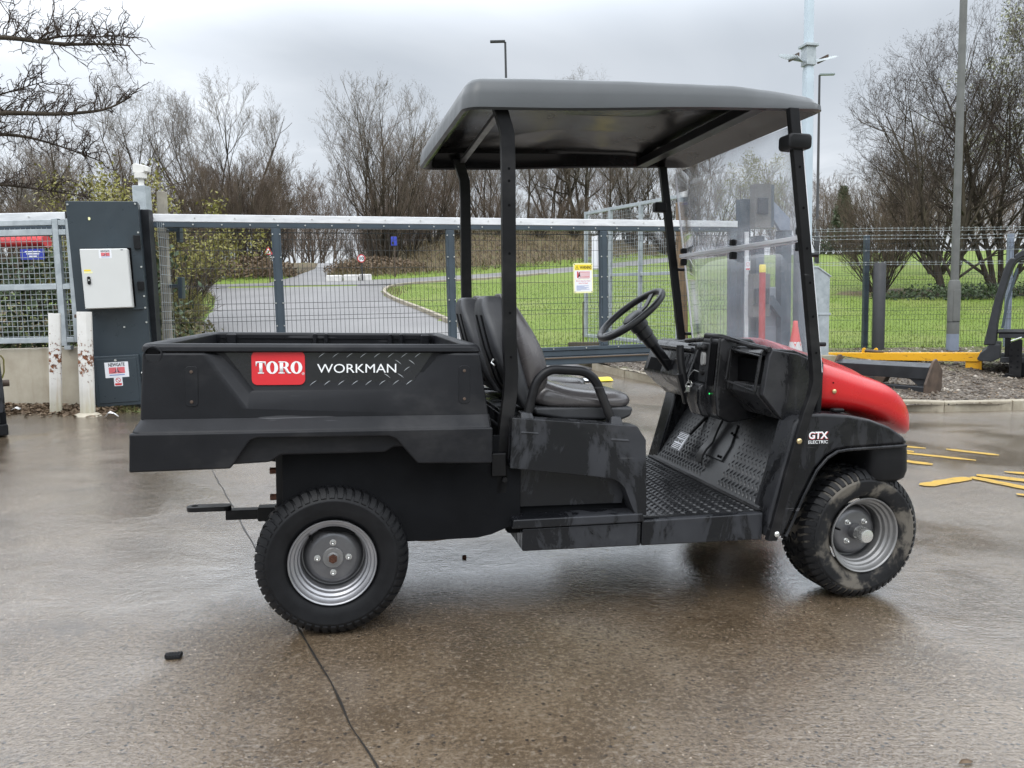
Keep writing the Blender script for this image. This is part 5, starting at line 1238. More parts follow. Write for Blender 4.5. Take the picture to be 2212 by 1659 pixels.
    MB().loft([[(x,y,z) for x,y in rrect(-w_,w_,-w_,w_,.012,2)] for z, w_ in ((0,.066),(4.55,.060),(4.60,.052),(8.5,.052))]).build('mast_shaft', 'pole_grey_blue', m_, smooth=30)
    MB().box(-.105,.105,-.105,.105,4.88,4.92).build('mast_collar', 'galvanised', m_, bevel=.006); MB().box(-.075,.075,-.075,.075,4.62,4.878).build('mast_sleeve', 'galvanised', m_, bevel=.006)
    sp = MB()
    for s in (-1, 1):
        for k in range(11):
            a = R(-32+k*6.4) ; t = R((4 if s < 0 else 9)+k*2.2); L_ = .42-.03*abs(k-5)*.6; e = Vector((s*math.cos(a)*math.cos(t), math.sin(a)*1.2, math.sin(t)*.75)).normalized(); w_ = Vector((0,.35,1)).normalized()*.016; o = Vector((s*.07, 0, 4.68)); q = o+e*L_
            sp.add([o-w_, o+w_, q-e*.06+w_, q, q-e*.06-w_, o-w_+Vector((0,.004,0)), o+w_+Vector((0,.004,0)), q-e*.06+w_+Vector((0,.004,0)), q+Vector((0,.004,0)), q-e*.06-w_+Vector((0,.004,0))], [(0,1,2,3,4),(9,8,7,6,5),(0,5,6,1),(1,6,7,2),(2,7,8,3),(3,8,9,4),(4,9,5,0)])
    sp.build('anticlimb_spikes', 'galvanised', m_, fixn=False, kind='stuff')
    for s in (-1, 1): MB().box(s*.24-.010, s*.24+.010, -.12, .12, 4.70, 4.76).build('spike_bar', 'steel_rusty', m_)
    b = thing('meter_box', 'galvanised meter box with a sloping lid strapped to the tall mast', 'box', (4.50,11.42,.10), .1)
    MB().prism([(-.14,.0),(.13,.0),(.13,1.36),(-.06,1.50),(-.14,1.50)], -.14, .12).build('box_body', 'galvanised', b, bevel=.006); MB().prism([(-.15,1.505),(-.055,1.505),(.145,1.365),(.145,1.345),(-.06,1.485),(-.15,1.485)], -.155, .135).build('box_lid', 'galvanised', b, bevel=.003)
    MB().box(-.15,.148,-.15,.13,.80,.83).build('box_strap', 'galvanised', b, bevel=.003); MB().box(.13,.165,-.06,.08,.28,.72).build('side_hatch', 'galvanised', b, bevel=.01)
    MB().prism([(-.24,0),(.36,0),(.36,.03),(.16,.22),(-.16,.22)], -.30, .20).build('box_plinth', 'kerb_concrete', b, bevel=.01)
    # lamp column with the blue base
    p = thing('lamp_column', 'thick grey lamp column with a blue painted base by the mesh fence', 'lamp post', (7.54,13.22,.04))
    MB().lathe([(.098,0),(.098,.46)], (0,0,0), 'z', 24).build('column_foot', 'pole_base_blue', p, smooth=60); MB().lathe([(.0985,.461),(.0985,1.27),(.080,1.36),(.062,1.372),(.052,9)], (0,0,0), 'z', 24).build('column_shaft', 'pole_grey', p, smooth=40)
    MB().lathe([(.1005,.66),(.1005,.672)], (0,0,0), 'z', 24).build('column_band', 'steel_black', p, smooth=60); MB().prism(rrect(-.06,.06,.68,1.2,.012), -.1015, -.085).build('column_door', 'pole_grey', p, bevel=.003)
    p = thing('pipe_post', 'stout matt black tube post in front of the mesh fence', 'post', (6.33,13.35,.0))
    MB().lathe([(.100,0),(.100,1.72),(.092,1.73),(.092,1.70),(0,1.70)], (0,0,0), 'z', 28).build('post_shaft', 'lamp_black', p, smooth=40)
    # welded mesh security fence
    f = thing('mesh_fence', 'welded mesh security fence with strands of barbed wire along the lawn', 'fence', (3.9,13.5,.0))
    LEN = 11.5; z0 = .16; SL = -.012
    V, Fq = mesh_panel(0, LEN, 0, 1.98, folds=(.16,.75,1.36,1.9), sx=.0535, wire=.0026, hz=.2, fold_d=.03); V[:,2] += z0+V[:,0]*SL; np_mesh('wire_mesh', V, Fq, 'fence_wire', f, kind='stuff', smooth=False)
    for x in (.02, 2.29, 4.78, 7.27, 9.76): MB().box(x-.042, x+.042, .02, .10, -.12, 2.25+x*SL).build('fence_post', 'pole_base_blue' if x > 3 else 'gate_blue', f, bevel=.004)
    st = MB()
    for z in (2.02,2.08,2.16,2.20, 1.82, 1.62,1.58): 
        st.tube([(x, -.01, z0+z+x*SL-.010*math.sin(x*1.26)**2) for x in np.linspace(0, LEN, 40)], .0022, 4)
        for x in np.arange(.05, LEN, .11): c = Vector((x,-.01,z0+z+x*SL)); st.tube([c+Vector((-.012,0,.014)), c+Vector((.012,0,-.014))], .0020, 3); st.tube([c+Vector((-.010,0,-.014)), c+Vector((.010,0,.014))], .0020, 3)
    st.build('barbed_wire', 'wire_light', f, kind='stuff', fixn=False)
right_side()

def far_furniture():
    for nm, lab, x, y, zt_, hd in (('street_lamp','slim black street lamp rising behind the cart roof',-.06,45,16.1,-1),('street_lamp','slim black street lamp to the right of the pale mast',17.6,45,13.9,1)):
        z = gz(x, y); h = zt_-z; p = thing(nm, lab, 'street lamp', (x, y, z-.1), 0, 'black street lamps beyond the gate')
        MB().lathe([(.14,0),(.14,1.6),(.085,1.7),(.060,h)], (0,0,0), 'z', 10).build('lamp_shaft', 'lamp_black', p, smooth=60); MB().box(min(.0,hd*.85), max(.0,hd*.85), -.1, .1, h-.02, h+.10).build('lamp_head', 'lamp_black' if hd < 0 else 'box_grey', p, bevel=.03)
    def sign(x, y, z, lab, kind):
        g0 = gz(x, y); p = thing('road_sign', lab, 'road sign', (x, y, g0))
        MB().tube([(0,0,-.1),(0,0,z-g0)], .035, 8).build('sign_post', 'steel_rusty' if kind != 'disc' else 'lamp_black', p)
        h = z-g0
        if kind == 'tri':
            MB().prism([(-.22,h-.18),(.22,h-.18),(0,h+.21)], -.06, -.04).build('sign_plate', 'label_red', p); MB().prism([(-.15,h-.142),(.15,h-.142),(0,h+.12)], -.066, -.061).build('sign_field', 'label_white', p); MB().prism([(-.07,h-.12),(.07,h-.12),(.03,h-.07),(-.03,h-.07)], -.070, -.0665).build('hump_symbol', 'ink_black', p)
        if kind == 'disc':
            MB().lathe([(.19,-.05),(.19,-.06),(0,-.06)], (0,0,h), 'y', 24).build('sign_plate', 'label_red', p); MB().lathe([(.145,-.062),(.145,-.066),(0,-.066)], (0,0,h), 'y', 24).build('sign_field', 'label_white', p); stand(text_mesh('10', .22, 'ink_black', 'sign_lettering', p, bold=.006), (0,-.070,h))
        if kind == 'blue': MB().box(-.14,.14,-.10,.04,h-.28,h+.16).build('sign_box', 'sign_blue', p, bevel=.02); MB().box(-.10,.0,-.104,-.101,h-.22,h-.08).build('sign_panel', 'ink_black', p)
    sign(-11.35, 36.6, 4.06, 'red bordered triangular hump warning sign on a rusty post', 'tri'); sign(-11.25, 37.6, 4.05, 'second triangular warning sign beside the lane, half hidden by the gate stile', 'tri')
    sign(-7.06, 36.9, 3.62, 'round speed limit sign reading ten beside the lane', 'disc'); sign(-5.75, 38.6, 4.6, 'bright blue box on a brown post beside the tree', 'blue')
    # palisade fence
    f = thing('palisade_fence', 'grey palisade fence on the bank left of the lane', 'fence', (-19.0,41,0), -.02)
    m = MB()
    for x in np.arange(0, 4.6, .155): z = gz(-19+x, 41); m.prism([(x-.05,z-.1),(x+.05,z-.1),(x+.05,z+1.3),(x,z+1.42),(x-.05,z+1.3)], -.01, .01)
    m.build('palisade_pales', 'galvanised', f, kind='stuff'); z = gz(-16.7, 41)
    for q in (.35, 1.05): MB().box(0, 4.6, .011, .05, z+q-.03, z+q+.03).build('fence_rail', 'galvanised', f)
    # white blocks at the lane mouth
    for k, (x, y, s) in enumerate(((-8.35,36.75,.36),(-7.62,36.95,.34),(-7.0,37.2,.30))):
        b = thing('white_block', ('largest white painted block at the mouth of the lane','middle white painted block at the mouth of the lane','smallest white painted block under the round speed sign')[k], 'block', (x, y, gz(x, y)-.05), .2*k, 'white blocks at the lane mouth')
        MB().box(-s, s, -.2, .2, 0, .34).build('block_body', 'white_rag', b, bevel=.06, seg=3)
    # bright things glimpsed through the mesh on the left
    v = thing('red_tarpaulin', 'red tarpaulin bundle behind the galvanised mesh and ivy', 'tarpaulin', (-6.05,9.72,2.06), .1)
    MB().loft([[(x, .12*math.cos(a)*(1+.06*math.sin(x*7+a*2)), .075*math.sin(a)*(1+.07*math.sin(x*5+1))) for a in np.linspace(0, 2*PI, 13)[:-1]] for x in np.linspace(-.46, .30, 10)]).build('tarpaulin_roll', 'clump_red', v, smooth=60)
    v = thing('blue_notice', 'small blue notice among the ivy below the red bundle', 'sign', (-5.84,9.60,1.90), .1); v.scale = (.5,)*3
    MB().prism(rrect(-.31,.25,-.14,.12,.01), 0, .01).build('notice_plate', 'sign_blue', v)
    for q, w_ in ((.05,.36),(-.0,.30),(-.06,.18)): MB().box(-w_/2-.02, w_/2-.02, -.003, -.0005, q-.016, q+.016).build('notice_line', 'label_white', v)
far_furniture()
# ------------------------------------------------------------------ machines and things lying about
def machines():
    # tail of another black cart at the left edge
    c = thing('parked_cart', 'black tail of a parked cart cut off at the left edge', 'utility cart', (-4.10,6.22,.15), R(37))
    MB().loft([[(x,y,z) for x,y in rrect(-1.3,q,0+e,1.15-e,.03)] for z, q, e in ((.195,-.003,0),(.32,0,0),(.70,-.012,0),(.825,-.030,.02),(.86,-.04,.04))]).build('cargo_bed', 'body_plastic', c, bevel=.008)
    MB().box(-1.3,.006,-.01,1.16,.01,.105).build('rear_bumper', 'rubber', c, bevel=.012); m = MB()
    for x in np.arange(-.30, -.02, .028): m.box(x-.006, x+.006, -.012, .0, .115, .20)
    m.build('bumper_ribs', 'rubber', c, bevel=.002, kind='stuff'); MB().box(-1.3,-.002,.0,1.15,.107,.194).build('tail_panel', 'underbody', c)
    MB().tube([(-.35,.06,.90),(-.045,.06,.90)], .014, 8).build('latch_rod', 'zinc', c); MB().box(-.090,-.060,.04,.08,.84,.92).box(-.150,-.115,.04,.08,.84,.915).build('latch_bracket', 'hub_grey', c, bevel=.004)
    MB().tube([(.0,.25,.42),(.055,.25,.42)], .028, 12).build('exhaust_stub', 'steel_rusty', c)
    MB().tube(arc_path([(-.0,.12,.66),(.022,.12,.63),(.018,.12,.52),(.0,.12,.47)], .02), .006, 6).build('tail_hose', 'leaf_spring', c)
    w = MB().lathe([(.15,0),(.24,.01),(.26,.05),(.26,.16),(.24,.20),(.15,.21)], (-.95,.02,.11), 'y', 32).lathe([(.15,.02),(.06,.06),(0,.06)], (-.95,.02,.11), 'y', 24).build('wheel', 'rubber', c)
    w.location.z = 0
    # roll frame of a tracked machine at the right edge
    c = thing('compact_loader', 'black framed compact machine with open cab parked at the right edge', 'loader', (6.97,11.10,.0), R(-33))
    def tub(P, w_, nm, mt='frame_paint', y=0, dp=.03): return MB().tube(arc_path(P, .12), .01, prof=(dp, w_), up=(0,0,1)).build(nm, mt, c, bevel=.010, seg=3)
    for y in (-.02, 1.0):
        MB().loft([[(x-w_,y-.05,z),(x+w_,y-.05,z),(x+w_,y+.05,z),(x-w_,y+.05,z)] for x, z, w_ in ((-.085,.42,.075),(-.055,.70,.055),(.0,1.05,.050),(.085,1.42,.048),(.125,1.56,.05),(.18,1.65,.055))]).build('cab_pillar', 'steel_black', c, bevel=.022, seg=4)
        MB().loft([[(x,y-.05,z-.05),(x,y+.05,z-.05),(x,y+.05,z+.05),(x,y-.05,z+.05)] for x, z in ((.17,1.63),(.26,1.70),(.5,1.74),(1.6,1.76))]).build('cab_roof_rail', 'steel_black', c, bevel=.02, seg=3)
        MB().loft([[(x-.014,y-.058,z),(x+.014,y-.058,z),(x+.014,y-.045,z),(x-.014,y-.045,z)] for x, z in ((.06,.66),(.11,1.05),(.215,1.50))]).build('pillar_strip', 'gate_blue', c)
    MB().box(.0,1.7,-.04,.98,.585,.615).build('cab_sill', 'frame_paint', c, bevel=.01); MB().box(.02,1.7,-.03,.98,.52,.583).build('cab_floor', 'steel_black', c, bevel=.006)
    MB().box(.10,.175,-.02,.06,.22,.52).build('cab_strut', 'frame_paint', c, bevel=.004)
    MB().prism([(-.235,.215),(-.20,.30),(-.13,.36),(-.09,.43),(.05,.43),(.05,.235),(-.05,.18),(-.21,.19)], -.06, 1.02).build('front_ledge', 'steel_black', c, bevel=.012, seg=3); MB().box(.05,1.7,-.05,1.0,.17,.25).build('chassis_beam', 'steel_black', c, bevel=.008)
    br = MB().prism([(.16,-.02),(.31,-.02),(.31,.50),(.285,.515),(.175,.47),(.16,.44)], -.20, -.12).build('height_bracket', 'frame_paint', c, bevel=.006)
    m = MB()
    for x in (.185,.262):
        for z in (.12,.20,.28,.36): m.cyl((x,-.20,z), (x,-.2012,z), .014, 10)
    m.build('bracket_hole', 'underbody', br, kind='stuff')
    MB().obox((.235,-.16,.515), .068, .045, .004, Matrix.Rotation(R(-22), 3, 'Y')).build('scale_plate', 'label_white', br)
    cs = MB().prism([(.12,.03),(.205,.03),(.180,-.10),(.10,-.13),(.085,-.09)], -.19, -.13).build('caster_fork', 'frame_paint', c, bevel=.006)
    MB().lathe([(.0,-.07),(.075,-.07),(.085,-.05),(.085,.05),(.075,.07),(0,.07)], (.115,-.155,-.085), 'x', 20).build('caster_wheel', 'rubber', c, smooth=40); MB().lathe([(.030,.071),(.030,.078),(0,.078)], (.115,-.155,-.085), 'x', 14).build('caster_hub', 'camera_white', c)
    MB().box(.31,1.6,-.1,.9,-.02,.17).build('drive_housing', 'underbody', c, bevel=.01)
    sw = MB().tube([(.62+.24*math.cos(t), .42+.24*math.sin(t), .80+.08*math.cos(t)) for t in np.linspace(0, 2*PI, 33)[:-1]], .018, 8, closed=True).build('steering_wheel', 'wheel_foam', c, smooth=60)
    MB().tube([(.62,.42,.80),(.80,.42,.60)], .03, 8).build('steering_column', 'wheel_foam', c)
    # yellow lifting jib lying on the island
    A, B = Vector((5.05,13.0,0)), Vector((7.03,11.55,0)); d = B-A; L = d.length; za, zb_ = .19, .235
    j = thing('lifting_jib', 'scuffed yellow steel lifting beam lying on the stony island', 'beam', (A.x, A.y, .0), math.atan2(d.y, d.x))
    MB().loft([[(0,-.055,za-.055),(0,.055,za-.055),(0,.055,za+.055),(0,-.055,za+.055)],[(L,-.055,zb_-.085),(L,.055,zb_-.085),(L,.055,zb_+.050),(L,-.055,zb_+.050)]]).build('jib_beam', 'worn_yellow', j, bevel=.008)
    MB().box(L-.012,L+.018,-.07,.07,-.06,zb_+.075).build('end_plate', 'worn_yellow', j, bevel=.003); MB().prism([(L-.20,.145),(L-.013,.145),(L-.013,-.02),(L-.17,-.02),(L-.20,.01)], -.03, .03).build('jib_foot', 'worn_yellow', j, bevel=.004)
    for x in (.82, 1.0): MB().prism([(x-.035,za+.05),(x+.035,za+.05),(x+.025,za+.135),(x,za+.15),(x-.025,za+.135)], -.02, .02).build('jib_lug', 'worn_yellow', j, bevel=.004)
    MB().tube([(.84,-.03,za+.10),(1.12,-.03,za+.085)], .022, 8).build('jib_pin', 'steel_rusty', j)
    # black steel carriage lying at the kerb
    A, B = Vector((4.58,10.75,0)), Vector((5.27,9.60,0)); d = B-A; L = d.length; z = -.155
    b = thing('loader_frame', 'black steel attachment frame with rusty brackets lying at the kerb', 'frame', (A.x, A.y, z), math.atan2(d.y, d.x)); b.scale = (1, 1.05, 1.28)
    MB().prism([(-.12,.20),(.10,.20),(.10,.33),(.02,.355),(-.12,.32)], 0, L, 'x').build('upper_tube', 'steel_black', b, bevel=.006)
    MB().box(0,L,-.17,-.05,.03,.135).build('lower_tube', 'steel_black', b, bevel=.012)
    MB().prism([(-.22,.01),(-.02,-.02),(.12,.10),(.13,.28),(.0,.40),(-.06,.38),(-.21,.16)], L, L+.03, 'x').build('end_plate', 'steel_rusty', b, bevel=.006); MB().prism([(-.22,.01),(-.02,.0),(.12,.10),(.13,.28),(.04,.40),(-.02,.40),(-.21,.16)], -.03, -.001, 'x').build('end_plate', 'steel_rusty', b, bevel=.006)
    MB().prism([(L-.26,.20),(L-.002,.20),(L-.002,.06),(L-.05,.08)], -.10, -.07).build('gusset', 'steel_black', b, bevel=.004)
    MB().prism([(.42,.20),(.78,.20),(.74,.145),(.64,.13),(.62,.05),(.54,.05),(.55,.13),(.46,.15)], -.13, -.02).build('hook_bracket', 'steel_rusty', b, bevel=.006); MB().box(.52,.80,-.20,-.02,.0,.05).build('lower_lug', 'steel_rusty', b, bevel=.012); MB().box(.54,.62,-.13,-.121,.14,.20).build('bracket_tab', 'hub_grey', b)
    # rubber speed hump on the drive
    h = thing('speed_hump', 'black and yellow rubber speed hump across the drive behind the seats', 'speed hump', (1.42,11.15,float(tz0(1.42,11.15))+.004), R(12))
    for k in range(6):
        prof = [(-.16,0),(-.14,.02),(-.05,.045),(.05,.045),(.14,.02),(.16,0)]
        o = MB().prism(prof, -.25*k-.245, -.25*k, 'x').build('hump_section', 'label_yellow' if k % 3 == 0 else 'rubber', h, bevel=.006)
        if k % 3: MB().prism([(-.145,.017),(-.06,.043),(-.06,.046),(-.148,.020)], -.25*k-.17, -.25*k-.08, 'x').build('reflector', 'label_white', o)
    # small litter
    x, y = -1.04, 2.31; t = thing('rubber_scrap', 'flat black rubber scrap on the wet concrete left of the rear wheel', 'scrap', (x, y, float(tz0(x, y))), .12, ry=0)
    t.scale = (.66, .8, .8); MB().box(-.033,.033,-.02,.02,.002,.013).build('scrap_body', 'rubber', t, bevel=.002); m = MB()
    for k in range(5): m.box(-.030+.013*k, -.022+.013*k, -.019, .019, .0125, .0165)
    m.build('scrap_ribs', 'rubber', t); MB().box(-.040,-.032,-.012,.012,.004,.018).build('scrap_lip', 'rubber', t)
    x, y = -.20, 3.31; t = thing('brick_chip', 'small dark red chip of brick under the cart', 'chip', (x, y, float(tz0(x, y))))
    t.scale = (.55,)*3
    MB().loft([[(-.018,-.012,0),(.016,-.013,0),(.018,.012,0),(-.016,.012,0)],[(-.016,-.010,.020),(.017,-.012,.026),(.014,.010,.022),(-.012,.010,.024)]]).build('chip_body', 'rusty_nut', t, bevel=.002)
    x, y = -3.84, 7.34; t = thing('litter_scrap', 'white scrap of paper beside the rusty bollard', 'litter', (x, y, float(tz0(x, y))+.01), .3)
    MB().add([(-.06,-.02,0),(-.02,-.03,.045),(.03,-.025,.035),(.07,-.02,0),(-.05,.03,.0),(-.01,.035,.055),(.035,.03,.03),(.06,.03,.005)], [(0,1,5,4),(1,2,6,5),(2,3,7,6)]).build('paper', 'litter_white', t, thick=.002)
    x, y = -4.93, 7.62; t = thing('paper_scrap', 'tiny white paper scrap among the dead leaves by the wall', 'litter', (x, y, float(tz0(x, y))+.03), .1)
    MB().add([(-.04,-.02,0),(.0,-.02,.02),(.04,-.02,0),(-.04,.02,0),(.0,.02,.03),(.04,.02,.01)], [(0,1,4,3),(1,2,5,4)]).build('paper', 'litter_white', t, thick=.002)
    x, y = 1.12, 1.79; t = thing('dead_leaf', 'dark curled dead leaf on the wet concrete at the lower right', 'leaf', (x, y, float(tz0(x, y))+.003), .2)
    t.scale = (.75,)*3; MB().add([(-.028,0,.002),(-.01,-.008,.006),(.012,-.009,.004),(.03,.002,.001),(.012,.009,.009),(-.01,.008,.010)], [(0,1,5),(1,2,4,5),(2,3,4)]).build('leaf_blade', 'leaf_dead', t, thick=.001)
    x, y = 1.62, 12.2; t = thing('grey_sheet', 'crumpled grey plastic sheet on the bank beneath the gate beam', 'sheet', (x, y, float(ISL(x, y))), .3)
    MB().grid(9, 6, lambda i, j: (-.34+.085*i, -.16+.07*j, .02+.05*abs(mnoise.noise(Vector((i*.7, j*.9, 2))))+.05*math.sin(j/5*PI))).build('sheet_body', 'box_grey', t, thick=.003, smooth=20)
machines()
# ------------------------------------------------------------------ trees, shrubs and undergrowth
def seg_mesh(S, n):
    """S: array (k,8) p0 p1 r0 r1 -> tapered n-sided tubes"""
    S = np.asarray(S, float); p0, p1, r0, r1 = S[:,0:3], S[:,3:6], S[:,6], S[:,7]
    d = p1-p0; L = np.linalg.norm(d, axis=1, keepdims=True); d = d/np.maximum(L, 1e-9)
    ref = np.where(np.abs(d[:,2:3]) > .9, np.array([[1.,0,0]]), np.array([[0,0,1.]])); a = np.cross(d, ref); a /= np.linalg.norm(a, axis=1, keepdims=True); b = np.cross(d, a)
    k = len(S); V = np.zeros((k, 2*n, 3))
    for j in range(n):
        t = 2*PI*j/n; e = a*math.cos(t)+b*math.sin(t); V[:,j] = p0+e*r0[:,None]; V[:,n+j] = p1+e*r1[:,None]
    base = (np.arange(k)*2*n)[:,None]; Fq = np.concatenate([base+np.array([[j,(j+1) % n,n+(j+1) % n,n+j]]) for j in range(n)])
    return V.reshape(-1, 3), Fq
def grow(seed, H, r0, stems=1, levels=4, kids=(9,7,6,5), ratio=(.55,.55,.55,.5), ang=(45,42,40,40), trop=(.05,.10,.12,.10), first=.22, splay=.0, wander=.10, segs=(9,6,5,4), taper=.9):
    rd = random.Random(seed); S = [[] for _ in range(levels+1)]; tips = []
    def rv(): return Vector((rd.gauss(0,1), rd.gauss(0,1), rd.gauss(0,1)))
    def branch(p, d, L, r, lv):
        n = segs[min(lv, len(segs)-1)]; st = L/n; pts = []; rr = r
        for i in range(n):
            d = (d+rv()*wander*(1+.4*lv)*.5+Vector((0,0,trop[min(lv, len(trop)-1)]))).normalized(); q = p+d*st; r2 = r*(1-taper*(i+1)/n)+.0022
            S[lv].append((*p, *q, rr, r2)); pts.append((q, d.copy(), r2, (i+1)/n)); p, rr = q, r2
        if lv >= levels: tips.append(p); return
        K = kids[min(lv, len(kids)-1)]; K = max(2, int(K*rd.uniform(.75,1.25))); f0 = first if lv == 0 else .18
        for k in range(K):
            t = f0+(1-f0)*(k+rd.random())/K; i = min(n-1, int(t*n)); q, dd, rq, tt = pts[i]; a = R(ang[min(lv, len(ang)-1)]*rd.uniform(.6,1.3))
            s = dd.cross(rv()).normalized(); cd = (dd*math.cos(a)+s*math.sin(a)).normalized()
            branch(q, cd, L*ratio[min(lv, len(ratio)-1)]*rd.uniform(.75,1.12)*(1.02-.28*tt), max(.0026, rq*.60), lv+1)
    for k in range(stems):
        a = 2*PI*k/stems+rd.uniform(-.4,.4); sp = splay*rd.uniform(.5,1.2) if stems > 1 else splay*rd.uniform(-.3,.3)
        d = Vector((math.cos(a)*math.sin(sp), math.sin(a)*math.sin(sp), math.cos(sp))); q = Vector((math.cos(a), math.sin(a), 0))*(.16 if stems > 1 else 0)
        branch(q-Vector((0,0,.15)), d, H*rd.uniform(.85,1.05)*(.62 if stems == 1 else .60), r0*(1 if stems == 1 else rd.uniform(.6,1)), 0)
    return S, tips
def leaf_cloud(P, per, size, jit, seed):
    rg = np.random.default_rng(seed); P = np.repeat(np.asarray(P, float), per, 0); P = P+rg.normal(0, jit, P.shape); n = len(P)
    a = rg.normal(size=(n,3)); a /= np.linalg.norm(a, axis=1, keepdims=True); b = np.cross(a, rg.normal(size=(n,3))); b /= np.linalg.norm(b, axis=1, keepdims=True)
    s = size*rg.uniform(.6,1.4,(n,1)); V = np.stack([P-a*s, P+b*s*.45, P+a*s, P-b*s*.45], 1).reshape(-1, 3); return V, np.arange(4*n).reshape(-1, 4)
PROTO = {}
def make_proto(key, S, tips, tmat, leaf=None, split=2, nsc=3):
    # shoots that overtop the rounded crown are left out
    A = np.array(sum(S, [])); zm = np.percentile(A[:,5], 97.5); ra = np.percentile(np.hypot(A[:,3], A[:,4]), 96); rq = np.random.default_rng(len(A))
    def keep(s): return ((s[3]**2+s[4]**2)/ra**2+((s[5]-.47*zm)/(.54*zm))**2) < 1+.10*rq.normal()
    inside = lambda s: ((s[3]**2+s[4]**2)/ra**2+((s[5]-.47*zm)/(.54*zm))**2) < 1.0
    S = [[s for s in S[0] if s[5] < .93*zm], [s for s in S[1] if s[5] < .35*zm or inside(s)]]+[[s for s in l if s[5] < .35*zm or keep(s)] for l in S[2:]]
    me = []
    V, Fq = seg_mesh(sum(S[:split], []), 6); o = np_mesh('trunk', V, Fq, 'bark'); me.append(o)
    V, Fq = seg_mesh(sum(S[split:], []), nsc); o = np_mesh('crown', V, Fq, tmat, kind='stuff'); me.append(o)
    if leaf:
        if key == 'spring': tips = [t for t in tips if t.z > .95]
        V, Fq = leaf_cloud([tuple(t) for t in tips], *leaf[1:]); o = np_mesh('foliage', V, Fq, leaf[0], kind='stuff'); me.append(o)
    PROTO[key] = me
    return me
USED = set()
def tree(key, label, x, y, rz=0, s=1.0, group=None, name='bare_tree', z=None, sz=1.0, cat='tree', tilt=0):
    t = thing(name, label, cat, (x, y, (gz(x, y) if z is None else z)-.05), rz, group); t.scale = (s, s, s*sz); t.rotation_euler = (tilt, 0, rz)
    for o in PROTO[key]:
        if key not in USED: o.parent = t
        else: link_copy(o, parent=t)
    USED.add(key); return t
def forest():
    S, T = grow(11, 13.5, .11, 7, 4, kids=(9,8,6,5), ratio=(.42,.50,.55,.55), ang=(36,36,36,38), trop=(.045,.10,.12,.10), first=.16, splay=.42, wander=.09); make_proto('vase', S, T, 'twig_grey')
    S, T = grow(23, 11.5, .09, 9, 4, kids=(9,7,6,5), ratio=(.42,.52,.55,.55), ang=(34,34,36,38), trop=(.04,.11,.13,.12), first=.10, splay=.55, wander=.08); make_proto('multi', S, T, 'twig_brown')
    S, T = grow(37, 13, .17, 4, 4, kids=(10,8,7,6), ratio=(.55,.55,.55,.55), ang=(48,44,42,42), trop=(.04,.07,.08,.06), first=.20, splay=.48, wander=.15); make_proto('spread', S, T, 'twig_grey')
    S, T = grow(41, 8.0, .05, 16, 4, kids=(10,7,6,5), ratio=(.40,.50,.55,.6), ang=(28,30,34,36), trop=(.04,.12,.14,.12), first=.04, splay=.62, wander=.07); make_proto('dense', S, T, 'twig_brown')
    S, T = grow(53, 14.5, .10, 1, 4, kids=(20,8,6,5), ratio=(.34,.52,.55,.55), ang=(44,40,40,40), trop=(.10,.13,.12,.1), first=.24, wander=.07); make_proto('slim', S, T, 'twig_brown')
    S, T = grow(67, 13.5, .14, 5, 4, kids=(12,9,7,5), ratio=(.48,.54,.55,.55), ang=(46,42,40,40), trop=(.04,.09,.10,.08), first=.06, splay=.38, wander=.13); make_proto('near', S, T, 'twig_dark')
    S, T = grow(71, 13.0, .14, 2, 4, kids=(14,8,6,5), ratio=(.50,.52,.55,.55), ang=(42,40,40,42), trop=(.06,.08,.08,.04), first=.22, splay=.12, wander=.10); make_proto('budded', S, T, 'twig_grey', ('leaf_bud', 3, .050, .10, 5))
    S, T = grow(83, 3.4, .035, 7, 3, kids=(8,6,5), ratio=(.5,.55,.6), ang=(38,40,42), trop=(.04,.08,.06), first=.1, splay=.55, wander=.12); make_proto('spring', S, T, 'twig_brown', ('leaf_spring', 8, .030, .09, 6))
    S, T = grow(89, 9.5, .12, 2, 4, kids=(10,7,5,4), ratio=(.5,.52,.55,.55), ang=(45,42,40,42), trop=(.06,.08,.08,.06), first=.2, splay=.2, wander=.12); make_proto('greening', S, T, 'twig_grey', ('leaf_spring', 2, .050, .12, 7))
    # behind the sliding gate, left group
    tree('vase', 'tall bare tree with a rounded crown left of the middle, behind the dense brown shrub', -16.8, 46.0, .4, 1.18, 'bare trees beyond the road')
    tree('spread', 'wide bare tree with crooked limbs above the yellow green shrub', -21.2, 45.5, 1.9, .98, 'bare trees beyond the road')
    tree('dense', 'dense brown twiggy shrub tree at the left of the lane', -14.4, 42.0, .2, 1.18, 'bare trees beyond the road')
    tree('dense', 'third brown twiggy shrub tree close behind the first', -15.2, 44.5, 3.7, 1.18, 'bare trees beyond the road')
    tree('dense', 'second brown twiggy shrub tree just left of the first', -17.6, 41.6, 2.2, 1.02, 'bare trees beyond the road')
    tree('multi', 'many stemmed bare tree standing behind the camera post', -21.5, 40.0, 2.5, .82, 'bare trees beyond the road')
    tree('slim', 'slender bare tree rising behind the blue cabinet', -18.2, 31.5, .7, .78, 'bare trees beyond the road')
    tree('spread', 'bare spreading tree at the far left behind the mesh panel', -24.5, 37.5, 4.0, .72, 'bare trees beyond the road')
    tree('multi', 'low bare many stemmed tree at the left edge', -22.0, 31.0, .9, .62, 'bare trees beyond the road')
    tree('multi', 'bare tree between the cabinet and the left edge', -25.5, 43.5, 5.0, .80, 'bare trees beyond the road')
    tree('vase', 'thin topped bare tree at the far left', -31.0, 45.0, 3.3, .72, 'bare trees beyond the road')
    # centre tree beside the lane
    tree('vase', 'tall vase shaped bare tree right of the lane', -8.2, 48.0, 2.0, 1.22, 'bare trees beyond the road', sz=1.0)
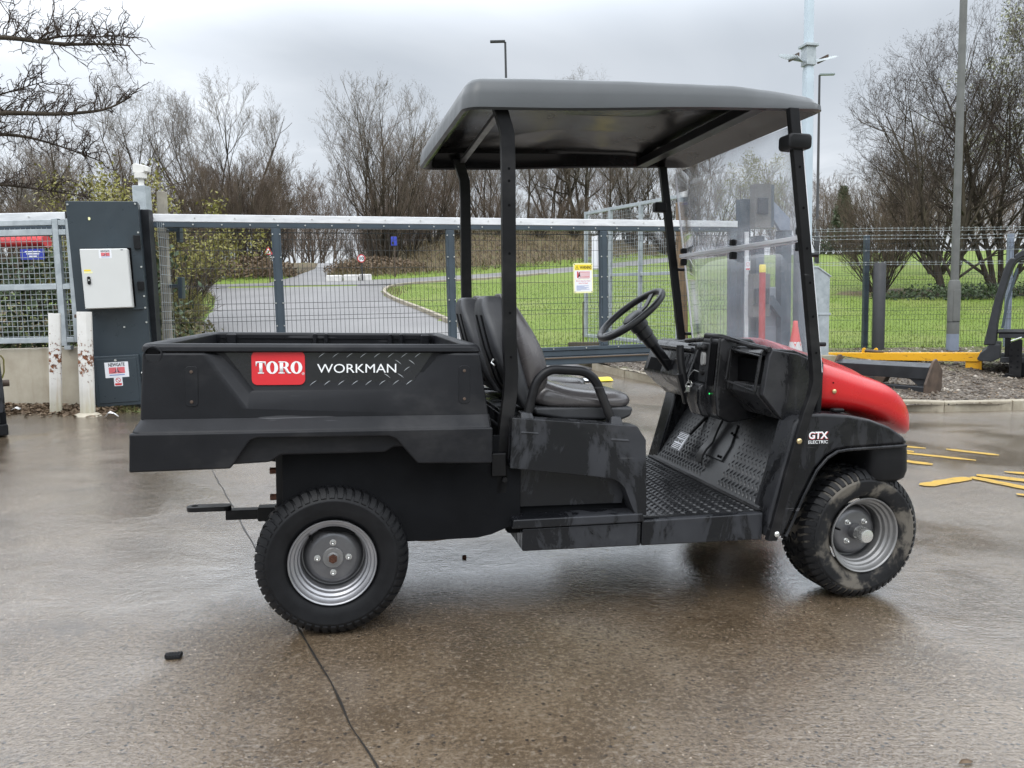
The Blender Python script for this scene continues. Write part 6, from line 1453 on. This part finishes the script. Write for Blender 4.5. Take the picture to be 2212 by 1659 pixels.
    tree('multi', 'many stemmed bare tree at the foot of the tall vase shaped tree', -7.2, 46.0, 1.2, 1.0, 'bare trees beyond the road')
    tree('multi', 'bare many stemmed tree behind the rear roof post', -5.0, 50.5, 3.9, .86, 'bare trees beyond the road')
    # row above the brown bank, behind the roof
    rowk = [('vase',-1.6,55,.93),('slim',1.2,57,1.0),('vase',3.2,60,1.02),('slim',4.6,58,1.06),('spread',5.6,61,1.10),('slim',7.6,60,1.0),('vase',9.4,63,1.0),('slim',10.8,62,1.06),('spread',13.2,65,.95),('slim',15.0,66,.95),('vase',17.5,68,.86)]
    nm = ['first','second','third','fourth','fifth','sixth','seventh','eighth','ninth','tenth','eleventh']
    for i, (k, x, y, s) in enumerate(rowk): tree(k, f'{nm[i]} bare tree from the left in the row above the brown bank', x, y, i*1.3, s, 'row of bare trees above the bank')
    tree('greening', 'tree with faint green buds seen through the windscreen', 17.0, 56, 1.0, 1.05, 'bare trees beyond the road', 'budding_tree')
    tree('greening', 'smaller budding tree left of the pale mast', 21.5, 63, 2.6, .92, 'bare trees beyond the road', 'budding_tree')
    # right: big near trees on the lawn and lower ones behind
    tree('near', 'big dark bare tree behind the lamp column on the right lawn', 13.6, 24.2, 1.0, .80, 'bare trees on the right lawn')
    tree('near', 'second dark bare tree nearer the right edge with leaning limbs', 15.6, 24.8, 3.6, .88, 'bare trees on the right lawn')
    tree('budded', 'tall tree with pale silvery buds at the top right corner', 18.4, 26.5, .6, 1.02, 'bare trees on the right lawn', 'budding_tree')
    tree('dense', 'low bare shrub tree with arching twigs left of the lamp column', 11.9, 25.2, 1.1, .62, 'bare trees on the right lawn')
    tree('multi', 'bare many stemmed tree behind the big dark tree', 18.5, 34.0, 1.3, .90, 'bare trees on the right lawn')
    tree('multi', 'mid height bare tree left of the big dark tree', 19.5, 40.0, 2.4, .74, 'bare trees on the right lawn')
    R2 = [('slim',21.8,60,.62),('multi',24.5,62,.62),('slim',26.5,64,.66),('multi',28.8,62,.60),('slim',31.5,66,.66),('multi',34,64,.66),('spread',37.5,66,.62),('slim',40,68,.7)]
    for i, (k, x, y, s) in enumerate(R2): tree(k, f'{nm[i]} low bare tree from the left beyond the fence on the right', x, y, i*.9+.3, s, 'low bare trees beyond the right lawn')
    # distant belt, one mass
    rg = random.Random(5); SS = []
    tr_far, _ = grow(97, 10.5, .09, 2, 3, kids=(13,8,6), ratio=(.42,.5,.55), ang=(38,38,40), trop=(.10,.12,.10), first=.12, splay=.15); base = np.array(sum(tr_far, []))
    for i in range(80):
        x = -56+i*1.8+rg.uniform(-.8,.8); y = 74+rg.uniform(0,16)+max(0, (x-20)*.5); a = rg.uniform(0, 6.28); s = rg.uniform(1.1,1.65)
        if -17.5 < x < -13.0 and y < 84: y += 14
        if i % 4 == 0: x, y = -25+i*.26+rg.uniform(-.5,.5), 76+rg.uniform(0,22)+(12 if -18 < -25+i*.26 < -13 else 0)
        B = base.copy(); c, q = math.cos(a), math.sin(a)
        for k in (0, 3): X, Y = base[:,k].copy(), base[:,k+1].copy(); B[:,k] = (X*c-Y*q)*s+x; B[:,k+1] = (X*q+Y*c)*s+y; B[:,k+2] = base[:,k+2]*s+gz(x, y)
        B[:,6:] *= s; B[:,6:] = np.maximum(B[:,6:], .010); SS.append(B)
    V, Fq = seg_mesh(np.concatenate(SS), 3); o = np_mesh('woodland', V, Fq, 'twig_brown'); tag(o, 'belt of distant bare woodland closing the view', 'woodland', kind='stuff')
    # brush along the crest of the bank
    for i, (x, y, sc_) in enumerate(((-6.2,48,.55),(-3.4,50,.50),(-.6,51.5,.55),(2.0,54,.50),(4.6,57,.55),(7.4,59,.5),(10,62,.55),(12.6,65,.5),(15.4,68,.55),(18.5,70,.5))): tree('dense', f'{nm[i]} low brown thicket from the left along the crest of the bank', x, y, i*1.1, sc_, 'brown thickets on the crest of the bank')
    for i, (x, y, sc_) in enumerate(((-20.5,56,.62),(-17.4,52,.55),(-19.0,64,.72),(-18.2,72,.62),(-9.6,56,.60),(-11.4,66,.62),(-13.8,80,.62),(-16.6,86,.62),(-11.2,78,.55))): tree(('dense','multi')[i % 2], f'{nm[i]} bare thicket from the near end along the far lane', x, y, i*.8, sc_, 'bare thickets lining the far lane')
    # conifer
    t = thing('conifer', 'small dark evergreen beyond the fence left of the big bare tree', 'tree', (24.6, 58, gz(24.6,58)-.5)); t.scale = (.8, .8, .8); S = [(0,0,0,0,0,6.6,.12,.02)]; V, Fq = seg_mesh(S, 6); np_mesh('trunk', V, Fq, 'bark', t)
    rg2 = np.random.default_rng(3); P = []
    for i in range(900): h = rg2.uniform(.9, 6.7); rr_ = (6.9-h)*.36*rg2.uniform(.2,1)**.5; a = rg2.uniform(0, 6.28); P.append((rr_*math.cos(a), rr_*math.sin(a), h-rr_*.25))
    V, Fq = leaf_cloud(P, 6, .15, .12, 2); np_mesh('foliage', V, Fq, 'needle', t, kind='stuff')
    # shrubs in leaf behind the gate
    tree('spring', 'yellow green shrub in young leaf right of the camera post', -8.35, 17.6, .3, 1.5, 'shrubs in young leaf behind the gate', 'leafing_shrub', cat='shrub')
    tree('spring', 'yellow green shrub behind the top of the blue cabinet', -9.9, 18.5, 1.7, 1.0, 'shrubs in young leaf behind the gate', 'leafing_shrub', cat='shrub')
    tree('spring', 'small leafing shrub low behind the gate hinge', -7.6, 18.0, 3.0, .45, 'shrubs in young leaf behind the gate', 'leafing_shrub', cat='shrub')
    tree('spring', 'leafing shrub on the verge beside the palisade fence', -13.5, 31.0, 2.2, .80, 'shrubs in young leaf behind the gate', 'leafing_shrub', cat='shrub')
    tree('dense', 'bare brown thicket behind the yellow green shrub', -8.8, 20.5, .2, .52, 'bare trees beyond the road')
    tree('dense', 'bare brown thicket on the verge left of the road', -11.8, 26.0, 1.5, .56, 'bare trees beyond the road')
    tree('dense', 'dark bare thicket behind the ivy at the left edge', -12.5, 17.5, 2.5, .62, 'bare trees beyond the road')
    tree('dense', 'bare thicket behind the mesh panel under the slender tree', -14.5, 23.5, 4.5, .66, 'bare trees beyond the road')
    # ivy hedge behind the mesh panel
    t = thing('ivy_hedge', 'dark ivy covered hedge behind the galvanised mesh panel', 'hedge', (-7.4, 10.3, gz(-7.4,10.3))); rg3 = np.random.default_rng(8); n = 5200
    P = np.stack([rg3.uniform(-4.6, 2.9, n), rg3.normal(0, .42, n), rg3.uniform(0, 1.72, n)], -1); P[:,2] *= 1-.12*np.sin(P[:,0]*2.3)**2; V, Fq = leaf_cloud(P, 2, .055, .06, 3); np_mesh('foliage', V, Fq, 'leaf_ivy', t, kind='stuff')
    Sx = []
    for i in range(260): x = rg3.uniform(-4.6, 2.9); y = rg3.normal(0, .4); h = rg3.uniform(.6, 2.1); q = rg3.normal(0, .28, 2); Sx.append((x, y, 0, x+q[0], y+q[1], h, .008, .003))
    V, Fq = seg_mesh(Sx, 3); np_mesh('stems', V, Fq, 'twig_dark', t, kind='stuff')
    # bramble on the verge just behind the gate
    def bramble(lab, cx, cy, rx, ry, h, n, seed, mt='leaf_bramble', size=.05):
        z = gz(cx, cy); t = thing('bramble', lab, 'bush', (cx, cy, z)); rg4 = np.random.default_rng(seed); a = rg4.uniform(0, 6.28, n); r_ = rg4.uniform(0, 1, n)**.5
        P = np.stack([rx*r_*np.cos(a), ry*r_*np.sin(a), h*rg4.uniform(0, 1, n)*(1-.6*r_**2)], -1); V, Fq = leaf_cloud(P, 2, size, .05, seed); np_mesh('foliage', V, Fq, mt, t, kind='stuff'); Sx = []
        for i in range(n//14):
            k = rg4.integers(n); p = P[k]; q = p*.35; q[2] = 0; m_ = (p+q)/2+np.array([0,0,.25*h]); Sx += [(*q, *m_, .006, .005), (*m_, *(p*1.15), .005, .002)]
        V, Fq = seg_mesh(Sx, 3); np_mesh('stems', V, Fq, 'twig_dark', t, kind='stuff')
    bramble('leafy bramble bush low behind the left end of the sliding gate', -4.85, 11.2, .75, 1.0, .85, 800, 11)
    bramble('bramble and dry stalks on the verge left of the road', -6.9, 15.0, .9, 2.0, 1.0, 700, 12)
    bramble('ivy patch at the foot of the big bare tree', 13.9, 23.0, 3.3, .9, .45, 1500, 13, 'leaf_ivy', .06)
    bramble('dark undergrowth right of the lane under the vase shaped tree', -7.4, 42.5, 2.8, 2.2, .9, 1300, 14, 'leaf_dead', .08)
    bramble('brown undergrowth left of the lane below the twiggy shrub', -13.6, 41.0, 2.2, 2.2, 1.3, 1100, 15, 'leaf_dead', .11)
forest()
def overhang():
    # limbs of a near tree reaching into the picture from the left
    t = thing('overhanging_tree', 'bare tree outside the left edge whose knotty limbs reach into the sky', 'tree', (-9.6, 9.5, gz(-9.6,9.5))); rd = random.Random(19); S0, S1 = [], []
    o = Vector((-9.6, 9.5, gz(-9.6,9.5)))
    def rv(): return Vector((rd.gauss(0,1), rd.gauss(0,1)*.7, rd.gauss(0,1)))
    S0.append((0,0,-.1,.05,0,2.2,.20,.17)); S0.extend([(.05,0,2.2,.1,0,5.5,.17,.11),(.1,0,5.5,.0,.1,7.4,.11,.06),(.0,.1,7.4,.12,.0,9.3,.06,.012)])
    def limb(pts, r):
        P = [Vector(p)-o for p in pts]; Q = arc_path(P, .25, 3); n = len(Q)
        for i in range(n-1):
            ra, rb = r*(1-.86*i/n), r*(1-.86*(i+1)/n); S0.append((*Q[i], *Q[i+1], ra, rb))
            d = (Q[i+1]-Q[i]); L = d.length
            if (Q[i+1]+o).x < -6.6 and (Q[i+1]+o).z < 5.2: continue
            for k in range(max(1, int(L/.024))):
                p = Q[i]+d*rd.random(); side = rd.choice((1,1,1,-1)); dd = (d.normalized()*rd.uniform(.1,.9)+Vector((0,rd.gauss(0,.7),side*rd.uniform(.35,1.1)))).normalized()
                twig(p, dd, rd.uniform(.12,.46)*(1-.35*i/n), .0075, 0)
    def twig(p, d, L, r, lv):
        n = 4
        for i in range(n):
            d = (d+rv()*.30+Vector((.05,0,.05 if lv < 2 else -.08))).normalized(); q = p+d*L/n; S1.append((*p, *q, r*(1-.15*i), r*(1-.15*(i+1)))); p = q
            if lv < 2 and rd.random() < .75: twig(p, (d+rv()*.75).normalized(), L*rd.uniform(.3,.6), r*.68, lv+1)
    limb([(-9.5,9.5,4.3),(-7.2,9.1,4.25),(-5.65,9,4.27),(-4.95,9,4.16),(-4.45,9,4.16),(-4.15,8.9,4.10)], .040)
    limb([(-5.3,9.0,4.20),(-4.95,9.1,4.30),(-4.55,9.1,4.27),(-4.22,9,4.24)], .014)
    limb([(-9.5,9.5,5.0),(-7.0,9.3,4.9),(-5.7,9.2,4.78),(-5.2,9.2,4.82)], .026)
    limb([(-9.5,9.5,3.3),(-7.2,9.3,3.42),(-5.72,9,3.44),(-5.0,9,3.40),(-4.5,9,3.44),(-4.22,9,3.58)], .042)
    limb([(-9.5,9.5,3.1),(-7.4,9.6,3.25),(-6.0,9.6,3.35),(-5.5,9.6,3.22),(-4.9,9.6,2.98)], .034)
    limb([(-7.0,9.3,3.45),(-5.9,9.3,3.72),(-5.35,9.3,3.86)], .016)
    limb([(-9.5,9.5,2.8),(-7.4,10.2,2.95),(-6.2,10.2,2.80),(-5.4,10.2,2.66)], .030)
    for k in range(16):
        a = rd.uniform(0, 6.28); z = rd.uniform(4.4, 9.0); L = (10.2-z)*.42; b = o+Vector((.08, .03, z)); e = Vector((math.cos(a)*L, math.sin(a)*L, .15*L))
        if e.x > .9 and z < 6.5: e.x = .4
        limb([b, b+e*.35+Vector((0,0,.12)), b+e*.7+Vector((0,0,.10)), b+e], .035)
    V, Fq = seg_mesh(S0, 7); np_mesh('trunk', V, Fq, 'bark', t); V, Fq = seg_mesh(S1, 3); np_mesh('crown', V, Fq, 'twig_dark', t, kind='stuff')
overhang()
def scatter():
    rg = np.random.default_rng(21)
    def blades(name, lab, n, reg, mt, h, w, cat='grass', dens=None, lean=.35):
        x0, x1, y0, y1 = reg; y = y0+(y1-y0)*rg.uniform(0, 1, n)**1.6; x = rg.uniform(x0, x1, n)
        if dens is not None: k = dens(x, y); x, y = x[k], y[k]
        z = tz(x, y)+.02; m = len(x); a = rg.uniform(0, 6.28, m); hh = h*rg.uniform(.5,1.4,m); ww = w*rg.uniform(.7,1.3,m)*(1+.02*y); la = rg.uniform(0, 6.28, m); l = lean*hh*rg.uniform(0,1.6,m)
        b = np.stack([np.cos(a)*ww, np.sin(a)*ww, 0*a], -1); p = np.stack([x, y, z], -1); tip = p+np.stack([np.cos(la)*l, np.sin(la)*l, hh], -1)
        V = np.stack([p-b, p+b, tip], 1).reshape(-1, 3); o = np_mesh(name, V, np.arange(3*m).reshape(-1, 3), mt, smooth=False); tag(o, lab, cat, kind='stuff')
    inroad = lambda x, y: ~(pin(x, y, POLYS[1]) | pin(x, y, POLYS[2]) | pin(x, y, POLYS[3]) | pin(x, y, POLYS[0]))
    blades('grass', 'short bright lawn grass beyond the mesh fence', 60000, (-4.5, 17, 13.6, 33), 'blade_green', .055, .006, dens=lambda x, y: inroad(x, y) & (x > np.interp(y, [13,19,25,30,34], [1.2,-1.3,-3.4,-4.7,-4.6])))
    blades('rough_grass', 'green grass and stalks on the verge left of the road', 9000, (-13, -3.9, 9.2, 31), 'blade_green', .14, .008, dens=lambda x, y: inroad(x, y))
    blades('dry_grass', 'straw coloured dead grass on the verge and under the shrubs', 6000, (-13, -3.9, 9.5, 31), 'blade_straw', .26, .008, dens=lambda x, y: inroad(x, y), lean=.8)
    blades('bank_grass', 'brown dead grass and bracken on the bank beyond the road', 30000, (-12, 26, 38, 62), 'blade_straw', .38, .012, dens=lambda x, y: inroad(x, y) & (y > np.interp(x, EX, EY)+1.8), lean=.9)
    blades('verge_grass', 'ragged grass along the far side of the road', 14000, (-24, 26, 34, 62), 'blade_green', .16, .012, dens=lambda x, y: inroad(x, y) & (np.abs(y-np.interp(x, EX, EY)-1.0) < 1.3))
    blades('fence_foot_grass', 'tufts of grass at the foot of the mesh fence', 2600, (1.2, 13, 13.1, 13.9), 'blade_green', .12, .005)
    # stones of the island
    n = 9500; K = np.array(ISLAND_P); x = rg.uniform(1.0, 13, n); y = rg.uniform(8.5, 13.5, n); k = pin(x, y, ISLAND_P); x, y = x[k], y[k]; z = ISL(x, y); s = .010+.030*rg.uniform(0, 1, len(x))**3; m = len(x)
    oc = np.array([(1,0,0),(0,1,0),(-1,0,0),(0,-1,0),(0,0,.7),(0,0,-.7)]); f = np.array([(0,1,4),(1,2,4),(2,3,4),(3,0,4),(1,0,5),(2,1,5),(3,2,5),(0,3,5)])
    a = rg.uniform(0, 6.28, m); rot = np.stack([np.cos(a), np.sin(a)], -1); V = oc[None]*(s[:,None]*rg.uniform(.6,1.4,(m,3)))[:,None,:]*rg.uniform(.75,1.25,(m,6,1))
    X = V[...,0]*rot[:,None,0]-V[...,1]*rot[:,None,1]; Y = V[...,0]*rot[:,None,1]+V[...,1]*rot[:,None,0]; V = np.stack([X+x[:,None], Y+y[:,None], V[...,2]+z[:,None]+.003], -1)
    o = np_mesh('gravel', V.reshape(-1, 3), (f[None]+(np.arange(m)*6)[:,None,None]).reshape(-1, 3), 'stone_bits', smooth=False); tag(o, 'loose stones and gravel on the earth island', 'gravel', kind='stuff')
    # dead leaves: drift by the wall, on the island, along the kerb
    def leaves(name, lab, n, fx, size, mt='leaf_dead'):
        P = fx(n); V, Fq = leaf_cloud(P, 1, size, 0, 31); c = np.repeat(P, 4, 0); V[:,2] = c[:,2]+(V[:,2]-c[:,2])*.45; o = np_mesh(name, V, Fq, mt, smooth=False); tag(o, lab, 'leaves', kind='stuff')
    def drift(n): x = -4.0-rg.uniform(0, 1, n)*1.7; y = 7.93-np.abs(rg.normal(0, .20, n)); return np.stack([x, y, tz0(x, y)+.012+.05*np.clip(1-(7.95-y)/.4, 0, 1)*rg.uniform(0, 1, n)], -1)
    leaves('leaf_litter', 'drift of wet dead leaves along the foot of the concrete wall', 3200, drift, .034)
    def isle(n): x = rg.uniform(1.1, 9, n*3); y = rg.uniform(8.6, 13.5, n*3); k = pin(x, y, ISLAND_P); x, y = x[k][:n], y[k][:n]; return np.stack([x, y, ISL(x, y)+.014], -1)
    leaves('dead_leaves', 'dead leaves scattered over the stony island', 1700, isle, .026)
    def gut(n):
        P = path_pts(smooth_poly(ISLAND_K, 2), .01); k = rg.integers(0, len(P)-1, n); d = P[k+1]-P[k]; nn = np.stack([d[:,1], -d[:,0]], -1)/.01; p = P[k]-nn*(-np.abs(rg.normal(.0, .07, n))-.01)[:,None]; return np.stack([p[:,0], p[:,1], tz0(p[:,0], p[:,1])+.008], -1)
    leaves('gutter_leaves', 'leaf scraps and grit washed along the kerb', 420, gut, .016)
    def base(n): x = rg.uniform(-4.3, -3.0, n); y = 7.86-np.abs(rg.normal(0, .10, n)); return np.stack([x, y, tz0(x, y)+.01], -1)
    leaves('cabinet_litter', 'grass and grit at the foot of the blue cabinet', 260, base, .028, 'leaf_bramble')
    x = rg.uniform(-4.2, -3.5, 260); y = 7.84+(x+4)*.36+rg.uniform(-.05,.03,260); V = []
    z = tz0(x, y); a = rg.uniform(0, 6.28, 260); h = rg.uniform(.02,.075,260); V = np.stack([np.stack([x-.004, y, z], -1), np.stack([x+.004, y, z], -1), np.stack([x+np.cos(a)*h*.7, y+np.sin(a)*h*.4, z+h], -1)], 1).reshape(-1, 3)
    o = np_mesh('weeds', V, np.arange(780).reshape(-1, 3), 'leaf_bramble', smooth=False); tag(o, 'thin weeds growing against the blue cabinet', 'weeds', kind='stuff')
scatter()
